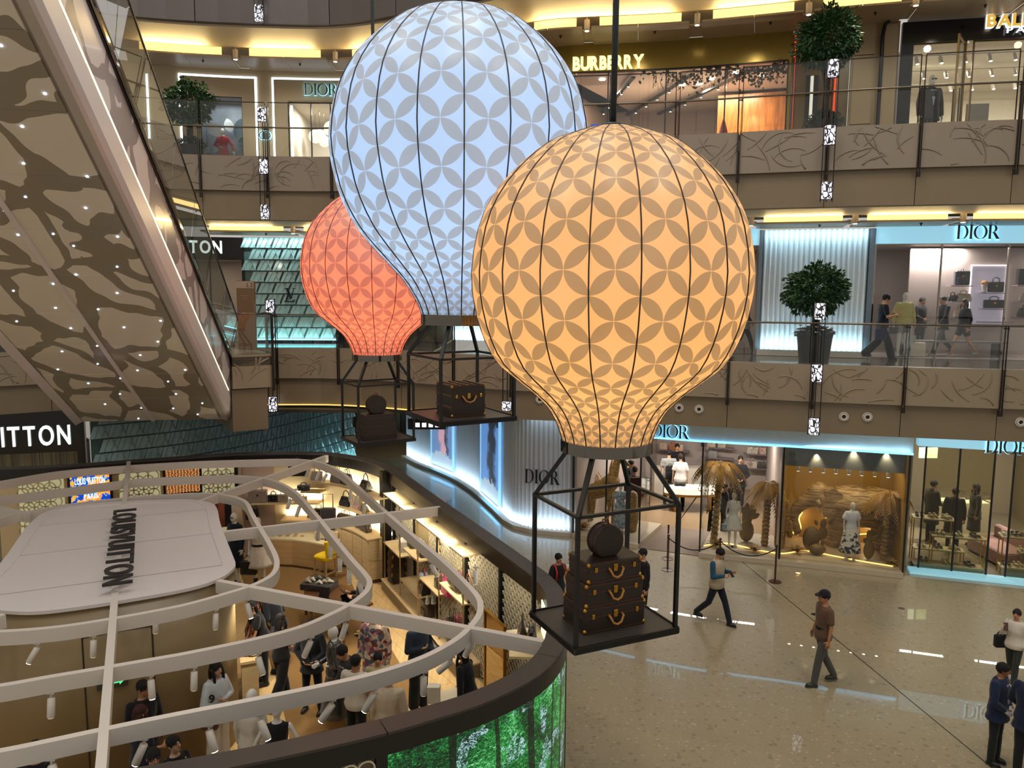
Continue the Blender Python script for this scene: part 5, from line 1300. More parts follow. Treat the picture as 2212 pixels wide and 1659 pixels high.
# ---------------------------------------------------------------- ground left: black lintel sign, striped window, green tile wall curving back
LVp=[(-24,19),(-16,22.4),(-13.1,23.25)];LV=[Vector(p)for p in LVp]
LW=[Vector((p.x,p.y))for p in smoothline([(-13.0,23.3,0),(-11.0,25.0,0),(-9.6,27.0,0),(-8.4,29.6,0),(-7.0,33.5,0)],5)]
a_,zt_=sat(LV,150,898);b_,zb_=sat(LV,120,975);L1_=arclen(LV)[-1]
w1_=sat(LV,168,960)[0];w0_=1.0
facade('wall_black_lintel',LV,.2,L1_,0,zt_+.25,[(w0_,w1_,.1,zb_)],M_blackg,.2,.05)
textsign('shop_sign','large white block letters on the black ground floor lintel, cut by the left edge','VUITTON',LV,-66,951,153,930,.62,glow('sign_white','#eaf8f0',1.5),'sans',.1,.05,None,.26,.01)
def stripes():
 m,nb,p=newmat('striped_curtain');n=nb.noise(nb.scale(nb.coord(),(7,7,.02)),1.4,2);nb.link(nb.ramp(n,[(.40,rgb('#4e4a3a')),(.5,rgb('#a5976a')),(.6,rgb('#5a5544'))]),p.inputs['Base Color']);return m
room(LV,w0_,w1_,.0,zb_+.1,1.3,stripes(),M_pale,M_grey,30,(1,.90,.62))
pane('shop_window','window with striped gold curtain under the black ground lintel',LV,w0_,w1_,.1,zb_,.0,4,M_black)
tw=tilewall('wall_tiles',LW,.05,arclen(LW)[-1],.1,zG+.2,.50,.40)
for k in range(5):
 a=frm(LW,.1+k*(arclen(LW)[-1]-.2)/5,zG-.05,.4).translation;b=frm(LW,.1+(k+1)*(arclen(LW)[-1]-.2)/5,zG-.05,.4).translation;strip('tile_lamp',a,b,105+5*k,(.66,.95,1),tuple((frm(LW,(k+.5)*arclen(LW)[-1]/5,0,0).to_3x3()@Vector((0,.5,-1)))),.1)
fE=frm(LW,arclen(LW)[-1]-.1,.1,.4);strip('tile_lamp',frm(LW,arclen(LW)[-1]-4,.12,.35).translation,frm(LW,arclen(LW)[-1]-.1,.12,.35).translation,35,(.40,.82,1),tuple(fE.to_3x3()@Vector((0,.5,1))),.1)
# corridor at the back: panelled dark wall, hanging sign with pictograms
g=MB();g.box((-4.5,38.6,2),(16,.2,4.2));struct('wall_back',g,mat('corridor_brown','#3a332a',.3,var=.1))
cr=thing('wall_corridor','','');del cr['label'];del cr['category'];cr['kind']='structure'
for k in range(14):
 g=MB();g.box((-8.4+k*.62,38.4,1.95),(.56,.08,3.9));part('wall_panel',g,mat(('panel_brown','panel_olive','panel_dark')[k%3],('#4f4636','#5c5340','#2e2922')[k%3],.25,var=.1),cr)
g=MB();g.box((-2,31,3.72),(22,15.8,.1));struct('ceiling',g,mat('corridor_ceiling','#3a3229',.4))
for k,x in enumerate((-5.5,-2.5)):area('corridor_lamp',(x,34,3.6),.5,14,(1,.85,.62))
p=aty(922,916,30);th=thing('hanging_sign','dark hanging direction sign with lit pictograms over the corridor','sign',(p.x,p.y,p.z))
g=MB();g.rbox((0,0,0),(1.5,.1,.42),.02);part('box',g,M_black,th);g=MB()
for k in range(4):g.box((-.36+k*.26,-.055,-.03),(.17,.01,.17))
for k in range(3):g.box((.35-.02*k,-.055,.14-.0*k),(.08,.01,.04))
part('pictogram',g,glow('picto','#fff3e6',1.2),th,stuff=True);g=MB()
for x in(-.6,.6):g.tube([(x,0,.2),(x,0,.62)],.012,5)
part('hanger',g,M_dark,th)
# wall vents (round nozzles) on the lower fascia
for k,(u,v)in enumerate(((1467,881),(1510,884),(1823,900),(1874,901),(1166,863),(2205,912))):
 s,z=sat(EDGE,u,v);f=frm(EDGE,s,z,-.03);th=thing('air_nozzle',['left of the pair of round air nozzles beside the yellow balloon neck','right of the pair of round air nozzles beside the yellow balloon neck','left of the two round air nozzles above the elephant bay','right of the two round air nozzles above the elephant bay','round air nozzle left of the yellow balloon neck','round air nozzle cut by the right edge of the view'][k],'vent',tuple(f.translation),0,'round air nozzles')
 def ringp(r0,r1,y0,y1,m,nm):
  g=MB();L=[]
  for i in range(25):
   a=i/24*2*pi;c,s_=cos(a),sin(a);L.append([f@Vector((c*r0,y0,s_*r0)),f@Vector((c*r1,y0,s_*r1)),f@Vector((c*r1,y1,s_*r1)),f@Vector((c*r0,y1,s_*r0))])
  g.loft(L,caps=False);part(nm,g,m,th,'auto',world=True)
 ringp(.095,.115,-.03,.01,M_pale,'flange');ringp(.05,.085,-.05,.0,M_pale,'nozzle');g=MB();L=[f@Vector((cos(i/16*2*pi)*.055,-.02,sin(i/16*2*pi)*.055))for i in range(16)];L2=[p+(f.to_3x3()@Vector((0,.02,0)))for p in L];g.loft([L,L2]);part('throat',g,M_black,th,world=True)
 # ================================================================== figures: one continuous body grown from joints, clothes as separate layers
TS=bpy.data.scenes.new('workbench_scene')
def fuse(mb,vox,smooth=4,name='m'):
 """merge overlapping closed shapes into one skin"""
 me=bpy.data.meshes.new(name);me.from_pydata([tuple(v)for v in mb.v],[],mb.f)
 ob=bpy.data.objects.new(name,me);TS.collection.objects.link(ob)
 r=ob.modifiers.new('r','REMESH');r.mode='VOXEL';r.voxel_size=vox
 s=ob.modifiers.new('s','SMOOTH');s.factor=.5;s.iterations=smooth
 with bpy.context.temp_override(scene=TS,view_layer=TS.view_layers[0]):
  dg=bpy.context.evaluated_depsgraph_get();out=bpy.data.meshes.new_from_object(ob.evaluated_get(dg))
 bpy.data.objects.remove(ob);bpy.data.meshes.remove(me)
 return out
def place(name,me,m,parent,extra=None,smooth=True):
 if extra is not None:
  b=len(me.vertices);mb=MB();mb.v=[v.co.to_tuple()for v in me.vertices];mb.f=[tuple(p.vertices)for p in me.polygons];mb.add(extra.v,extra.f);bpy.data.meshes.remove(me)
  me=_mesh(name,mb,m,True)
 else:
  me.name=name;me.materials.clear();me.materials.append(m);me.polygons.foreach_set('use_smooth',[smooth]*len(me.polygons))
 o=bpy.data.objects.new(name,me);COL.objects.link(o);o.parent=parent;return o
def cloth(c,kind='plain'):
 nm='cloth_%s_%s'%(kind,c)
 if nm in MATS:return MATS[nm]
 m,nb,p=newmat(nm);co=nb.coord();p.inputs['Roughness'].default_value=.85;p.inputs['Specular IOR Level'].default_value=.2;p.inputs['Sheen Weight'].default_value=.15
 a=rgb(c);n=nb.noise(nb.scale(co,(6,6,2.2)),1.5,3);col=nb.mix(n,tuple(x*.82 for x in a),tuple(min(1,x*1.15+.004)for x in a))
 if kind=='stripe':w=nb.new('ShaderNodeTexWave',bands_direction='Z');nb.link(co,w.inputs[0]);w.inputs['Scale'].default_value=7;col=nb.mix(nb.math('GREATER_THAN',w.outputs[1],.55),col,rgb('#1c1c20'))
 if kind=='rust':col=nb.ramp(nb.noise(co,13,3),[(.38,rgb('#5d2a1a')),(.5,rgb('#a2623c')),(.62,rgb('#2c1512'))],'CONSTANT')
 if kind=='floral':
  v=nb.new('ShaderNodeTexVoronoi');nb.link(co,v.inputs['Vector']);v.inputs['Scale'].default_value=16;col=nb.ramp(v.outputs['Color'],[(0,rgb('#7a3f3a')),(.25,rgb('#d6b9a6')),(.42,rgb('#c98a8c')),(.55,rgb('#5c6a7c')),(.68,rgb('#d8c9a0')),(.8,rgb('#8f4b52'))],'CONSTANT')
 if kind=='toile':
  sp=nb.new('ShaderNodeSeparateXYZ');nb.link(co,sp.inputs[0]);f=nb.math('ADD',nb.noise(co,9,4),nb.math('MULTIPLY',nb.math('SUBTRACT',.62,sp.outputs[2]),.30));col=nb.ramp(f,[(.52,rgb('#d8d4c8')),(.56,rgb('#2c3440'))])
 if kind=='leafblue':col=nb.ramp(nb.noise(co,11,3),[(.42,rgb('#6f8396')),(.55,rgb('#a9b6bf'))])
 if kind=='knit':w=nb.new('ShaderNodeTexWave',bands_direction='Z');nb.link(co,w.inputs[0]);w.inputs['Scale'].default_value=12;nb.link(nb.bump(w.outputs[1],.02,.5),p.inputs['Normal'])
 if kind=='leather':p.inputs['Roughness'].default_value=.25;p.inputs['Specular IOR Level'].default_value=.6
 if kind=='denim':col=nb.mix(nb.noise(co,30,2),tuple(x*.7 for x in a),tuple(min(1,x*1.3)for x in a))
 nb.link(col,p.inputs['Base Color']);f=nb.noise(nb.scale(co,(5,5,2)),2.2,3);
 if kind!='knit':nb.link(nb.bump(f,.04,.35),p.inputs['Normal'])
 MATS[nm]=m;return m
def skinmat(c):return mat('skin_'+c,c,.5,var=.05)
ARM={'down':((.16,.0,-1),(.04,.18,-1)),'relaxed':((.22,-.08,-1),(.08,.30,-1)),'phone':((.18,.12,-1),(-.32,.85,.22)),'phone_high':((.2,.35,-.9),(-.30,.55,.70)),'clasp':((.30,.12,-1),(-.72,.45,-.62)),
'cross':((.22,.15,-1),(-.9,.45,.10)),'drink':((.25,.25,-.95),(-.42,.55,.80)),'reach':((.10,.75,-.65),(.0,.85,-.45)),'reach_low':((.1,.45,-.9),(-.05,.6,-.8)),'behind':((.22,-.28,-1),(-.62,-.35,-.55)),
'hip':((.45,-.12,-.85),(-.55,.30,-.25)),'hold':((.15,.10,-1),(-.25,.75,-.30)),'swing_f':((.12,.35,-1),(.0,.6,-.8)),'swing_b':((.15,-.38,-1),(.08,-.05,-1)),'wide':((.5,.05,-.9),(.25,.25,-.9)),'pocket':((.30,-.10,-1),(-.22,.32,-.95))}
def hand(mb,w,d,side,out,curl=.5):
 """palm, four unequal bent fingers and a side thumb; w wrist, d pointing direction, out = thumb side"""
 d=d.normalized();t=(out-d*out.dot(d)).normalized();nrm=d.cross(t)
 palm=w+d*.05
 m=Matrix((t,nrm,d)).transposed();mb.ball(palm,(.042,.017,.055),8,6,m)
 for k,(o,L)in enumerate(((.030,.070),(.010,.078),(-.010,.072),(-.029,.056))):
  a=w+d*.085+t*o;b=a+(d*cos(curl*.7)+nrm*side*sin(curl*.7))*L*.55;c=b+(d*cos(curl*1.7)+nrm*side*sin(curl*1.7))*L*.5
  mb.tube([a-d*.02,a,b,c],[.0095,.0095,.0088,.007],5)
 a=w+d*.03+t*.035;b=a+(d*.6+t*.7+nrm*side*.25).normalized()*.035;c=b+(d*.9+t*.2+nrm*side*.4).normalized()*.03;mb.tube([w+d*.025+t*.015,a,b,c],[.013,.012,.010,.008],5)
def person(label,pos,rz,h=1.7,sex='m',top=('tee','#222222'),bot=('trousers','#15151a'),hair=('short','#0f0d0d'),arms=('down','down'),legs='stand',lean=0,head=(0,0),skin='#b98a68',shoes='#141414',cat='person',name=None,group=None,vox=.0155,extra=(),seat=None,twist=0):
 S=h/1.75;mannequin=cat=='mannequin';v=vox/S
 root=thing(name or cat,label,cat,pos,radians(rz),group);root.scale=(S,S,S)
 fem=sex=='f'
 # ---- joints
 LG={'stand':((0,0,.09),(0,2,.10)),'apart':((2,3,.15),(-2,2,.15)),'walk':((24,8,.08),(-18,26,.08)),'walk2':((-18,26,.08),(24,8,.08)),'stroll':((14,6,.08),(-12,16,.08)),'sit':((80,80,.11),(80,80,.11)),'pose':((8,14,.07),(-3,0,.09))}[legs]
 hip=Vector((0,0,0));J=[]
 for k,(a,b,sp)in enumerate(LG):
  sx=1 if k==0 else-1;H=Vector((sx*.09,0,-.03));a_=radians(a);b_=radians(a-b)
  Kn=H+Vector((sx*(sp-.09)*.6,-sin(a_)*.43,-cos(a_)*.43));An=Kn+Vector((sx*(sp-.09)*.5,-sin(b_)*.42,-cos(b_)*.42));J.append((H,Kn,An))
 zh=.085-min(j[2].z for j in J)if legs!='sit' else(seat if seat else .52)+.10
 J=[tuple(p+Vector((0,0,zh))for p in j)for j in J];hip=Vector((0,0,zh))
 R=Matrix.Rotation(radians(lean),3,'X')@Matrix.Rotation(radians(twist),3,'Z')
 def T(x,y,z):return hip+R@Vector((x,y,z))
 sh=.175 if fem else .195
 neckb=T(0,.01,.545);RH=R@Matrix.Rotation(radians(head[0]),3,'Z')@Matrix.Rotation(radians(head[1]-lean*.5),3,'X')
 hc=neckb+(R@Vector((0,-.012,.05)))+RH@Vector((0,-.02,.10))
 def Hd(x,y,z):return hc+RH@Vector((x,y,z))
 AJ=[]
 for k in range(2):
  sx=1 if k==0 else-1;u,f=ARM[arms[k]]
  Sh=T(sx*sh,.01,.485);du=(R@Vector((sx*u[0],-u[1],u[2]))).normalized();df=(R@Vector((sx*f[0],-f[1],f[2]))).normalized()
  E=Sh+du*.285;Wr=E+df*.245;AJ.append((Sh,E,Wr,df,sx))
 tr=[(-.10,.125,.095),(0,.165 if not fem else .168,.112),(.09,.148 if not fem else .135,.10),(.19,.140 if not fem else .118,.094),(.31,.160 if not fem else .138,.108 if not fem else .118),(.42,.172 if not fem else .148,.104),(.49,.150 if not fem else .128,.086),(.535,.075,.062),(.56,.055,.055)]
 def torso(mb,z0,z1,add,flare=0.0,n=14):
  rings=[]
  zs=sorted({z0,z1,*[t[0]for t in tr if z0<t[0]<z1]})
  for z in zs:
   for a,b in zip(tr,tr[1:]):
    if a[0]<=z<=b[0]:q=(z-a[0])/(b[0]-a[0]);rx=a[1]+(b[1]-a[1])*q;ry=a[2]+(b[2]-a[2])*q;break
   else:rx,ry=tr[0][1:]if z<tr[0][0]else tr[-1][1:]
   k=add+flare*max(0,(.25-z));rings.append([T(cos(i/n*2*pi)*(rx+k),sin(i/n*2*pi)*(ry+k),z)for i in range(n)])
  mb.loft(rings)
  # ---- body
 b=MB();torso(b,-.10,.56,0);b.cone(neckb-R@Vector((0,0,.03)),hc+RH@Vector((0,.015,-.03)),.058 if not fem else .048,.052 if not fem else .044)
 if mannequin:b.ball(hc,(.072,.090,.118),16,12,RH);b.ball(Hd(0,-.03,-.05),(.052,.055,.06),12,8,RH)
 else:
  b.ball(Hd(0,.01,.025),(.076,.092,.092),16,12,RH);b.ball(Hd(0,-.022,-.035),(.060,.066,.082),14,10,RH);b.ball(Hd(0,-.05,-.082),(.032,.035,.03),10,7,RH)
  b.cone(Hd(0,-.088,.02),Hd(0,-.105,-.022),.010,.016,8)
  for sx in(-1,1):b.ball(Hd(sx*.076,.012,-.012),(.012,.022,.032),8,6,RH)
 for Sh,E,Wr,df,sx in AJ:
  b.ball(Sh-R@Vector((sx*.012,0,.015)),.056 if not fem else .046,10,7);b.cone(Sh,E,.048 if not fem else .038,.038 if not fem else .031);b.cone(E,Wr,.037 if not fem else .031,.026 if not fem else .022)
  if mannequin:b.ball(Wr+df*.05,(.03,.03,.06),8,6,df.to_track_quat('Z','Y').to_matrix())
 for H,Kn,An in J:b.cone(H,Kn,.082 if not fem else .085,.052);b.cone(Kn,Kn+(An-Kn)*.35,.050,.052);b.cone(Kn+(An-Kn)*.3,An,.052,.034);b.ball(An+Vector((0,-.04,-.045)),(.038,.09,.03),10,6)
 ex=MB()
 if not mannequin:
  for Sh,E,Wr,df,sx in AJ:
   inw=R@Vector((-sx*.3,-1,.2));hand(ex,Wr-df*.012,df,sx,inw,.75 if df.z>-.7 else .45)
 else:
  for Sh,E,Wr,df,sx in AJ:hand(ex,Wr,df,sx,R@Vector((-sx*.2,-1,0)),.25)
 skm=skinmat(skin)
 place('body',fuse(b,v,3),skm,root,ex)
 # ---- face
 if not mannequin:
  e=MB()
  for sx in(-1,1):e.ball(Hd(sx*.030,-.080,.012),(.012,.006,.006),8,5,RH);e.ball(Hd(sx*.031,-.083,.034),(.018,.006,.004),8,5,RH)
  part('eyes',e,mat('eye_dark','#17100c',.3),root,True)
  e=MB();e.ball(Hd(0,-.088,-.052),(.022,.008,.006),8,5,RH);part('mouth',e,mat('lips','#8a4a40',.5),root,True)
  # ---- clothes
 tk,tc=top[0],top[1];tkind=top[2]if len(top)>2 else 'plain'
 if tk:
  t=MB();add={'tee':.026,'long':.026,'jacket':.036,'sweat':.042,'vest':.040,'dress':.016,'sleeveless':.016,'coat':.042,'cape':.02}[tk]
  lo={'jacket':-.16,'coat':-.42,'dress':-.02,'sleeveless':-.02,'cape':.02}.get(tk,-.09)
  torso(t,max(lo,-.10),.535,add,.05)
  if lo<-.10:
   rings=[]
   for q in(0,.5,1):z=-.06+(lo+.06)*q;rings.append([T(cos(i/14*2*pi)*(.165+add+.03*q),sin(i/14*2*pi)*(.115+add+.03*q),z)for i in range(14)])
   t.loft(rings)
  if tk in('jacket','coat','vest'):t.tube([T(x,.0-sqrt(max(0,.085**2-x*x))*.75,.535+.03*0)for x in np.linspace(-.08,.08,9)]+[T(x,.05,.55)for x in np.linspace(.08,-.08,7)],.022,6)
  for Sh,E,Wr,df,sx in AJ:
   s0=Sh-R@Vector((sx*.02,0,.01));g0=.030 if tk in('jacket','coat','sweat')else .020
   if tk in('sleeveless','vest'):t.ball(s0-R@Vector((sx*.02,0,0)),.055,10,7)
   elif tk in('tee','cape'):t.cone(s0,Sh+(E-Sh)*(.66 if tk=='tee' else .55),.072 if not fem else .060,.064 if tk=='tee' else .085)
   else:t.cone(s0,E,.062+g0*.5 if not fem else .050+g0*.5,.045+g0*.6);t.cone(E,Wr-df*.01,.042+g0*.6,.034+g0*.45)
  place('top',fuse(t,v,4),cloth(tc,tkind),root)
  if tk=='vest':
   t=MB()
   for Sh,E,Wr,df,sx in AJ:t.cone(Sh,E,.064,.054);t.cone(E,Wr-df*.01,.052,.042)
   place('sleeves',fuse(t,v,3),cloth('#1f4a66'),root)
  if tk in('jacket','coat')and 'open' in extra:
   q=MB();q.loft([[T(-.055,-.125,.47),T(.055,-.125,.47),T(.05,-.09,.52),T(-.05,-.09,.52)],[T(-.006,-.158,.15),T(.006,-.158,.15),T(.006,-.12,.15),T(-.006,-.12,.15)]]);part('shirt_front',q,cloth('#cfd2d4' if 'white' in extra else '#22242a'),root,True)
   if 'tie' in extra:q=MB();q.loft([[T(-.018,-.135,.46),T(.018,-.135,.46),T(.018,-.12,.46),T(-.018,-.12,.46)],[T(-.02,-.166,.2),T(.02,-.166,.2),T(.02,-.15,.2),T(-.02,-.15,.2)]]);part('tie',q,cloth('#3a3f4c'),root)
 bk,bc=bot[0],bot[1];bkind=bot[2]if len(bot)>2 else 'plain'
 if bk in('trousers','wide','shorts'):
  t=MB();torso(t,-.10,.10,.018)
  for H,Kn,An in J:
   w={'trousers':(.098,.072,.062),'wide':(.108,.10,.105),'shorts':(.11,.10,.1)}[bk]
   if bk=='shorts':t.cone(H,H+(Kn-H)*.45,.105,.10)
   else:t.cone(H,Kn,w[0],w[1]);t.cone(Kn,An+Vector((0,0,.01)),w[1],w[2])
  place('trousers' if bk!='shorts' else 'shorts',fuse(t,v,3),cloth(bc,bkind),root)
 elif bk in('skirt','midi','mini','flare','gown'):
  L={'skirt':.50,'midi':.72,'mini':.38,'flare':.40,'gown':.80}[bk];fl={'skirt':.03,'midi':.13,'mini':.05,'flare':.12,'gown':.05}[bk]
  rings=[];n=28
  for q in np.linspace(0,1,8):
   z=.12-(L+.12)*q;z=z if z>-zh+.03 else-zh+.03;rx=.140+.045*min(1,q*3)+fl*q;ry=.105+.03*min(1,q*3)+fl*q
   wv=.045*q*(1 if fl>.08 else .3);Tz=T(0,0,min(z,.12))if z>0 else Vector((hip.x,hip.y,hip.z+z))
   rings.append([Vector((Tz.x+cos(i/n*2*pi)*rx*(1+wv*sin(i*2.2)),Tz.y+sin(i/n*2*pi)*ry*(1+wv*sin(i*2.2+.5)),Tz.z))for i in range(n)])
  g=MB();g.loft(rings);part('skirt',g,cloth(bc,bkind),root,True)
 if shoes:
  for H,Kn,An in J:
   g=MB();up_=.0
   if shoes=='boots':g.cone(An+Vector((0,0,.16)),An,.055,.05);g.ball(An+Vector((0,-.045,-.045)),(.045,.105,.04),12,8);m_=mat('boot_black','#101012',.3)
   else:g.ball(An+Vector((0,-.045,-.04)),(.046,.115,.042),12,8);g.rbox(tuple(An+Vector((0,-.045,-.072))),(.086,.24,.022),.04);m_=mat('shoe_'+shoes,shoes,.45)
   part('shoe',g,m_,root,True)
   # ---- hair and headwear
 hk,hcx=hair[0],hair[1]if len(hair)>1 else '#0f0d0d'
 if hk and hk!='none':
  hm=mat('hair_'+hcx,hcx,.6,var=.5,scale=70,spec=.3,bump=.6,bscale=130)
  g=MB();n,k=30,18;B0=MB();B0.ball((0,.012,.022),(.084,.103,.100),n,k)
  front={'fringe':.020,'short':.055,'long':.05,'bob':.03,'bun':.055,'pony':.055,'cap':.06,'thin':.065}[hk]
  vs=[]
  for x,y,z in B0.v:
   q=max(0,min(1,(y+.095)/.16));lo=front+(-.075-front)*q**.8
   if abs(x)>.05 and y<.03:lo=min(lo,.0)
   w_=noise.noise(Vector((x*45+h*9,y*45,z*18)));lo+=.022*noise.noise(Vector((x*70,y*70+h*7,0)));z2=max(z,lo)
   vs.append(Hd(x*(1+w_*.10),y*(1+w_*.09),z2+w_*.008))
  g.add(vs,B0.f)
  if hk in('long','bob'):
   Lh=.42 if hk=='long' else .14
   rings=[]
   for q in np.linspace(0,1,9):
    z=.02-(Lh+.02)*q;c=Vector((0,.055+.02*sin(q*3),z));rx=.088*(1-.25*q**2)+.01*sin(q*9);ry=.045*(1-.35*q)
    base=Hd(0,0,0);P=hc+RH@Vector((0,c.y,min(z,.02)if z>-.1 else-.1))+Vector((0,0,z+.1 if z<-.1 else 0))
    rings.append([P+RH@Vector((cos(i/12*2*pi)*rx,sin(i/12*2*pi)*ry,0))for i in range(12)])
   g.loft(rings)
   for sx in(-1,1):g.tube([Hd(sx*.078,-.015,.03),Hd(sx*.086,-.02,-.04),hc+RH@Vector((sx*.085,-.045,-.10)),hc+RH@Vector((sx*.075,-.065,-.1))+Vector((0,0,-Lh*.55))],[.02,.024,.026,.012],8)
  if hk=='bun':g.ball(Hd(0,.105,.035),.042,12,8)
  if hk=='pony':g.tube([Hd(0,.10,.04),Hd(0,.14,.0),Hd(0,.135,-.10),Hd(0,.12,-.2)],[.03,.032,.026,.01],8)
  part('hair',g,hm,root,True)
  if hk=='cap':
   g=MB();D=MB();D.ball((0,.008,.045),(.092,.108,.088),20,12);g.add([Hd(x,y,max(z,.035))for x,y,z in D.v],D.f)
   n=9;up=[Hd(.075*sin(t),-.085-.085*cos(t),.045-.02*cos(t))for t in np.linspace(-1.35,1.35,n)];bk_=[Hd(.08*sin(t),-.05,.05)for t in np.linspace(-1.35,1.35,n)]
   g.loft([[a,b_,b_+RH@Vector((0,0,.008)),a+RH@Vector((0,0,.008))]for a,b_ in zip(up,bk_)]);part('cap',g,cloth('#111114'),root,True)
 if 'glasses' in extra:
  g=MB()
  for sx in(-1,1):g.tube([Hd(sx*.033+.024*cos(t),-.098,.012+.018*sin(t))for t in np.linspace(0,2*pi,13)],.0028,4);g.tube([Hd(sx*.057,-.095,.015),Hd(sx*.08,.0,.012)],.0025,4)
  part('glasses',g,mat('spectacle','#2a2420',.3),root)
 if 'shades' in extra:
  g=MB()
  for sx in(-1,1):g.ball(Hd(sx*.032,-.088,.014),(.03,.012,.018),10,6,RH)
  part('dark_glasses',g,M_blackg,root,True)
 if 'belt' in extra:
  g=MB();g.loft([[T(cos(i/20*2*pi)*(.168),sin(i/20*2*pi)*(.132),z)for i in range(20)]for z in(.10,.16)],caps=False);part('belt',g,M_black,root,True)
 if 'straps' in extra:
  g=MB()
  for sx in(-1,1):g.tube([T(sx*.11,.12,.40),T(sx*.115,.04,.535),T(sx*.115,-.06,.52),T(sx*.12,-.135,.40),T(sx*.13,-.135,.2)],.020,6)
  part('strap',g,mat('strap_red','#d4231c',.6),root,True)
 if 'gloves' in extra:
  g=MB()
  for Sh,E,Wr,df,sx in AJ:g.cone(Wr-df*.01,Wr+df*.12,.036,.045)
  part('glove',g,cloth('#dcdcdc'),root,True)
 if 'base' in extra:
  g=MB();g.lathe([(.16,0),(.16,.012),(.01,.012)],24);part('stand',g,M_chrome,root)
 M=MW[root.name]@Matrix.Scale(S,4)
 return dict(root=root,hands=[M@(a[2]+a[3]*.07)for a in AJ],dirs=[M.to_3x3()@a[3]for a in AJ],head=M@hc,chest=M@T(0,-.13,.35),back=M@T(0,.13,.35),M=M,hip=[M@T(sx*.2,0,.02)for sx in(1,-1)],sh=[M@T(sx*.13,0,.53)for sx in(1,-1)])
def hd(u,v,h,zf=0.0):p=atz(u,v,zf+h);return(p.x,p.y,zf)
def ft(u,v,uh,vh,zf=0.0):
 p=atz(u,v,zf);return(p.x,p.y,zf),aty(uh,vh,p.y).z-zf
def phone(label,P,d,col='#101015',parent=None):
 m=d.normalized().to_track_quat('Z','Y').to_matrix().to_4x4();m.translation=P+d.normalized()*.03
 th=thing('phone',label,'phone',tuple(P));g=MB();g.rbox((0,0,0),(.075,.009,.15),.01,m=m@Matrix.Rotation(radians(55),4,'X'));part('case',g,mat('phone_'+col,col,.3),th,world=True);g=MB();g.mbox(m@Matrix.Rotation(radians(55),4,'X')@Matrix.Translation((0,-.0052,0)),(.066,.001,.136));part('screen',g,mat('phone_glass','#0a0a10',.1),th,world=True);return th
def shoulderbag(label,P,size,col,top=None,rz=0,name='handbag',kind='plain'):
 th=thing(name,label,'bag',tuple(P),rz);w,d,hh=size;g=MB();g.rbox((0,0,-hh/2),(w,d,hh),d*.35);part('body',g,cloth(col,kind),th,'auto')
 g=MB();g.rbox((0,-d*.5,-hh*.22),(w*.9,.012,hh*.42),.03);part('flap',g,cloth(col,kind),th)
 g=MB()
 if top is not None:t=MW[th.name].inverted()@Vector(top);g.tube([(-w*.42,0,-.02),(t.x-.01,t.y,t.z),(t.x+.01,t.y,t.z),(w*.42,0,-.02)],.012,5)
 else:g.tube([(-w*.3,0,-.02),(-w*.26,0,.12),(w*.26,0,.12),(w*.3,0,-.02)],.010,5)
 part('strap',g,cloth(col,kind),th,True);return th
 # ================================================================== people of the hall
X3=Z3;
# ---- on the ground floor
p=person('person in black tee with red backpack straps, drinking from a cup behind the shop rim',hd(1206,1197,1.62),30,1.62,'f',('tee','#17171b'),('trousers','#1c1c22'),('fringe',),('drink','down'),extra=('straps',))
th=thing('paper_cup','white paper cup held at the mouth of the person with red straps','cup',tuple(p['hands'][0]));g=MB();g.lathe([(.028,-.02),(.038,.09)],14);part('cup',g,M_white,th,True);g=MB();g.lathe([(.041,.088),(.041,.10),(.03,.105)],14);part('lid',g,mat('lid_white','#d8d8d8',.4),th,True)
person('man in black long sleeves and glasses standing behind the yellow balloon cage, facing left',hd(1390,1187,1.75),-75,1.75,'m',('long','#0f0f12'),('trousers','#15161b'),('short',),('down','pocket'),extra=('glasses',))
pos,h=ft(1545,1346,1549,1179);p=person('man in a beige vest over blue sleeves walking while looking at his phone',pos,48,h,'m',('vest','#a99a80'),('trousers','#141a26'),('short',),('phone','phone'),'walk',head=(0,22),shoes='#1a1a1e')
phone('dark phone in the hands of the man in the beige vest',(p['hands'][0]+p['hands'][1])/2,p['dirs'][0])
pos,h=ft(1772,1478,1780,1276);p=person('man in brown tee and black cap strolling left across the bare floor',pos,-84,h,'m',('tee','#5c4434'),('trousers','#4a4a46'),('cap',),('down','relaxed'),'stroll',skin='#a87452',shoes='#2b2a22',extra=('belt',))
th=thing('waist_pouch','black waist pouch with neon charms on the capped man','bag',tuple(p['hip'][1]+Vector((.08,-.10,.06))));g=MB();g.rbox((0,0,0),(.2,.08,.13),.03);part('pouch',g,cloth('#15161a'),th,'auto')
for k,c in enumerate(('#e8315c','#8fd42a','#f0702a','#35c46a')):g=MB();g.ball((-.05+.03*k,-.05,.0+.012*(k%2)),.016,8,6);part('charm',g,mat('neon'+c[1:],c,.5),th,True)
pos,h=ft(2184,1478,2196,1316);p=person('woman in cream top and dark green trousers speaking into her phone at the right edge',pos,-48,h,'f',('sweat','#c9c0b2'),('trousers','#2e322c'),('bun','#231a18'),('relaxed','phone_high'),'stroll',shoes='#c9c5bc',skin='#b07f66')
phone('phone held flat before the mouth of the woman in the cream top',p['hands'][1],p['dirs'][1]+Vector((0,0,-.8)),'#4a2628');shoulderbag('black shoulder bag of the woman with the cream top',p['hip'][1]+Vector((-.06,0,.10)),(.26,.12,.24),'#101012',p['sh'][1])
pos,h=ft(2146,1648,2140,1434);person('guard in navy jacket and white gloves, hands clasped, looking right',pos,38,h,'m',('jacket','#14213c'),('trousers','#191c1c'),('short',),('clasp','clasp'),head=(30,4),extra=('open','white','gloves'),skin='#96633f')
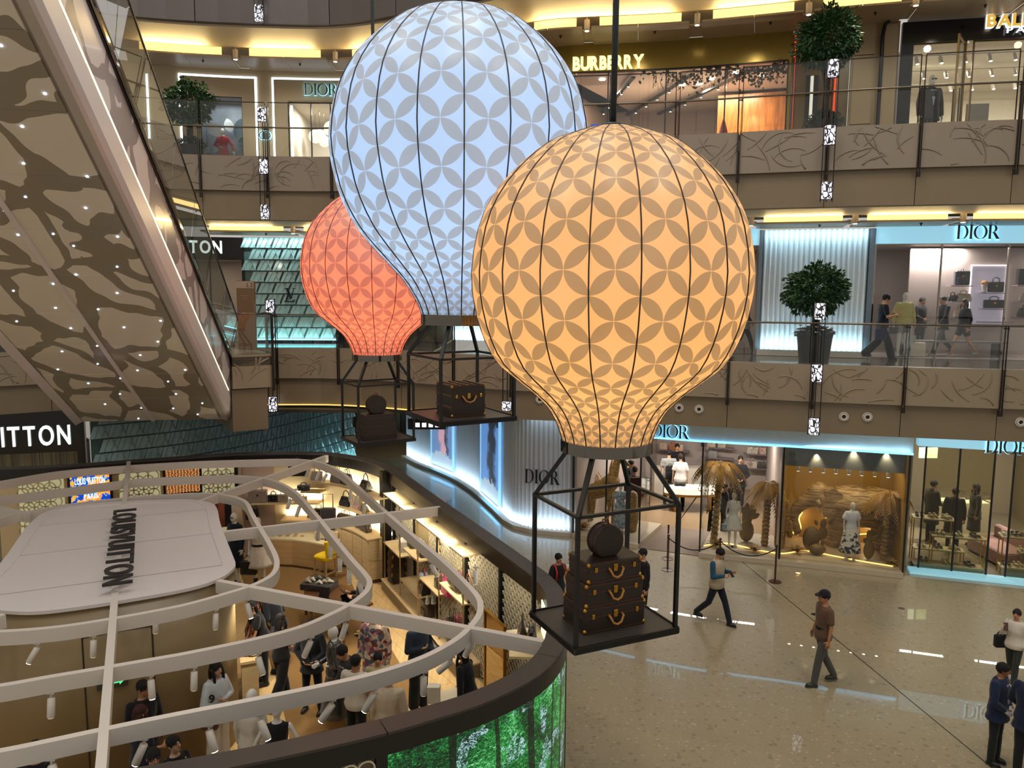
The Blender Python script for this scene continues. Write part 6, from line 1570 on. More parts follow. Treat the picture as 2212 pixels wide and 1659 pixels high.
person('guard in navy jacket cut by the right edge, hands behind his back',hd(2234,1442,1.80),-42,1.78,'m',('jacket','#121d36'),('trousers','#191c1c'),('short',),('behind','behind'),extra=('open','white'),skin='#96633f')
# ---- inside the ground shop
def inside(u,v,h,y):p=aty(u,v,y);return(p.x,y,.02),p.z-.02
P=[('man in striped tee with black backpack, back turned, at the bag shelves',1446,962,26.3,180,dict(top=('tee','#c4bfb4','stripe'),bot=('trousers','#16161a'))),
('woman in white tee with small black bag beside the striped man, back turned',1471,978,25.7,172,dict(sex='f',top=('tee','#c9c3bc'),bot=('trousers','#18181c'),hair=('short','#2a1712'))),
('shop clerk in black suit facing the couple at the bag shelves',1463,960,27.6,0,dict(top=('jacket','#121216'),extra=('open',),hair=('short',),arms=('hold','hold'))),
('man in black suit behind the wooden giraffe',1363,972,24.6,70,dict(top=('jacket','#131318'),extra=('open','white','tie'),arms=('hold','down'))),
('person in maroon jacket bending beside the giraffe, back turned',1370,1004,23.6,160,dict(top=('long','#3a1c26'),hair=('short','#2a1a14'),lean=10)),
('man in dark patterned jacket behind the left palm',1566,1046,22.9,60,dict(top=('jacket','#23211f'),arms=('hold','hold'))),
('woman with long black hair behind the white dress mannequin',1584,1044,23.4,180,dict(sex='f',top=('jacket','#141416'),hair=('long',))),
('clerk in black standing right of the glass counter',1600,984,25.4,-10,dict(sex='f',top=('jacket','#101013'),hair=('bun',),arms=('clasp','clasp')))]
for lab,u,v,y,rz,kw in P:
 pos,h=inside(u,v,0,y);h=min(max(h,1.55),1.9);person(lab,pos,rz,h,vox=.02,**kw)
 if 'striped' in lab and lab.startswith('man'):
  q=thing('backpack','black backpack on the back of the striped man','bag',(pos[0],pos[1]-.24,1.22));g=MB();g.rbox((0,0,0),(.32,.18,.44),.08);g.rbox((0,-.09,-.08),(.24,.06,.2),.05);part('body',g,cloth('#101013'),q,True);g=MB();g.tube([(-.05,0,.22),(-.04,0,.27),(.04,0,.27),(.05,0,.22)],.01,5);part('handle',g,cloth('#101013'),q)
  shoulderbag('small black bag on the hip of the woman in white tee',Vector((pos[0]+.36,pos[1]-.22,1.05)),(.2,.08,.15),'#121214',(pos[0]+.24,pos[1]-.02,1.42))
for lab,u,v,y,rz,kw in(('person in dark coat with a pale shopping bag behind the veiled glass',2020,1004,22.3,100,dict(top=('coat','#34322e'),arms=('down','hold'))),('middle of three dark figures behind the veiled glass',2068,1014,21.4,150,dict(top=('coat','#2f2d2b'))),('rightmost of three dark figures behind the veiled glass, in a skirt',2112,1026,21.9,-100,dict(sex='f',top=('jacket','#3a3632'),bot=('skirt','#35322e'),hair=('bob',)))):
 p_=aty(u,v,y);h=min(max(p_.z,1.55),1.85);person(lab,(p_.x,y,.02),rz,h,vox=.02,**kw)
 # ---- on the middle gallery
pos,h=ft(1902,777,1908,628,Z2);h=min(h,1.85);p=person('man in black tee and wide black trousers walking with his phone on the middle gallery',pos,84,h,'m',('tee','#101115'),('wide','#0f1014'),('fringe',),('phone','phone'),'walk',head=(0,20),skin='#b08060')
phone('phone of the man walking on the middle gallery',p['hands'][0],p['dirs'][0]);shoulderbag('dark blue tote bag at the side of the man in black on the gallery',p['hip'][1]+Vector((-.15,-.05,-.12)),(.3,.12,.3),'#14213f',p['sh'][1],name='tote_bag')
pos,h=ft(2030,768,2054,630,Z2);h=min(h,1.8);p=person('man in navy jacket with red and yellow patch, left of the couple on the gallery',pos,-80,h,'m',('jacket','#12141c'),('trousers','#5a5a5e'),('short',),('swing_f','swing_b'),'walk',shoes='#b9b4aa')
pos,h=ft(2076,772,2074,635,Z2);h=min(h,1.72);person('woman with long hair in black top and shorts, right of the couple on the gallery',pos,-82,h,'f',('sweat','#0f1014'),('shorts','#121318'),('long','#17100e'),('relaxed','swing_b'),'walk2',shoes='#a89c90',skin='#b98a6c')
pos,h=ft(1606,764,1614,628,Z2);person('person in pale jacket and black trousers half hidden behind the yellow balloon',pos,80,min(h,1.75),'m',('jacket','#5d5a58'),('trousers','#101114'),('short',),('swing_f','swing_b'),'walk')
for lab,u,v,D,rz,sx,c in(('clerk with dark hair inside the middle gallery shop, facing the shelves',1992,645,2.2,20,'m','#1a1a1e'),('seated looking clerk beside the pale figure in the middle gallery shop',1966,648,3.0,60,'f','#15151a')):
 q,s=onwall(offset(SHOP,D),u,v);person(lab.replace('seated looking ',''),(q.x,q.y,Z2+.02),rz,min(max(q.z-Z2,1.5),1.8),sx,('jacket',c),('trousers','#17171a'),('short',),('down','hold'),vox=.022)
 # ---- mannequins in the windows
MK=dict(cat='mannequin',hair=('none',),skin='#d8d4cc',shoes=None)
def window_figure(lab,poly,D,u,v,zf,rz,h,**kw):
 q,s=onwall(offset(poly,D),u,v);hh=h or q.z-zf;a=dict(MK);a.update(kw);return person(lab,(q.x,q.y,zf),rz,hh,vox=.018,**a)
window_figure('small white mannequin in red jacket and red shorts in the leaf window',SHOP,.45,481,279,Z3+.05,5,None,sex='f',top=('long','#a01523'),bot=('mini','#a01a26'),arms=('wide','hip'))
window_figure('white mannequin in black double breasted suit in the black framed shop',SHOP,.55,2013,165,Z3+.02,0,None,sex='m',top=('jacket','#17181b'),bot=('trousers','#15161a'),extra=('open','white','shades'))
p=window_figure('white mannequin in pale yellow sweater in the middle gallery window',SHOP,.5,1957,620,Z2+.02,-8,1.82,sex='m',top=('long','#c9bd72','knit'),bot=('shorts','#8a857a'),arms=('relaxed','relaxed'))
shoulderbag('dark bag hanging beside the mannequin in yellow sweater',p['hands'][1]+Vector((0,0,-.05)),(.24,.1,.2),'#2c2822')
dzs=.145
p=window_figure('white mannequin in long blue leaf gown beside the giraffe',GF,.75,1341,1046,dzs,0,None,sex='f',top=('tee','#9fb0bd','leafblue'),bot=('gown','#9fb0bd','leafblue'),extra=('base',))
p=window_figure('white mannequin in short white dress between the palms',GF,.75,1586,1065,dzs,0,None,sex='f',top=('sleeveless','#d6d6cc'),bot=('flare','#d6d6cc'),shoes='#d8d0c4',extra=('base',))
shoulderbag('pale printed tote on the hand of the white dress mannequin',p['hands'][1]+Vector((0,0,-.1)),(.26,.12,.22),'#a9b2ba',name='tote_bag',kind='leafblue')
window_figure('white mannequin in white wrap blouse and navy print skirt before the elephant',GF,.6,1842,1086,dzs,0,None,sex='f',top=('cape','#d4dae0'),bot=('midi','#d8d4c8','toile'),shoes='#d8d0c4',extra=('base',))
# ---- shoppers and staff in the pop-up shop
FZ=.034
person('woman in rust patterned dress bending over the counter beside the shop core',hd(543,1290,1.52,FZ),95,1.62,'f',('tee','#7a4128','rust'),('skirt','#7a4128','rust'),('long','#3a2218'),('reach_low','down'),lean=14,shoes='#c9bda8',skin='#b98a6c')
person('woman in black with long black hair bending beside the rust dress',hd(566,1300,1.58,FZ),-60,1.66,'f',('tee','#0d0d10'),('trousers','#0e0e12'),('long',),('reach_low','reach_low'),lean=16,skin='#b98a6c')
p=person('stooping person in navy shirt with brown shoulder strap behind the women in black',hd(602,1294,1.46,FZ),-110,1.74,'m',('long','#10131c'),('trousers','#101014'),('short','#1a1412'),('hold','hold'),lean=22)
th=thing('felt_hat','brown brimmed hat of the stooping person','hat',tuple(p['head']+Vector((-.02,.0,.07))));g=MB();g.lathe([(.19,0),(.19,.012),(.10,.02),(.095,.10),(.06,.12),(.01,.11)],24);part('crown',g,cloth('#4a2f1e'),th,True)
p=person('woman in black with dark ponytail holding a white bag, back turned',hd(604,1329,1.64,FZ),150,1.66,'f',('tee','#0e0e11'),('wide','#0c0c10'),('long','#120d0c'),('cross','hold'),'stroll',skin='#c09073',shoes='#101012')
th=thing('paper_bag','white folded paper bag under the arm of the woman in black','bag',tuple(p['chest']+Vector((.12,-.05,-.18))));g=MB();g.rbox((0,0,0),(.26,.06,.2),.02,m=Matrix.Rotation(.4,4,'Y'));part('body',g,cloth('#d8d5d0'),th)
pos,h=ft(676,1538,682,1340,FZ);person('man in dark suit standing with clasped hands in the middle of the shop',pos,-8,h,'m',('jacket','#14161c'),('trousers','#0e0f13'),('short',),('clasp','clasp'),'apart',extra=('open',),skin='#a87a60',shoes='#0c0c0e',vox=.0135)
person('man in grey cardigan over white tee leaning over a table',hd(765,1388,1.68,FZ),-40,1.74,'m',('jacket','#30312e'),('trousers','#17181c'),('short',),('reach_low','hold'),lean=18,head=(0,15),extra=('open','white'))
person('boy in white tee, back turned, at the front of the shop',hd(767,1418,1.68,FZ),165,1.68,'m',('tee','#cdc6b8'),('trousers','#0f0f12'),('fringe',),('hold','down'),extra=('glasses',),skin='#a5765a')
person('man in beige overshirt, back turned, beside the white tee boy',hd(839,1452,1.72,FZ),178,1.72,'m',('jacket','#c3b49a'),('trousers','#2a2622'),('short',),('down','down'))
person('child with black hair facing the two back turned shoppers',hd(816,1411,1.56,FZ),10,1.56,'m',('tee','#a9a17c'),('trousers','#1d1d22'),('fringe',),('hold','hold'))
pos,h=ft(905,1530,929,1362,FZ);h=min(max(h,1.7),1.84);p=person('man in denim jacket with head bowed, black bag at his elbow',pos,42,h,'m',('jacket','#27313e','denim'),('wide','#171a1c'),('fringe',),('hold','cross'),head=(0,35))
shoulderbag('black shoulder bag at the elbow of the man in denim',p['hip'][0]+Vector((.05,-.05,.16)),(.34,.16,.26),'#11131a',p['sh'][0],kind='leather')
p=person('saleswoman in black with long black hair reaching over a desk at the shop front',hd(1012,1408,1.62,FZ),-118,1.66,'f',('jacket','#0c0c0f'),('trousers','#0c0c0f'),('long',),('down','reach_low'),lean=10,skin='#b98a70')
p=person('seated woman in black with tied hair holding a tablet at the work table',hd(783,1243,1.30,FZ),-70,1.64,'f',('jacket','#0f0f12'),('trousers','#101014'),('bun',),('phone','phone'),'sit',head=(0,15),seat=.60)
SEATED=p
th=thing('tablet','dark tablet in the hands of the seated woman','tablet',tuple(p['hands'][1]));g=MB();m_=Matrix.Translation(p['hands'][1]+Vector((-.08,-.05,.04)))@Euler((.9,0,-1.1)).to_matrix().to_4x4();g.rbox((0,0,0),(.24,.012,.17),.012,m=m_);part('case',g,mat('tablet_black','#131318',.3),th,world=True);g=MB();g.mbox(m_@Matrix.Translation((0,-.007,0)),(.22,.002,.15));part('screen',g,mat('tablet_glass','#1a1c22',.08),th,world=True)
pos,h=ft(474,1664,456,1431,FZ);p=person('young woman with long dark hair in white sweatshirt and cream trousers by the core wall',pos,62,h,'f',('sweat','#b9c0c4'),('wide','#c9c0b0'),('long','#150e0d'),('cross','clasp'),skin='#bd8f76',shoes='#cfc8bc',vox=.0135)
shoulderbag('brown handbag of the young woman in the white sweatshirt',p['hands'][1]+Vector((-.16,-.08,-.02)),(.26,.12,.18),'#5a3320',name='handbag')
g=MB();fr=frame_at(p['M']@Vector((-.222,-.10,1.24)),p['M'].to_3x3()@Vector((.55,-.83,0)))
for mb,ch,x0,w_ in glyph('9',.17,.01,.006):mb.v=[tuple(fr@Vector(v))for v in mb.v];part('number',mb,mat('print_black','#1b1b1f',.7),p['root']);
for c in p['root'].children:
 if c.name.startswith('number'):
  inv=p['M'].inverted();[setattr(v,'co',inv@v.co)for v in c.data.vertices]
person('man with short black hair and glasses in black shirt passing the flush door',hd(306,1472,1.76,FZ),55,1.76,'m',('long','#0e0e12'),('trousers','#131318'),('short',),('down','hold'),head=(20,5),extra=('glasses',),skin='#a5745a',vox=.0135)
p=person('woman with brown hair in navy dress holding up a phone',hd(300,1527,1.68,FZ),150,1.68,'f',('tee','#141a2c'),('skirt','#141a2c'),('long','#3b1e16'),('phone','hold'),vox=.0135)
phone('black phone in a white case in the hand of the woman in navy',p['hands'][0]+Vector((.06,-.02,.02)),Vector((.6,-.2,.4)),'#d8d4c8')
person('man with black hair and glasses at the lower edge of the view',hd(330,1619,1.72,FZ),40,1.72,'m',('tee','#1d2026'),('trousers','#16161a'),('fringe',),('down','down'),extra=('glasses',),skin='#b07f66',vox=.0135)
p=person('woman in black blouse with a bead necklace looking up to the right',hd(376,1594,1.64,FZ),55,1.64,'f',('tee','#0f0f12'),('trousers','#15151a'),('bun',),('down','down'),head=(10,-14),extra=('glasses',),skin='#c09a82',vox=.0135)
g=MB();M_=p['M']
for k in range(15):t=pi*(k/14);q=Vector((cos(t)*.085,-.115-.03*sin(t),1.465-.13*sin(t)));g.ball(q,.011,8,6)
part('necklace',g,mat('amber_bead','#c9b05a',.3),p['root'],True)
person('person in black at the lower left edge, head behind the beam',hd(73,1606,1.72,FZ),180,1.72,'m',('tee','#07080c'),('trousers','#101014'),('short',),('down','down'))
# ---- mannequins of the pop-up shop
def shop_figure(lab,u,v,h,rz,**kw):
 a=dict(MK);a.update(kw);return person(lab,hd(u,v,h,FZ),rz,h,**a)
shop_figure('white mannequin with black visor in navy two piece beside the core',506,1109,1.82,-25,sex='f',top=('jacket','#131a2a'),bot=('skirt','#131a2c'),shoes='#141418',extra=('shades',),legs='pose')
p=shop_figure('white mannequin in cream belted dress and black boots',557,1119,1.78,10,sex='f',top=('tee','#cfc5b2'),bot=('flare','#cfc6b4'),shoes='boots',extra=('shades','belt'))
shoulderbag('large black bag hanging from the hand of the cream dress mannequin',p['hands'][1]+Vector((0,-.02,-.14)),(.42,.18,.34),'#121214',tuple(p['hands'][1]+Vector((0,0,.02))),kind='leather')
shop_figure('white bald mannequin in black leather jacket and dark skirt',722,1354,1.74,-75,sex='f',top=('jacket','#16171a','leather'),bot=('midi','#2a2b2c','leather'),arms=('hip','hold'))
shop_figure('mannequin in loud floral coat beside the work table',808,1318,1.80,-5,sex='m',top=('coat','#c9b0a0','floral'),bot=('trousers','#c9b0a0','floral'),skin='#b8b2a8',extra=('shades',))
shop_figure('white mannequin in white shirt, back turned, at the front of the shop',541,1494,1.74,160,sex='m',top=('jacket','#d0cabc'),bot=('trousers','#cfc8bc'))
p=shop_figure('white mannequin in dark top with a black round bag, seen from above',597,1524,1.66,190,sex='f',top=('sleeveless','#14161b'),bot=('skirt','#14161b'),arms=('hip','hip'))
th=thing('round_bag','black round bag with a white ball charm on the arm of the front mannequin','bag',tuple(p['hands'][0]+Vector((.02,-.05,.05))));g=MB();g.ball((0,0,0),(.13,.06,.13),16,10);part('body',g,cloth('#121318','leather'),th,True);g=MB();g.tube([(-.1,0,.08),(-.08,0,.2),(.08,0,.2),(.1,0,.08)],.010,6);part('strap',g,cloth('#121318','leather'),th,True);g=MB();g.ball((.02,-.07,-.02),.055,14,10);part('charm',g,mat('charm_white','#d2cdc2',.4),th,True)
# ================================================================== potted trees on the galleries
def foliage(c,rx,rz_,n,rng,L=.12,hang=.35):
 g=MB()
 for k in range(n):
  v=Vector((rng.gauss(0,1),rng.gauss(0,1),rng.gauss(0,1))).normalized();lump=.80+.30*noise.noise(v*2.1+Vector((c.x,0,0)))
  r=lump*(rng.random()**.28);p=c+Vector((v.x*rx*r,v.y*rx*r,v.z*rz_*r))
  d=(v+Vector((rng.uniform(-.7,.7),rng.uniform(-.7,.7),-hang+rng.uniform(-.5,.4)))).normalized();s=d.cross(Vector((rng.uniform(-1,1),rng.uniform(-1,1),rng.uniform(-.2,1)))).normalized();l=L*rng.uniform(.7,1.25);u=d.cross(s)*l*.12
  g.add([p,p+d*l*.45+s*l*.26+u,p+d*l,p+d*l*.45-s*l*.26+u],((0,1,2),(0,2,3)))
 return g
M_leaf=mat('leaf_green','#21431f',.42,var=.35,scale=9);M_leaf2=mat('leaf_dark','#1b3320',.5,var=.4,scale=9)
def tree(label,base,rz0,cz,rx,rzz,pot_r,pot_h,under,n):
 th=thing('potted_tree',label,'plant',tuple(base));rng=random.Random(int(base.x*10));b=Vector((0,0,0))
 g=MB();g.lathe([(pot_r*.82,0),(pot_r,pot_h*.9),(pot_r*1.04,pot_h),(pot_r*.9,pot_h),(pot_r*.88,pot_h-.06),(.01,pot_h-.06)],28);part('planter',g,mat('planter_dark','#1a1d1b',.35),th,'auto')
 g=MB()
 for k in range(4):a=k*1.6;g.tube([Vector((cos(a)*.06,sin(a)*.06,pot_h-.1)),Vector((cos(a+.8)*.05,sin(a+.8)*.05,(pot_h+cz)/2)),Vector((cos(a+1.6)*rx*.3,sin(a+1.6)*rx*.3,cz)),Vector((cos(a+1.8)*rx*.6,sin(a+1.8)*rx*.6,cz+rzz*.5))],[.05,.045,.03,.01],6)
 part('trunk',g,mat('bark','#2e2119',.8,var=.3,scale=20),th,True)
 part('foliage',foliage(Vector((0,0,cz)),rx,rzz,n,rng),M_leaf,th,stuff=True)
 g=foliage(Vector((0,0,pot_h+.05)),pot_r*1.25,.28 if under!='flowers' else .16,900,rng,.09,.5);part('underplanting',g,M_leaf2,th,stuff=True)
 if under=='flowers':
  for k in range(26):
   a=rng.uniform(0,2*pi);p=Vector((cos(a)*pot_r*rng.uniform(.75,1.15),sin(a)*pot_r*rng.uniform(.75,1.15),pot_h+rng.uniform(.02,.22)));g=MB()
   for i in range(6):t=i*pi/3;g.ball(p+Vector((cos(t)*.03,sin(t)*.03,.01)),(.026,.026,.014),6,4)
   g.ball(p,.022,6,5);part('flower',g,mat(*(('petal_white','#d9cfd2')if k%2 else('petal_lilac','#a98fb0')),.6),th,True)
def treeat(label,u,y,zf,v_top,v_bot,u0,u1,potv,pot_r,under,n):
 c=aty(u,(v_top+v_bot)/2,y);zt,zb=aty(u,v_top,y).z,aty(u,v_bot,y).z
 tree(label,Vector((c.x,y,zf)),0,(zt+zb)/2-zf,(u1-u0)/2/F*y*1.02,(zt-zb)/2,pot_r,potv,under,n)
treeat('potted tree with dense crown behind the escalator glass on the top gallery',408,24.9,Z3,165,278,350,466,.75,.42,'green',3000)
treeat('tall potted tree with shrubby foot before the stone pier of the top gallery',1790,20.4,Z3,4,165,1720,1866,.62,.42,'green',4200)
treeat('potted tree with ring of pale flowers before the pleated light wall',1765,20.7,Z2,560,692,1692,1842,.74,.46,'flowers',4200)
# ================================================================== travel cases in the cages
def casemat(nm,c):
 m,nb,p=newmat(nm);co=nb.coord();v=nb.new('ShaderNodeTexVoronoi');nb.link(co,v.inputs['Vector']);v.inputs['Scale'].default_value=55;v.inputs['Randomness'].default_value=.1
 f=nb.math('LESS_THAN',v.outputs['Distance'],.22);nb.link(nb.mix(nb.math('MULTIPLY',f,.3),rgb(c),rgb('#54402a')),p.inputs['Base Color']);p.inputs['Roughness'].default_value=.45;return m
M_case=casemat('case_canvas','#251912');M_trim=mat('case_trim','#3d2416',.5);M_hide=mat('tan_leather','#b07a3c',.5)
def suitcase(label,P,rz,w,d,h,grp=None,hw=True,slats=False,handle='front'):
 th=thing('travel_case',label,'suitcase',tuple(P),rz,grp);g=MB();g.rbox((0,0,h/2),(w,d,h),.018);part('body',g,M_case,th,'auto')
 g=MB()
 for z in(.012,h*.64,h-.012):
  for sx in(-1,1):g.box((sx*(w/2),0,z),(.008,d-.02,.02));g.box((0,sx*(d/2),z),(w-.02,.008,.02))
 part('trim',g,M_trim,th)
 if hw:
  for sx in(-1,1):
   for sy in(-1,1):
    for z in(.02,h-.02):g=MB();g.ball((sx*(w/2-.010),sy*(d/2-.010),z),(.021,.021,.026),8,6);part('corner',g,M_brass,th,True)
  g=MB();g.rbox((0,-d/2-.006,h*.66),(.05,.02,.075),.008);g.box((0,-d/2-.012,h*.72),(.03,.02,.03));part('lock',g,M_brass,th)
  for sx in(-1,1):g=MB();g.rbox((sx*w*.36,-d/2-.005,h*.66),(.035,.016,.05),.006);part('clasp',g,M_brass,th)
 if slats:
  for k in range(4):g=MB();g.box((-w/2+.09+k*(w-.18)/3,0,h+.006),(.035,d-.01,.014));part('slat',g,mat('slat_wood','#5d3d27',.5),th)
  for z in(.14,.3):
   for sx in(-1,1):g=MB();g.box((sx*(w/2+.004),0,z),(.012,d-.01,.03));part('slat',g,MATS['slat_wood'],th)
 if handle=='none':return th
 zc=h*.42 if not slats else h*.55;hwid=.075 if not slats else .10
 g=MB();g.tube([(-hwid,-d/2,zc+.05),(-hwid,-d/2-.035,zc+.04),(-hwid*.6,-d/2-.045,zc-.02),(0,-d/2-.047,zc-.04),(hwid*.6,-d/2-.045,zc-.02),(hwid,-d/2-.035,zc+.04),(hwid,-d/2,zc+.05)],.012,7);part('handle',g,M_hide,th,True);return th
def hatbox(label,P,rz,r,t):
 th=thing('hat_box',label,'hat box',tuple(P),rz);g=MB();pts=[a for a in np.linspace(-pi/2+.5,1.5*pi-.5,30)]
 L=[]
 for y,k in((-t/2,.97),(-t/2+.01,1),(t/2-.01,1),(t/2,.97)):L.append([Vector((cos(a)*r*k,y,r*cos(.5)+sin(a)*r*k))for a in pts])
 g.loft(L);part('body',g,M_case,th,'auto')
 for y in(-t/2+.015,-t*.12,t/2-.015):g=MB();g.tube([Vector((cos(a)*r*1.005,y,r*cos(.5)+sin(a)*r*1.005))for a in pts],.007,5);part('piping',g,mat('piping_brown','#4a2b18',.5),th,True)
 g=MB();zt=r*(1+cos(.5));g.tube([(-.035,0,zt-.005),(-.03,0,zt+.05),(.03,0,zt+.05),(.035,0,zt-.005)],.010,6);part('handle',g,mat('handle_brown','#7a4a2a',.5),th,True);return th
_c,rzY,zY=YEL;a=atz(1262,1372,zY);ux=Vector((cos(rzY),sin(rzY),0));uy=Vector((-ux.y,ux.x,0));c0=a+ux*.35+uy*.22
z=zY
for k,(w,d,h)in enumerate(((.70,.44,.255),(.665,.42,.235),(.61,.40,.205))):
 suitcase('%s brown case of the stack in the yellow balloon cage'%('bottom','middle','topmost')[k],(c0.x,c0.y,z),rzY,w,d,h,'cases in the yellow balloon cage');z+=h+.002
hatbox('round brown hat box standing on the stack in the yellow balloon cage',(c0.x+.0,c0.y+.0,z),rzY,.165,.17)
_c,rzW,zW=WHI;a=atz(975,903,zW);ux=Vector((cos(rzW),sin(rzW),0));uy=Vector((-ux.y,ux.x,0));c0=a+ux*.27+uy*.27
suitcase('brown slatted trunk with leather handle in the blue white balloon cage',(c0.x,c0.y,zW),rzW,.52,.52,.44,None,True,True)
_c,rzP,zP_=PNK;a=atz(786,953,zP_);ux=Vector((cos(rzP),sin(rzP),0));uy=Vector((-ux.y,ux.x,0));c0=a+ux*.37+uy*.24;z=zP_
for k,(w,d,h)in enumerate(((.74,.46,.165),(.70,.44,.16),(.65,.42,.19))):
 suitcase('%s dark case of the stack in the coral balloon cage'%('bottom','middle','topmost')[k],(c0.x,c0.y,z),rzP,w,d,h,'cases in the coral balloon cage',False,handle='none');z+=h+.002
hatbox('round dark hat box on the stack in the coral balloon cage',(c0.x,c0.y,z),rzP,.195,.18)
# ================================================================== rope barrier before the ground shop
def stanchion(label,p):
 th=thing('rope_post',label,'barrier post',(p.x,p.y,0),0,'posts of the rope barrier');g=MB();g.lathe([(.16,0),(.16,.012),(.03,.025),(.024,.05),(.024,.93),(.032,.94),(.032,.98),(.001,.985)],20);part('pole',g,mat('post_brown','#4a2a20',.35,.3),th,'auto');return Vector((p.x,p.y,.88))
A=stanchion('brown rope post nearest the shop entrance',atz(1442,1207,0));B=stanchion('brown rope post in front of the shop entrance, left end of the near rope',atz(1442,1231,0));C_=stanchion('brown rope post before the elephant bay, right end of the ropes',atz(1674,1257,0))
for a,b,lab in((B,(B+C_)/2+Vector((0,.1,.02)),'dark sagging rope, left half of the barrier'),((B+C_)/2+Vector((0,.1,.02)),C_,'dark sagging rope, right half of the barrier')):
 g=MB();g.tube([a+(b-a)*t-Vector((0,0,1.15*t*(1-t)))for t in np.linspace(0,1,14)],.016,7);solo('barrier_rope',g,mat('rope_black','#141217',.7),lab,'rope',smooth=True)
g=MB();m_=(B+C_)/2+Vector((0,.1,0));stanchion('brown rope post between the two sagging ropes behind the man in the vest',m_)
# ================================================================== carved window sculptures
def straw(nm,a,b,sc):
 m,nb,p=newmat(nm);n=nb.noise(nb.scale(nb.coord(),sc),2.0,4,.6,0,1.2);nb.link(nb.ramp(n,[(.36,rgb(a)),(.6,rgb(b))]),p.inputs['Base Color']);p.inputs['Roughness'].default_value=.5;nb.link(nb.bump(n,.03,.5),p.inputs['Normal']);return m
M_straw=straw('straw_gold','#6b4f22','#b08d4c',(3,3,14));M_carve=straw('carved_wood','#6a5334','#b89d72',(1.2,1.2,12));M_frond=mat('frond_gold','#9c7636',.5,var=.35,scale=10)
GFX=[GF[0]-(GF[1]-GF[0])*3]+GF
def gpt(u,v,D):return onwall(offset(GFX,D),u,v)[0]
# giraffe: side on, head to the right
D=1.25;q=lambda u,v:gpt(u,v,D);L_=lambda u,v,o:q(u,v)+Vector((0,o,0))
g=MB()
body=[(1272,1062,.20),(1288,1060,.27),(1308,1052,.29),(1322,1040,.26)]
for a,b in zip(body,body[1:]):g.cone(q(*a[:2]),q(*b[:2]),a[2],b[2],14)
neck=[(1322,1034,.19),(1329,1015,.135),(1333,995,.11),(1337,990,.10)]
for a,b in zip(neck,neck[1:]):g.cone(q(*a[:2]),q(*b[:2]),a[2],b[2],12)
g.cone(q(1337,990),q(1358,1004),.105,.055,12);g.ball(q(1340,988),(.11,.09,.10),12,8)
for o in(-.06,.06):g.cone(L_(1338,984,o),L_(1336,975,o),.022,.026,8);g.cone(L_(1333,988,o*2),L_(1328,985,o*3),.03,.012,8)
zg=.145
for u0,v0,u1,o in((1276,1068,1270,-.11),(1282,1070,1280,.13),(1316,1058,1310,-.11),(1322,1056,1326,.13)):
 t=L_(u0,v0,o);f=L_(u1,v0,o);kz=(t.z+zg)/2;g.cone(t,Vector(((t.x+f.x)/2+.04,t.y,kz)),.13,.065,10);g.cone(Vector(((t.x+f.x)/2+.04,t.y,kz)),Vector((f.x,f.y,zg+.06)),.065,.055,10);g.ball(Vector((f.x,f.y,zg+.05)),(.07,.07,.05),8,6)
th=thing('giraffe_figure','carved golden giraffe standing in the left display bay','sculpture',tuple(q(1300,1180).xy)+(zg,));me=fuse(g,.03,4);me.transform(MW[th.name].inverted());place('body',me,M_straw,th)
g=MB();t=q(1268,1062);g.tube([t,t+Vector((-.12,0,-.2)),t+Vector((-.10,0,-.55)),t+Vector((-.08,0,-.7))],[.03,.02,.018,.03],6);part('tail',g,M_straw,th,True,world=True)
g=MB();g.tube([q(1316,1032)+Vector((0,0,.1)),q(1322,1012)+Vector((-.04,0,.05)),q(1327,992)+Vector((-.05,0,.05))],[.03,.035,.02],6);part('mane',g,M_frond,th,True,world=True)
# elephant: half relief against the back wall, trunk raised to the left
D=1.75;g=MB()
chain=[(1765,1072,.33),(1744,1080,.24),(1726,1092,.19),(1715,1108,.16),(1714,1124,.135),(1720,1138,.115),(1724,1147,.10),(1720,1152,.08)]
for a,b in zip(chain,chain[1:]):g.cone(q(*a[:2]),q(*b[:2]),a[2],b[2],14)
g.ball(q(1770,1066),(.36,.30,.34),16,12);g.cone(q(1790,1082),q(1850,1092),.42,.62,18);g.cone(q(1850,1092),q(1912,1100),.62,.58,18);g.ball(q(1925,1110),(.45,.40,.60),16,12)
for pts in([(1812,1120,.36),(1805,1150,.27),(1796,1178,.21),(1795,1205,.20),(1792,1214,.24)],[(1828,1122,.30),(1832,1160,.2),(1836,1205,.18)],[(1918,1125,.40),(1926,1160,.26),(1921,1190,.20),(1916,1220,.21)],[(1900,1130,.3),(1902,1180,.2),(1905,1222,.18)]):
 for a,b in zip(pts,pts[1:]):g.cone(q(*a[:2]),q(*b[:2]),a[2],b[2],14)
th=thing('elephant_figure','carved wooden elephant with raised trunk before the glowing back wall','sculpture',tuple(q(1840,1225).xy)+(.15,));me=fuse(g,.035,5);me.transform(MW[th.name].inverted());place('body',me,M_carve,th)
D=1.35;g=MB();rim_e=[(1783,1062),(1800,1054),(1818,1066),(1824,1085),(1822,1100),(1806,1108),(1792,1118),(1777,1116),(1775,1100),(1782,1086)];cE=q(1796,1086);P=[q(*p)for p in rim_e]
g.loft([[p+Vector((0,-.05,0))for p in P],[p+(cE-p)*.05+Vector((0,.12,0))for p in P],[p+(cE-p)*.3+Vector((0,.3,0))for p in P]]);part('ear',g,M_carve,th,'auto',world=True)
D=1.45;g=MB();g.tube([q(1766,1080),q(1770,1088),q(1778,1090)],[.055,.05,.02],8);part('tusk',g,mat('ivory','#c9b48c',.4),th,True,world=True)
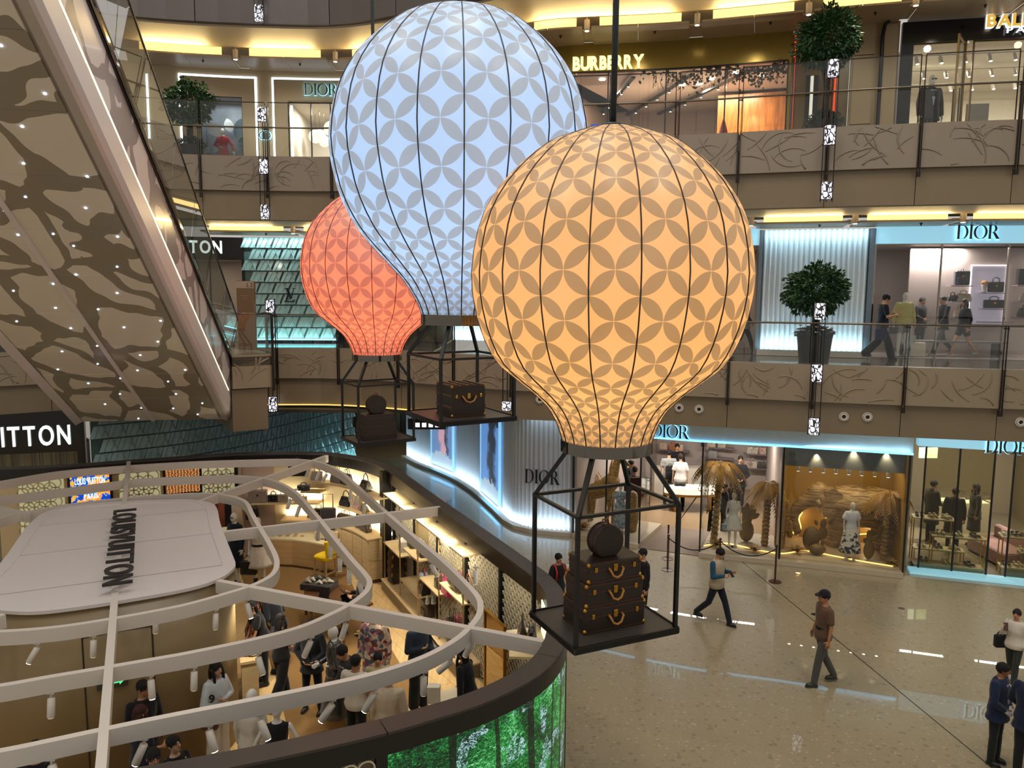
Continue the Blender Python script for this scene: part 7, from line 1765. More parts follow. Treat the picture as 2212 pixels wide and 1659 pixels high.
M_warmline=glow('warm_line','#ffcf70',2.2);D=2.12;outl=[[(1744,1072),(1752,1060),(1768,1052),(1782,1056),(1790,1064),(1812,1062),(1850,1066)],[(1722,1098),(1733,1104),(1726,1120),(1730,1140),(1722,1156),(1708,1146)],[(1784,1118),(1796,1126),(1800,1140),(1788,1150)],[(1854,1154),(1880,1154),(1896,1166),(1894,1210)],[(1928,1092),(1940,1110),(1932,1150)]]
g=MB()
for pl in outl:g.tube(smoothline([q(*p)for p in pl],5),.018,5)
o=solo('light_line',g,M_warmline,'warm glowing outline round the carved elephant','lamp',smooth=True)
for u,v in((1730,1120),(1790,1130),(1875,1150),(1770,1058)):D=1.95;p_=q(u,v);point('outline_glow',(p_.x,p_.y,p_.z),5,(1,.68,.28),.1)
g=MB();pts=smoothline([Vector((*gpt(u,1210,d).xy,.165))for u,d in((1520,.5),(1560,.9),(1610,.7),(1650,.5),(1690,.45),(1740,.9),(1800,.7),(1860,.5),(1930,.35))],6);g.tube(pts,.016,5);solo('light_line',g,M_warmline,'glowing line winding over the display plinth','lamp',smooth=True)
# palms
def palm(label,u,vb,vt,D,nf,fl,lean=0.0,seed=1):
 rng=random.Random(seed);b=Vector((*gpt(u,vb,D).xy,.145));t=gpt(u,vt,D);t=Vector((b.x+lean,b.y,t.z));th=thing('palm_figure',label,'sculpture',tuple(b))
 g=MB();n=15;prof=[]
 for k in range(n):
  p=b+(t-b)*(k/n);p2=b+(t-b)*((k+.9)/n);g.tube([p,p2],[.085,.115],10)
 part('trunk',g,M_straw,th,True,world=True)
 for k in range(nf):
  a=k/nf*2*pi+rng.uniform(-.2,.2);up=rng.uniform(-.1,.9);L=fl*rng.uniform(.8,1.1);g=MB();mid=[]
  for i in range(9):
   q_=i/8;r=L*q_*cos(up*.5)*.85;z=L*(up*q_*.7-1.0*q_*q_);mid.append(t+Vector((cos(a)*r,sin(a)*r*.8,z)))
  g.tube(mid,[.014]*8+[.004],4)
  sd=Vector((-sin(a),cos(a),0))
  for i in range(1,9):
   for s in(-1,1):
    for e in(0,.5):
     c=mid[i-1]+(mid[i]-mid[i-1])*(1-e*.99 if e else 1);l=.26*sin(pi*min(1,i/8*.8+.15))+.07;d=(sd*s*.8+(mid[i]-mid[i-1]).normalized()*.55+Vector((0,0,-.55))).normalized();w_=(mid[i]-mid[i-1]).normalized()*.028
     g.add([c-w_,c+w_,c+d*l],((0,1,2),))
  part('frond',g,M_frond,th,world=True)
palm('golden palm behind the giraffe in the left display bay',1255,1170,1010,1.7,24,.85,0,1)
palm('tall golden palm left of the white dress mannequin',1541,1178,1003,.9,28,.95,.12,2)
palm('shorter golden palm right of the white dress mannequin',1651,1178,1045,1.1,24,.75,.05,3)
palm('golden palm before the elephant at the right end of its bay',1909,1215,1066,.9,28,.8,.02,4)
def pads(label,items,m,D,vox=.02):
 g=MB()
 for u,v,rx,rz_,a in items:g.ball(gpt(u,v,D),(rx,rx*.4 if rx<.2 else rx*.7,rz_),12,9,Matrix.Rotation(a,3,'Y'))
 P=gpt(items[0][0],items[0][1],D);th=thing('cactus_figure',label,'sculpture',(P.x,P.y,.145));me=fuse(g,vox,2);zmin=min(v.co.z for v in me.vertices)
 me.transform(Matrix.Translation((0,0,.15-zmin)));me.transform(MW[th.name].inverted());place('body',me,m,th)
M_cact=mat('cactus_bronze','#6d5528',.5,var=.2)
pads('dark cactus with stacked pads behind the white dress mannequin',[(1612,1160,.22,.32,0),(1614,1130,.17,.26,.2),(1604,1115,.09,.14,-.5),(1622,1112,.09,.16,.4),(1632,1128,.08,.14,.9),(1613,1106,.07,.1,0),(1628,1118,.06,.09,.6)],M_cact,1.3)
pads('ball cactus with paddle pads between the elephant legs and trunk',[(1751,1180,.24,.36,0),(1775,1170,.16,.2,.3),(1778,1148,.10,.16,.1),(1795,1142,.07,.13,.6),(1762,1146,.06,.10,-.4)],M_cact,1.0)
pads('low barrel cactus in front of the elephant foot',[(1764,1215,.24,.16,0),(1776,1200,.07,.09,.2)],M_cact,.7)
pads('paddle cactus between the mannequin and the right palm',[(1876,1205,.16,.26,0),(1878,1175,.10,.18,-.2),(1892,1178,.08,.14,.7),(1901,1160,.08,.15,.2),(1868,1185,.06,.10,-.5)],M_cact,.8)
for lab,items in(('tall fluted column cactus right of the shorter palm',((1683,1.55,0),(1696,.95,.75),(1704,.5,.55))),('column cactus at the right end of the left display bay',((1364,1.25,0),(1370,.55,.3)))):
 th=None
 for u,h,z0 in items:
  b=Vector((*gpt(u,1190,1.0).xy,.145+z0*.6));
  if th is None:th=thing('cactus_figure',lab,'sculpture',tuple(b))
  g=MB();L=[]
  for z,k in((0,.8),(.1,1),(h-.15,1),(h-.05,.75),(h,.3)):L.append([b+Vector((cos(i/32*2*pi),sin(i/32*2*pi),0))*(.14 if z0==0 else .07)*k*(1+.09*cos(i*pi*.75))+Vector((0,0,z))for i in range(32)])
  g.loft(L);part('stem',g,M_straw,th,True,world=True)
for k,(u,D_,r,lab)in enumerate(((1628,.45,.2,'agave rosette at the foot of the shorter palm'),(1720,.7,.22,'agave rosette left of the barrel cactus'),(1925,.5,.17,'agave rosette at the right corner of the elephant bay'),(1258,.5,.2,'agave rosette at the hind feet of the giraffe'),(1545,.6,.2,'agave rosette at the foot of the tall palm'))):
 b=Vector((*gpt(u,1200,D_).xy,.145));th=thing('agave_figure',lab,'sculpture',tuple(b));rng=random.Random(k)
 for i in range(16):
  a=i*2.4;e=.35+.05*i;f=Matrix.Translation((0,0,.02))@Matrix.Rotation(a,4,'Z')@Matrix.Rotation(pi/2-min(e,1.4),4,'X');g=MB();leafshape(g,f,r*(1.5-.03*i),.055,-.25,5,.01);part('leaf',g,M_frond,th,'auto')
for u,v,d_,pw_ in((1300,1020,.4,26),(1560,1010,.4,40),(1660,1030,.4,26),(1840,1050,.3,40),(1760,1060,.3,30),(1910,1060,.3,30)):
 p_=gpt(u,v,d_);t_=gpt(u,1150,d_+.9);spot('window_spot',(p_.x,p_.y,min(p_.z+1.0,zGt-.1)),t_,pw_,(1,.82,.52),75,.6)
 # ================================================================== goods: bags and shoes
BAGM={}
def bag(label,P,rz,w,h,d,col,style='tote',trim=None,grp=None,kind='leather',z=None):
 th=thing({'shoe':'shoe','box':'box_bag','back':'backpack'}.get(style,'handbag'),label,'shoe' if style=='shoe' else 'bag',tuple(P),rz,grp);m=cloth(col,kind);t=cloth(trim,kind)if trim else m;g=MB()
 if style=='shoe':
  for x in(-.06,.06):
   g=MB();g.ball((x,0,.045),(.042,.13,.04),10,7);g.ball((x,.07,.07),(.04,.06,.05),10,7);part('upper',g,m,th,True);g=MB();g.rbox((x,0,.012),(.09,.28,.024),.04);part('sole',g,t,th)
  return th
 if style in('tote','hobo'):g.loft([[Vector((x*w/2,y*d/2,0))for x,y in((-1,-1),(1,-1),(1,1),(-1,1))],[Vector((x*w/2*1.02,y*d/2*1.05,h*.3))for x,y in((-1,-1),(1,-1),(1,1),(-1,1))],[Vector((x*w/2*.86,y*d/2*.35,h))for x,y in((-1,-1),(1,-1),(1,1),(-1,1))]])
 elif style=='barrel':g.tube([(-w/2,0,h*.5),(-w/2+.015,0,h*.5),(w/2-.015,0,h*.5),(w/2,0,h*.5)],[h*.42,h*.5,h*.5,h*.42],16)
 else:g.rbox((0,0,h/2),(w,d,h),min(w,d)*.22)
 part('body',g,m,th,'auto')
 if style in('tote','barrel','box'):
  for y in(-d*.22,d*.22):g=MB();hh=h*.45;g.tube([(-w*.22,y,h*.92),(-w*.2,y,h+hh*.7),(0,y,h+hh),(w*.2,y,h+hh*.7),(w*.22,y,h*.92)],.009,5);part('handle',g,t,th,True)
 if style=='hobo':g=MB();g.tube([(-w*.4,0,h*.9),(-w*.25,0,h*1.5),(0,0,h*1.75),(w*.25,0,h*1.5),(w*.4,0,h*.9)],.014,6);part('handle',g,t,th,True)
 if style=='back':g=MB();g.rbox((0,-d*.5,h*.3),(w*.75,d*.3,h*.45),.02);part('pocket',g,m,th,'auto');g=MB();g.tube([(-.04,0,h),(-.03,0,h+.06),(.03,0,h+.06),(.04,0,h)],.009,5);part('handle',g,t,th,True)
 g=MB();g.rbox((0,-d*.5 if style not in('tote','hobo')else-d*.36,h*.62),(w*.12,.02,w*.10),.006);part('clasp',g,M_brass,th)
 return th
 # --- middle gallery shop shelves
for lab,u,v,w,h,d,c,st in(('dark backpack on the left upper shelf of the middle gallery shop',2042,616,.42,.42,.2,'#1d2029','back'),('black laptop case in the lit niche',2116,631,.42,.30,.14,'#15171d','box'),('black flat case on the lower niche shelf',2112,665,.55,.24,.16,'#121318','box'),('black backpack on the right upper shelf of the middle gallery shop',2182,615,.42,.46,.2,'#131418','back'),('round dark pouch on the left middle shelf',2022,650,.26,.18,.14,'#2c2723','barrel'),('pale tote on the left middle shelf',2044,650,.4,.22,.16,'#b3a28c','tote'),('pale bag at the right end of the middle shelf',2190,650,.42,.24,.16,'#b0a594','tote'),('small cream bag on the left low shelf',2040,684,.34,.26,.14,'#c0a58a','tote'),('dark bag on the right low shelf',2184,684,.4,.26,.14,'#26242a','tote')):
 s,z=back(u,v);f=frm(SHOP,s,z+.001,-1.92);bag(lab,f.translation,atan2(f.col[0].y,f.col[0].x),w,h,d,c,st)
s,z=back(2090,632);f=frm(SHOP,s,z+.002,-1.92);th=thing('head_form','small bust with a tan cap and dark glasses in the lit niche','display head',tuple(f.translation));g=MB();g.lathe([(.07,0),(.05,.05),(.05,.1),(.08,.18),(.085,.25),(.06,.32),(.01,.34)],16);part('bust',g,M_white,th,True);g=MB();g.lathe([(.092,.25),(.09,.30),(.06,.35),(.01,.36)],16);g.box((0,-.1,.26),(.12,.12,.01));part('cap',g,cloth('#b3874e'),th,True)
f=frm(SHOP,sat(SHOP,2100,760)[0],Z2+.02,-1.3);g=MB();g.mbox(f@Matrix.Translation((0,0,.42)),(2.6,.7,.05));
for x in(-1.2,1.2):g.mbox(f@Matrix.Translation((x,0,.2)),(.06,.6,.4))
solo('display_table',g,mat('grey_table','#6f6d6c',.3),'long grey display table in the middle gallery window','table')
for k,(u,h_)in enumerate(((1976,.62),(2000,.4))):f=frm(SHOP,sat(SHOP,u,760)[0],Z2+.02,-.9);g=MB();g.mbox(f@Matrix.Translation((0,0,h_/2)),(.4,.4,h_));solo('display_plinth',g,M_chrome if k==0 else M_pale,('mirror finished plinth in the middle gallery window','low pale plinth right of the mirror plinth')[k],'plinth')
# --- ground shop shelves at the back
def gback(u,v,D=7.9):return gpt(u,v,D)
k=0
for u0,u1,v,items in((1424,1490,968,((1436,'#b9a38c','tote'),(1456,'#9a5f30','tote'),(1470,'#c9a58e','tote'))),(1516,1586,963,((1524,'#2b2a28','box'),(1538,'#bfae92','box'),(1560,'#b9ab94','box'))),(1606,1662,978,((1622,'#cbbfae','tote'),(1632,'#cdbfae','tote'),(1645,'#d0a99c','tote'))),(1606,1662,1008,((1616,'#c9a79c','tote'),(1625,'#cbbca8','tote'),(1645,'#33312e','tote'))),(1516,1586,985,((1541,'#7d7a76','tote'),))):
 a,b=gback(u0,v),gback(u1,v);d=(b-a).normalized();nrm=Vector((-d.y,d.x,0));g=MB();g.bar(Vector((a.x,a.y,a.z))-nrm*.1,Vector((b.x,b.y,a.z))-nrm*.1,.34,.03);o=struct('shelf',g,mat('shelf_mauve','#7d7078',.3),parent=gr)
 for u,c,st in items:
  p_=gback(u,v);bag(('pale','tan','pink','black','cream','ecru','white','bone','rose','blush','sand','dark','grey')[k]+' little bag, %s on the lit shelves at the back of the ground shop'%ordinal(k),Vector((p_.x,p_.y,a.z+.017))-nrm*.14,atan2(d.y,d.x),.30,.24,.14,c,st);k+=1
p_=gpt(1495,1058,4.6);th=thing('glass_counter','oval glass counter with lit tray in the ground shop','counter',(p_.x,p_.y,.02));
def oval(rx,ry,n=28):return[(cos(i/n*2*pi)*rx,sin(i/n*2*pi)*ry)for i in range(n)]
g=MB();g.prism(oval(.95,.42),.62,.80);part('tray',g,glow('tray_light','#f2ead8',.8),th);g=MB();g.prism(oval(1.0,.46),.80,1.0);part('glass_case',g,M_glassg,th);g=MB();g.prism(oval(.96,.43),.54,.62)
for x in(-.6,.6):g.box((x,0,.27),(.05,.4,.54))
part('stand',g,M_brass,th)
p_=gpt(1470,1020,6.6);g=MB();g.box((0,0,.5),(2.6,.5,1.0));solo('shop_counter',g,M_pale,'pale counter with bags before the back shelves of the ground shop','counter',loc=(p_.x+.3,p_.y,.02))
# --- shoe shop tables behind the veiled glass
def hp(u,v,D):return onwall(offset(HF,D),u,v)[0]
SHN=('left','right')
sc_=0
for(u0,u1,v,D)in((1970,2062,1118,.9),(2010,2128,1158,.45),(1970,2082,1184,.7),(1968,2122,1222,.35),(2160,2230,1158,.5),(2158,2240,1224,.4),(2200,2260,1192,.9)):
 a,b=hp(u0,v,D),hp(u1,v,D);d=(b-a);d.z=0;L=d.length;d.normalize();c=(a+b)/2;zt_=max(.14,a.z*.5+b.z*.5);th=thing('shoe_table','%s pale shoe table behind the veiled glass'%ordinal(sc_),'table',(c.x,c.y,.012),atan2(d.y,d.x));g=MB();g.rbox((0,0,zt_-.02),(L,.42,.04),.01);part('table_top',g,mat('table_pale','#cbbf9e',.35),th)
 if zt_>.25:
  for sx in(-1,1):
   for sy in(-1,1):g=MB();g.box((sx*(L/2-.03),sy*.17,(zt_-.04)/2),(.025,.025,zt_-.04));part('leg',g,M_brass,th)
 else:g=MB();g.box((0,0,(zt_-.04)/2),(L*.96,.38,zt_-.04));part('base',g,mat('table_base','#a8997a',.5),th)
 for i in range(3):
  p_=c+d*((i-1)*L*.32);bag('%s pair of shoes on the %s shoe table'%(('first','second','third')[i],ordinal(sc_)),(p_.x,p_.y,.012+zt_),atan2(d.y,d.x)+.3*i,1,1,1,('#2b2723','#b9a680','#d0c7b2','#4a3c30','#c9bba0')[(i+sc_)%5],'shoe','#c9c0a8')
 sc_+=1
p_=hp(2150,1130,1.6);th=thing('sofa','pink upholstered bench between the veiled glass bays','sofa',(p_.x+.2,p_.y,.012));g=MB();g.rbox((0,0,.24),(.9,1.7,.40),.08);part('seat',g,cloth('#a8837c'),th,'auto');g=MB();g.rbox((.4,0,.55),(.2,1.7,.45),.08);part('backrest',g,cloth('#a8837c'),th,'auto')
p_=hp(2005,978,3.5);g=MB();g.box((0,0,0),(.55,.05,.32));solo('exit_sign',g,glow('exit_green','#cfe8b8',.9),'pale lit sign high behind the veiled glass','sign',loc=tuple(p_))
for k,(u,v)in enumerate(((2040,1032),(2100,1012))):
 p_=hp(u,v,4.5);th=thing('glass_vitrine',('lit glass vitrine behind the left dark figure','lit glass vitrine behind the right dark figures')[k],'vitrine',(p_.x,p_.y,.012));g=MB();g.rbox((0,0,.45),(1.1,.5,.9),.01);part('base',g,M_pale,th);g=MB();g.box((0,0,1.06),(1.1,.5,.3));part('glass_case',g,M_glassg,th);g=MB();g.box((0,0,.905),(1.0,.42,.01));part('tray',g,glow('tray_light2','#fff0cf',1.2),th)
 # ================================================================== fittings and goods of the pop-up shop
def RI(o):return offset(RIM,SGN*o)
def rw(u,v,o):q,s=onwall(RI(o),u,v);return q,s/arclen(RI(o))[-1]*RLEN
def rf(s,z,o):
 p,t=along(RIM,s);q=Vector((-t.y,t.x))*SGN;p=p+q*o;return frame_at((p.x,p.y,z),(t.x,t.y,0))
M_birch=wood('birch','#c2a97c','#d6be92',.4,(2,2,10));M_linen=mat('niche_linen','#c4b592',.6,var=.03)
# back niche: curved shelves
nk=thing('shelf_niche','curved built in shelves of pale wood along the back of the shop','shelves',tuple(rf(rw(650,1060,.3)[1],0,.3).translation))
def curveshelf(u0,v0,u1,v1,o0,o1,th_=.035):
 a,sa=rw(u0,v0,o1);b,sb=rw(u1,v1,o1);z=(a.z+b.z)/2;g=MB();rimslab(g,sa,sb,z-th_,z,o0,o1);part('shelf',g,M_birch,nk,world=True);return sa,sb,z
sTa,sTb,zTS=curveshelf(644,1046,806,1073,.26,.66);sMa,sMb,zMS=curveshelf(507,1089,662,1088,.26,.66);sNa,sNb,zNS=curveshelf(719,1095,789,1112,.26,.66);sUa,sUb,zUS=curveshelf(615,1064,676,1062,.26,.60)
cA=rw(566,1124,.75);cB=rw(797,1167,.75);zC=(cA[0].z+cB[0].z)/2
g=MB();rimslab(g,cA[1],cB[1],zC-.04,zC,.26,.78);part('counter_top',g,M_birch,nk,world=True)
nd=7
for k in range(nd):
 a=cA[1]+(cB[1]-cA[1])*k/nd;b=cA[1]+(cB[1]-cA[1])*(k+1)/nd
 for z0,z1 in((.1,zC*.5-.005),(zC*.5+.005,zC-.05)):g=MB();rimslab(g,a+.008,b-.008,z0,z1,.30,.74);part('drawer',g,M_birch,nk,world=True)
g=MB();rimslab(g,cA[1],cB[1],0,.1,.3,.68);part('plinth',g,mat('plinth_walnut','#5a3d22',.5),nk,world=True)
for a,b,z in((sTa,sTb,zTS),(sMa,sMb,zMS),(sNa,sNb,zNS),(cA[1],cB[1],zC)):
 m=max(1,int((b-a)/1.2))
 for k in range(m):
  x0=a+(b-a)*(k+.04)/m;x1=a+(b-a)*(k+.96)/m;g=MB();rimslab(g,x0,x1,z+.004,z+.02,.27,.30);part('light_strip',g,glow('shelf_light','#fff0c0',3.0),nk,world=True)
  f0,f1=rf(x0,z+.03,.32).translation,rf(x1,z+.03,.32).translation;strip('shelf_lamp',f0,f1,12*(f1-f0).length,(1,.91,.68),tuple(rf((x0+x1)/2,0,0).to_3x3()@Vector((0,-.5 if False else .5,1))),.04)
g=MB();rimslab(g,s_lat0-.12,s_lat0+.12,0,ZR-.05,.18,.40);struct('wall_post',g,M_black)
mv=rw(510,1010,.26)[1],rw(578,1010,.26)[1];g=MB();rimslab(g,mv[0],mv[1],0,ZR-.3,.25,.27);struct('wall_mauve',g,mat('mauve_plaster','#a58f82',.5,var=.02))
sh=rw(500,1010,.26)[1];g=MB();rimslab(g,sh-.08,sh,0,ZR-.1,.2,.45);struct('wall_post',g,M_black)
def onshelf(lab,u,z,o,w,h,d,c,st,trim=None,kind='leather',dz=.002):
 q,s=rw(u,1080,o);f=rf(s,z+dz,o);return bag(lab,f.translation,atan2(f.col[0].y,f.col[0].x),w,h,d,c,st,trim,kind=kind)
for a in(('large black flap bag at the left end of the top curved shelf',618,zUS+.42,.47,.5,.34,.14,'#121216','tote'),('pale snakeskin bag on the top curved shelf',665,zTS,.47,.34,.24,.13,'#9c9388','tote'),('grey patterned tote on the top curved shelf',722,zTS,.47,.36,.32,.14,'#6d655c','tote'),('navy tote beside the grey one on the top curved shelf',746,zTS,.47,.34,.30,.14,'#232836','tote'),('black drawstring bag at the right of the top curved shelf',790,zTS,.47,.36,.26,.2,'#15171d','hobo'),
('large silver patterned bag on the middle curved shelf',535,zMS,.47,.5,.34,.2,'#8d8176','box'),('small black bag on the middle curved shelf',567,zMS,.47,.30,.20,.14,'#14171c','box'),('silver patterned handbag on the middle curved shelf',586,zMS,.47,.30,.20,.14,'#94887c','box'),('low silver box bag at the right of the middle curved shelf',624,zMS,.47,.34,.14,.14,'#9a8f84','box'),('blue bag on the short curved shelf',632,zUS,.44,.34,.15,.14,'#2c3440','box'),
('black bucket bag on the right curved shelf',742,zNS,.47,.34,.24,.2,'#121419','hobo'),('pink bag between two head forms',770,zNS,.47,.26,.2,.13,'#c29a9c','tote'),('grey bag at the right end of the right curved shelf',785,zNS,.47,.26,.16,.14,'#5a5650','hobo'),
('small black bag on the low curved counter',652,zC,.5,.26,.16,.13,'#17181d','tote'),('black ring handle bag on the low curved counter',665,zC,.5,.32,.26,.16,'#121318','box'),('brown travel bag on the right curved counter',740,zC,.5,.5,.24,.2,'#3d2d22','barrel'),('dark brown tall tote on the right curved counter',776,zC,.5,.34,.40,.16,'#34271d','tote','#b3812f'),('second dark brown tote with tan handle on the curved counter',788,zC,.55,.34,.36,.16,'#2e2219','tote','#b3812f'),
('black bag with white ring handle behind the visored mannequin',520,zC-.02,.5,.34,.28,.14,'#15161a','hobo')):
 onshelf(*a)
for k,u in enumerate((757,778)):
 q,s=rw(u,1090,.47);f=rf(s,zNS+.002,.47);g=MB();g.lathe([(.07,0),(.055,.03),(.05,.10),(.085,.18),(.095,.25),(.075,.33),(.02,.36)],18);solo('head_form',g,mat('form_cream','#d6c7a2',.5),('cream head form left of the pink bag','cream head form right of the pink bag')[k],'display head',smooth=True,loc=tuple(f.translation))
q,s=rw(711,1090,.62);f=rf(s,0,.8);zt_=aty(711,1096,f.translation.y).z;th=thing('trolley_case','dark trolley case with raised handle before the curved shelves','suitcase',(f.translation.x,f.translation.y,zt_-.62));g=MB();g.rbox((0,0,.31),(.40,.22,.58),.07);part('body',g,cloth('#211c1e'),th,'auto');g=MB();g.tube([(-.13,0,.6),(-.13,0,.98),(.13,0,.98),(.13,0,.6)],.012,6);part('handle',g,M_black,th,True);g=MB();[g.ball((x,0,.02),.03,8,6)for x in(-.15,.15)];part('wheel',g,M_black,th,True)
g=MB();g.rbox((0,0,(zt_-.62)/2),(.6,.4,zt_-.62),.02);solo('display_plinth',g,M_birch,'pale wooden plinth under the trolley case','plinth',loc=(f.translation.x,f.translation.y,0))
# back wall left part: lattice panels, picture screens, hanging clothes
for k,(u0,u1,v0,v1,nm)in enumerate(((36,128,1022,1120,'p'),(242,330,1012,1110,'p'),(412,496,1000,1090,'p'))):
 a,b=rw(u0,v0,.27)[1],rw(u1,v0,.27)[1];th=thing('petal_screen',('petal lattice panel at the left end of the back wall','bright petal lattice panel between the two picture screens','petal lattice panel right of the amber screen')[k],'screen',tuple(rf((a+b)/2,1.4,.28).translation));g=MB();lattice(g,a+.1,b-.1,1.3,2.5,.30,.24,.14,.03,lambda s,z,o:rf(s,z,o));part('ring_lattice',g,mat('ring_pale','#b3a888',.3,.5),th,world=True,stuff=True);g=MB();rimslab(g,a,b,.2,2.6,.26,.275);part('backing',g,mat('panel_lit','#c9c29a',.4,emit='#e0d9a8',es=.35),th,world=True)
def pic(nm):
 m,nb,p=newmat(nm);uv=nb.coord('Generated')
 if nm=='fruit_screen':
  v=nb.noise(nb.scale(uv,(4,1,4)),1.2,3,.6);c=nb.ramp(v,[(.34,rgb('#0a3fb4')),(.46,rgb('#1d6fd8')),(.50,rgb('#ffb42e')),(.58,rgb('#ff8a1e')),(.64,rgb('#ff8d78')),(.7,rgb('#f6f2ea'))],'CONSTANT')
 else:
  w=nb.new('ShaderNodeTexVoronoi',feature='DISTANCE_TO_EDGE');nb.link(nb.scale(uv,(2.2,.1,4)),w.inputs[0]);w.inputs['Randomness'].default_value=.45;c=nb.ramp(w.outputs[0],[(.0,rgb('#ffe0a0')),(.05,rgb('#ff9a30')),(.09,rgb('#5a220c')),(.4,rgb('#2a0d06'))])
 p.inputs['Base Color'].default_value=(0,0,0,1);nb.link(c,p.inputs['Emission Color']);p.inputs['Emission Strength'].default_value=1.2;return m
for u0,u1,vt,vb,nm,lab in((141,221,1028,1090,'fruit_screen','blue and orange picture screen with painted lettering on the back wall'),(340,410,1012,1068,'amber_screen','amber glowing picture screen on the back wall')):
 (qa,a),(qb,b)=rw(u0,vt,.3),rw(u1,vt,.3);z1=qa.z;z0=rw(u0,vb,.3)[0].z;th=thing('picture_screen',lab,'screen',tuple(rf((a+b)/2,z0,.3).translation));g=MB();rimslab(g,a,b,z0,z1,.29,.33);part('display',g,pic(nm),th,world=True);g=MB();rimslab(g,a-.06,b+.06,z0-.06,z0,.27,.34);rimslab(g,a-.06,b+.06,z1,z1+.05,.27,.34);rimslab(g,a-.06,a,z0,z1,.27,.34);rimslab(g,b,b+.06,z0,z1,.27,.34);part('frame',g,M_black,th,world=True)
 if nm=='fruit_screen':
  for txt,zz,hh,c in(('LOUIS VUITTON',.74,.17,'#bfe4ff'),('PARIS',.22,.17,'#d7f0ff')):
   fr=rf((a+b)/2,z0+(z1-z0)*zz-.05,.335);sign_letters(th,txt,hh,fr,glow('screen_text','#c9ecff',1.3),depth=.006,gap=.12,total=(b-a)*(.8 if len(txt)>6 else .36),bold=.006)
for k,(u,c,kd)in enumerate(((430,'#6b2f1e','rust'),(442,'#8a4a38','plain'),(462,'#12131a','plain'),(478,'#c9bca6','plain'),(224,'#5a4a3a','plain'),(112,'#4a3c30','plain'))):
 q,s=rw(u,1060,.5);f=rf(s,1.0,.55);g=MB();L=[]
 for z,w,d in((0,.22,.07),(.5,.19,.06),(.75,.21,.06),(.82,.06,.03)):L.append([f@Vector((cos(i/14*2*pi)*w*(1+.05*sin(i*3)),sin(i/14*2*pi)*d,z))for i in range(14)])
 g.loft(L);th=thing('hanging_garment',('rust patterned dress hanging by the lattice','plain red brown dress hanging by the lattice','black coat hanging beside the red brown dress','cream coat hanging by the black post','brown coat hanging right of the picture screen','dark coat hanging left of the picture screen')[k],'garment',tuple(f.translation));part('cloth',g,cloth(c,kd),th,True,world=True);g=MB();g.tube([f@Vector(p)for p in((-.15,0,.78),(0,0,.86),(.15,0,.78))],.008,5);g.tube([f@Vector(p)for p in((0,0,.86),(0,0,.97),(.03,0,.99))],.006,5);part('hanger',g,M_brass,th,world=True)
 # cash desk, bar stool, work table with open case
HD_=.80;top=[atz(u,v,HD_)for u,v in((577,1163),(592,1149),(640,1146),(690,1150),(728,1158),(735,1166),(726,1174),(700,1176),(668,1170),(630,1165))]
th=thing('cash_desk','curved pale wooden cash desk with glass lid and raised end','desk',(sum(p.x for p in top)/10,sum(p.y for p in top)/10,.02));tp=[(p.x,p.y)for p in top];g=MB();g.prism(tp,.10,HD_-.04);part('body',g,wood('desk_oak','#a68556','#b8986a',.45,(1,1,6)),th,world=True);g=MB();g.prism(tp,HD_-.04,HD_);part('top',g,mat('desk_cream','#cdbf9c',.35),th,world=True)
def shrink(P,k):cx_=sum(p[0]for p in P)/len(P);cy_=sum(p[1]for p in P)/len(P);return[(cx_+(p[0]-cx_)*k,cy_+(p[1]-cy_)*k)for p in P]
g=MB();g.prism(shrink(tp,.96),.015,.10);part('plinth',g,MATS['plinth_walnut'],th,world=True)
e=atz(702,1162,HD_);g=MB();g.rbox((e.x,e.y,HD_+.11),(.5,.3,.2),.05);part('till',g,mat('desk_cream','#cdbf9c',.35),th,'auto',world=True);g=MB();e2=atz(715,1166,HD_);g.rbox((e2.x,e2.y,HD_+.012),(.3,.2,.02),.02);part('keypad',g,M_black,th,world=True)
e=atz(622,1157,HD_);g=MB()
for k in range(9):g.rbox((e.x+(k%5)*.2-.4,e.y+(k//5)*.14-.05,HD_+.012),(.10,.06,.02),.01)
part('trinket',g,mat('trinket_gold','#a0895c',.3,.4),th,world=True,stuff=True)
sb=atz(703,1248,.035);th=thing('bar_stool','bright yellow upholstered bar stool with wooden legs at the cash desk','stool',(sb.x,sb.y,.035),radians(-28));M_yel=cloth('#d8b400');M_leg=wood('stool_oak','#9c835e','#b59a72',.4)
g=MB();g.rbox((0,0,.56),(.46,.44,.13),.10,n=5);part('seat',g,M_yel,th,'auto');g=MB();g.rbox((0,0,0),(.42,.10,.40),.05,m=Matrix.Translation((.21,0,.84))@Matrix.Rotation(pi/2,4,'Z')@Matrix.Rotation(radians(-8),4,'X'));part('backrest',g,M_yel,th,'auto')
for sx in(-1,1):
 for sy in(-1,1):g=MB();g.bar((sx*.19,sy*.19,.0),(sx*.18,sy*.18,.50),.04);part('leg',g,M_leg,th)
for a,b in(((-.19,-.19),(.19,-.19)),((-.19,.19),(.19,.19)),((.19,-.19),(.19,.19)),((-.19,-.19),(-.19,.19))):g=MB();g.bar((*a,.16),(*b,.16),.03);part('stretcher',g,M_leg,th)
def table(label,px,h,mtop,mleg,name='display_table',solid=False,lift=.036):
 P=[atz(u,v,h)for u,v in px];c=sum(P,Vector())/len(P);th=thing(name,label,'table',(c.x,c.y,lift));g=MB();g.prism([(p.x,p.y)for p in P],h-.05,h);part('table_top',g,mtop,th,world=True)
 if solid:g=MB();g.prism(shrink([(p.x,p.y)for p in P],.9),lift,h-.05);part('base',g,mleg,th,world=True)
 else:
  for p in P:q=c+(p-c)*.88;g=MB();g.bar((q.x,q.y,lift),(q.x,q.y,h-.05),.05);part('leg',g,mleg,th,world=True)
 return th
M_waln=wood('walnut','#4c2f18','#6b4524',.4)
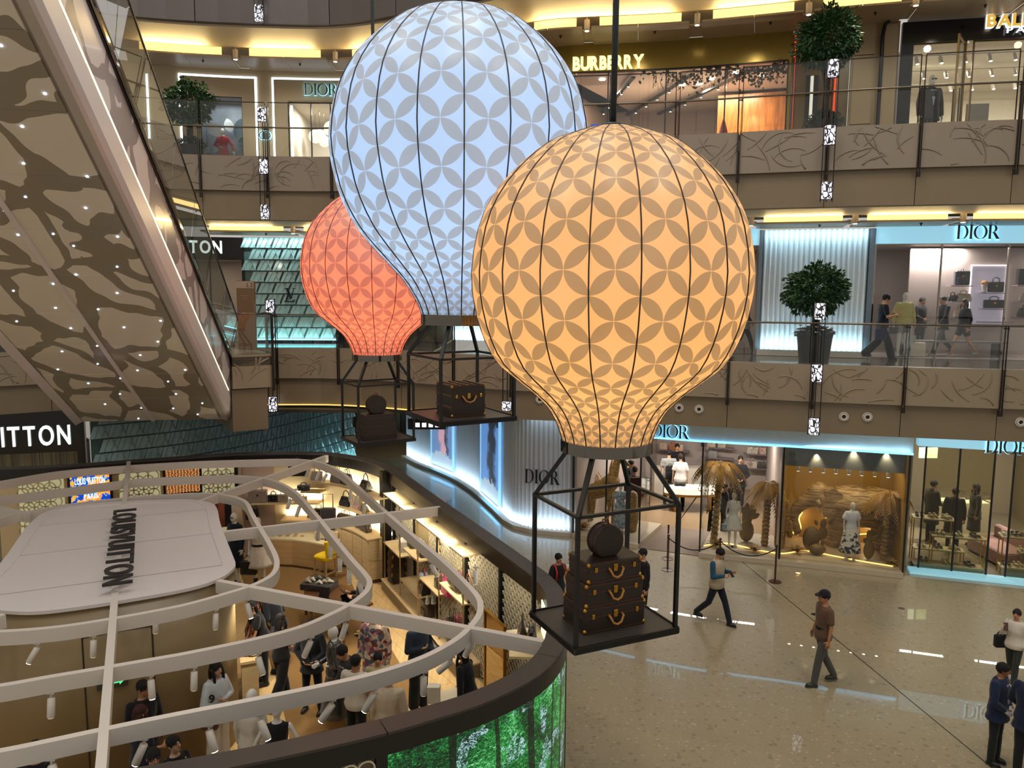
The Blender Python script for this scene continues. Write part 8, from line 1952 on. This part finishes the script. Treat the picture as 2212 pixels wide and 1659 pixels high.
table('dark walnut work table carrying the open travel case',((652,1258),(742,1262),(806,1302),(745,1330),(665,1300)),.75,M_waln,M_waln,'work_table')
p_=atz(690,1268,.77);th=thing('open_case','open dark travel case full of scarves on the work table','suitcase',(p_.x,p_.y,.752),radians(-12));g=MB();g.rbox((0,0,.07),(.72,.48,.14),.03);part('body',g,cloth('#171416','leather'),th,'auto');rng=random.Random(6)
for k in range(14):g=MB();x,y=rng.uniform(-.28,.28),rng.uniform(-.15,.15);g.tube([(x-.08,y,.14),(x,y+rng.uniform(-.05,.05),.19),(x+.08,y+rng.uniform(-.05,.05),.15)],[.02,.04,.02],7);part('scarf',g,cloth(('#cfc8ba','#7f8d86','#2b2b2e','#b9a98e')[k%4]),th,True)
for k,(u,v)in enumerate(((700,1296),(748,1300),(742,1318))):
 p_=atz(u,v,.76);th=thing('screen_stand',('small dark screen on a stand before the open case','dark screen on a stand facing the seated woman','second dark screen on a stand at the table end')[k],'screen',(p_.x,p_.y,.752),radians((-20,50,60)[k]));g=MB();g.mbox(Matrix.Translation((0,0,.1))@Matrix.Rotation(-.5,4,'X'),(.24,.015,.17));part('display',g,M_blackg,th);g=MB();g.box((0,.05,.01),(.14,.12,.02));part('foot',g,M_black,th)
b_=SEATED['root'].location;th=thing('stool','dark stool under the seated woman','stool',(b_.x,b_.y,.034));g=MB();g.lathe([(.2,.46),(.21,.48),(.21,.52),(.18,.54)],20);part('seat',g,M_black,th,'auto');g=MB();g.lathe([(.2,0),(.2,.02),(.03,.03),(.03,.46)],20);part('pedestal',g,M_chrome,th,'auto')
table('low lit display table beside the leather mannequin',((705,1428),(735,1420),(760,1450),(722,1462)),.6,glow('table_light','#dfeee6',.9),M_birch,solid=True)
table('pale display counter with leather goods beside the shop core',((517,1402),(556,1398),(560,1425),(519,1432)),.85,M_birch,M_birch,solid=True)
table('brown display cube behind the white tee boy',((700,1495),(735,1490),(745,1512),(706,1520)),.55,wood('cube_oak','#8f6b3f','#a57f50',.4),wood('cube_oak','#8f6b3f','#a57f50',.4),solid=True)
table('pale desk at the shop front under the hand of the saleswoman',((935,1500),(1000,1478),(1030,1505),(958,1530)),.9,mat('desk_cream','#cdbf9c',.35),M_waln)
p_=atz(930,1512,.95);g=MB();g.rbox((0,0,.14),(.2,.14,.28),.01);solo('paper_carton',g,mat('carton_white','#cfc9b8',.5),'white carton on the front desk before the saleswoman','box',loc=(p_.x+.05,p_.y+.02,.902))
for k in range(6):p_=atz(523+6*k,1415-2*(k%2),.86);bag('%s brown wallet on the pale counter by the core'%ordinal(k),(p_.x,p_.y,.853),.3,.16,.03,.10,('#3a2618','#241a14','#4c3320')[k%3],'pouch',kind='leather')
# ---------------------------------------------------------------- right wall: ring screen, open rack, shelves, mirror
sr0,sr1=s_lat0+.14,rw(1135,1240,.3)[1]
n_st=int((sr1-sr0)/1.55)
for k in range(n_st):
 a=sr0+(sr1-sr0)*k/n_st;b=sr0+(sr1-sr0)*(k+1)/n_st;th=thing('petal_screen','%s bay of the tall metal petal screen along the right wall, counted from the back'%ordinal(k),'screen',tuple(rf((a+b)/2,.1,.30).translation),0,'petal screens of the right wall');g=MB();lattice(g,a+.1,b-.09,.12,ZR-.28,.10,.155,.082,.03,rf,10);part('ring_lattice',g,M_ringm,th,world=True,stuff=True);g=MB();rimslab(g,a,a+.05,0,ZR-.1,.08,.16);part('mullion',g,M_black,th,world=True)
ZC_=2.45;Fa=atz(827,1064.7,ZC_);Fb=atz(999,1202,ZC_);dF=(Fb-Fa);LF=dF.length;dF.normalize();nF=Vector((-dF.y,dF.x,0));
if nF.x<0:nF=-nF
DF=.44;rk=thing('display_rack','long open rack of pale shelves and slim posts along the right wall','rack',(Fa.x,Fa.y,0))
def fs(u,v):p_=onplane(u,v,Fa,nF);return(p_-Fa).dot(dF),p_.z
def FP(s,y,z):return Vector((Fa.x,Fa.y,z))+dF*s+nF*y
def rbrd(s0,s1,z,nm='shelf',y0=0,y1=DF,t=.03):g=MB();g.loft([[FP(s0,y0,z-t),FP(s0,y0,z),FP(s0,y1,z),FP(s0,y1,z-t)],[FP(s1,y0,z-t),FP(s1,y0,z),FP(s1,y1,z),FP(s1,y1,z-t)]]);part(nm,g,M_birch,rk,world=True)
cut=[0]+[fs(u,v)[0]for u,v in((861,1090.5),(900,1122),(945.7,1160))]+[LF]
for a,b in zip(cut,cut[1:]):rbrd(a+.01,b-.01,ZC_,'canopy_board')
for s in cut:
 for y in(.02,DF-.02):g=MB();g.bar(FP(min(max(s,.02),LF-.02),y,.02),FP(min(max(s,.02),LF-.02),y,ZC_-.02),.028);part('post',g,mat('post_gilt','#a88f62',.3,.5),rk,world=True)
SHV=[]
for u0,v0,u1,v1 in((828,1170,862,1203),(870,1183,901,1212),(863,1250,903,1290),(905,1245,945,1288),(948,1258,999,1306)):
 (a,za),(b,zb_)=fs(u0,v0),fs(u1,v1);z=(za+zb_)/2;rbrd(a,b,z);SHV.append((a,b,z))
rbrd(0,LF,.30,'base_board',-.08,DF);g=MB();g.loft([[FP(s,-.06,0),FP(s,-.06,.27),FP(s,DF,.27),FP(s,DF,0)]for s in(0,LF)]);part('plinth',g,mat('rack_plinth','#7a6a4c',.5),rk,world=True)
for a,b,z0,z1,c in((cut[3]+.02,cut[3]+(LF-cut[3])*.24,1.3,2.4,'#a8a23c'),(cut[3]+(LF-cut[3])*.28,LF-.05,1.3,2.4,'#a8a23c'),(cut[1],cut[2],1.6,2.4,'#8f7d5c')):g=MB();g.loft([[FP(s,DF-.05,z0),FP(s,DF-.05,z1),FP(s,DF-.03,z1),FP(s,DF-.03,z0)]for s in(a,b)]);part('back_panel',g,mat('panel_'+c[1:],c,.5),rk,world=True)
for s0,s1 in((.1,LF*.33),(LF*.36,LF*.66),(LF*.7,LF-.1)):
 g=MB();g.loft([[FP(s,DF-.03,.31),FP(s,DF-.03,.33),FP(s,DF,.33),FP(s,DF,.31)]for s in(s0,s1)]);part('light_strip',g,glow('shelf_light','#fff0c0',3.0),rk,world=True)
for k in range(5):
 x0,x1=sr0+(sr1-sr0)*k/5+.1,sr0+(sr1-sr0)*(k+1)/5-.1;strip('rim_lamp',rf(x0,ZR-.31,.34).translation,rf(x1,ZR-.31,.34).translation,4.5*(x1-x0),(1,.92,.72),tuple(rf((x0+x1)/2,0,0).to_3x3()@Vector((0,-.35,-1))),.05)
for k in range(4):strip('rack_lamp',FP(LF*k/4+.1,.04,ZC_-.05),FP(LF*(k+1)/4-.1,.04,ZC_-.05),14,(1,.90,.68),tuple(nF*.5+Vector((0,0,-1))),.05)
rzF=atan2(dF.y,dF.x)
def onrack(lab,u,v,w,h,d,c,st,trim=None,kind='leather',y=.2,z=None):
 s,zz=fs(u,v);zz=z if z is not None else min((x[2]for x in SHV+[(0,LF,.30)]if x[0]-.05<=s<=x[1]+.05),key=lambda q:abs(q-zz));return bag(lab,FP(s,y,zz+.001),rzF,w,h,d,c,st,trim,kind=kind)
for a in(('dark box bag on the upper left rack shelf',872,1180,.26,.2,.18,'#2b241e','box'),('black bag with tan edge on the upper rack shelf',892,1196,.3,.2,.16,'#1c1917','box','#c48a2c'),('dark brown bucket tote with red lining on the rack',897,1268,.30,.34,.2,'#33241c','hobo','#a0203a'),('brown toiletry case with pink handle on the rack',931,1262,.26,.20,.2,'#34231c','box','#d6336c'),('bright pink shopping tote on the rack',946,1262,.34,.36,.14,'#d8246a','tote'),('small dark bag right below the pink tote',943,1285,.2,.26,.12,'#1d1c1e','tote'),('brown trunk bag with pink edges on the rack',972,1275,.30,.26,.16,'#2e211b','box','#e02c6c'),('bag with orange and pink striped handles on the rack',992,1300,.32,.30,.18,'#2d211a','hobo','#d98a68'),('brown backpack with tan straps low on the rack',905,1312,.34,.36,.2,'#2c2019','back','#c98a1e'),('brown duffel with tan handles low on the rack',968,1340,.42,.28,.22,'#33251b','barrel','#b9895c'),('dark duffel with pink edge low on the rack',942,1335,.36,.24,.2,'#3b231f','barrel','#c22a5c')):
 onrack(*a)
bag('pair of pale trainers on the rack shelf',FP(fs(914,1283)[0],.16,SHV[2][2]+.001),rzF+1.2,1,1,1,'#b5b8a4','shoe','#d0cfc0')
s,zz=fs(846,1180);th=thing('clock_box','white box with a gilt clock face on the upper left rack shelf','clock',tuple(FP(fs(852,1180)[0],.2,SHV[0][2]+.001)),rzF);g=MB();g.loft([[Vector((x,y,0))for x,y in((-.1,-.07),(.1,-.07),(.1,.07),(-.1,.07))],[Vector((x,y,.24))for x,y in((-.1,-.07),(.1,-.07),(.1,.07),(-.1,.07))],[Vector((x*.6,y,.32))for x,y in((-.1,-.07),(.1,-.07),(.1,.07),(-.1,.07))]]);part('body',g,M_white,th);g=MB();g.box((0,-.074,.13),(.12,.008,.12));part('face',g,M_brass,th)
for k,(u,v)in enumerate(((866,1170),(884,1190),(890,1190))):p_=FP(fs(u,v)[0],.24,SHV[0 if k==0 else 1][2]+.001);g=MB();g.lathe([(.05,0),(.04,.02),(.03,.12),(.06,.2),(.055,.3),(.01,.33)],14);solo('head_form',g,M_white,('white head form with a scarf beside the clock box','white neck form on the second rack shelf','slim white form right of the neck form')[k],'display head',smooth=True,loc=tuple(p_))
p_=FP(fs(893,1248)[0],.24,SHV[2][2]+.001);th=thing('head_form','white head form wearing a pale blue cap on the rack','display head',tuple(p_));g=MB();g.lathe([(.06,0),(.05,.06),(.05,.16),(.09,.26),(.09,.36),(.02,.43)],16);part('bust',g,M_white,th,True);g=MB();g.ball((0,0,.37),(.11,.11,.09),14,8);g.rbox((-.02,-.14,.345),(.16,.16,.012),.05);part('cap',g,cloth('#b9cbe0'),th,True)
z=.302
for k,(w,d,h)in enumerate(((.40,.62,.24),(.40,.60,.22),(.38,.56,.22),(.36,.5,.18))):p_=FP(.36,.22,z);suitcase('%s dark case of the four stacked at the back end of the rack'%('lowest','second','third','topmost')[k],tuple(p_),rzF-pi/2,d*.6,.36,h,'cases stacked on the rack');z+=h+.002
for k in range(2):p_=FP(LF*.80+.3*k,.2,.302);bag(('tall brown trolley bag at the front end of the rack','tall pink edged trolley bag at the front end of the rack')[k],p_,rzF,.26,.5,.2,'#2a1d18','box',('#4a3020','#d6336c')[k])
# mirror panel and corner shelf at the rounded end
ms0,ms1=rw(1045,1290,.34)[1],rw(1083,1310,.34)[1];th=thing('standing_mirror','tall mirror let into the petal screen of the right wall','mirror',tuple(rf((ms0+ms1)/2,0,.40).translation));g=MB();rimslab(g,ms0,ms1,.05,1.75,.38,.40);part('glass',g,mat('mirror','#b8a684',.03,1.0,var=0),th,world=True);g=MB();rimslab(g,ms0-.03,ms0,.03,1.78,.36,.42);rimslab(g,ms1,ms1+.03,.03,1.78,.36,.42);rimslab(g,ms0,ms1,1.75,1.78,.36,.42);part('frame',g,M_brass,th,world=True)
cs0=rw(1105,1335,.6)[1];cs1=cs0+1.1;zc_=rw(1105,1335,.6)[0].z;g=MB();rimslab(g,cs0,cs1,zc_-.035,zc_,.3,.82);solo('corner_shelf',g,M_birch,'pale corner shelf under the rounded end of the rim','shelf')
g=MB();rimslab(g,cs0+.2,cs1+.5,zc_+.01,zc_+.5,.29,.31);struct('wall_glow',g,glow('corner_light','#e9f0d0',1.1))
for k,(o,c,st)in enumerate(((.62,'#3a2c22','hobo'),(.50,'#23201f','tote'),(.45,'#5c4433','hobo'))):f=rf(cs0+(cs1-cs0)*(.45+.16*k),zc_+.002,o);bag(('round brown bag on the corner shelf','black bag hanging strap up on the corner shelf','brown patterned bag at the wall end of the corner shelf')[k],f.translation,atan2(f.col[0].y,f.col[0].x),.26,.22,.14,c,st)
# exit sign on the core wall
p_,t_=corew(243,1472);t_=t_.to_3d();f=frame_at(p_+Vector((t_.y,-t_.x,0))*(.03 if t_.y*0-t_.x<0 else-.03),t_ if t_.x>0 else-t_);th=thing('exit_sign','dark exit sign with green running figure and arrow on the core wall','sign',tuple(f.translation));g=MB();g.mbox(f,(.40,.03,.16));part('box',g,mat('sign_dark','#3f4036',.3),th,world=True);g=MB()
g.mbox(f@Matrix.Translation((.05,-.018,0)),(.08,.006,.025));g.add([f@Vector(q)for q in((.09,-.018,.045),(.14,-.018,0),(.09,-.018,-.045))],((0,1,2),));g.mbox(f@Matrix.Translation((-.09,-.018,0)),(.07,.006,.11));part('pictogram',g,glow('exit_glow','#4fe08a',1.2),th,world=True)
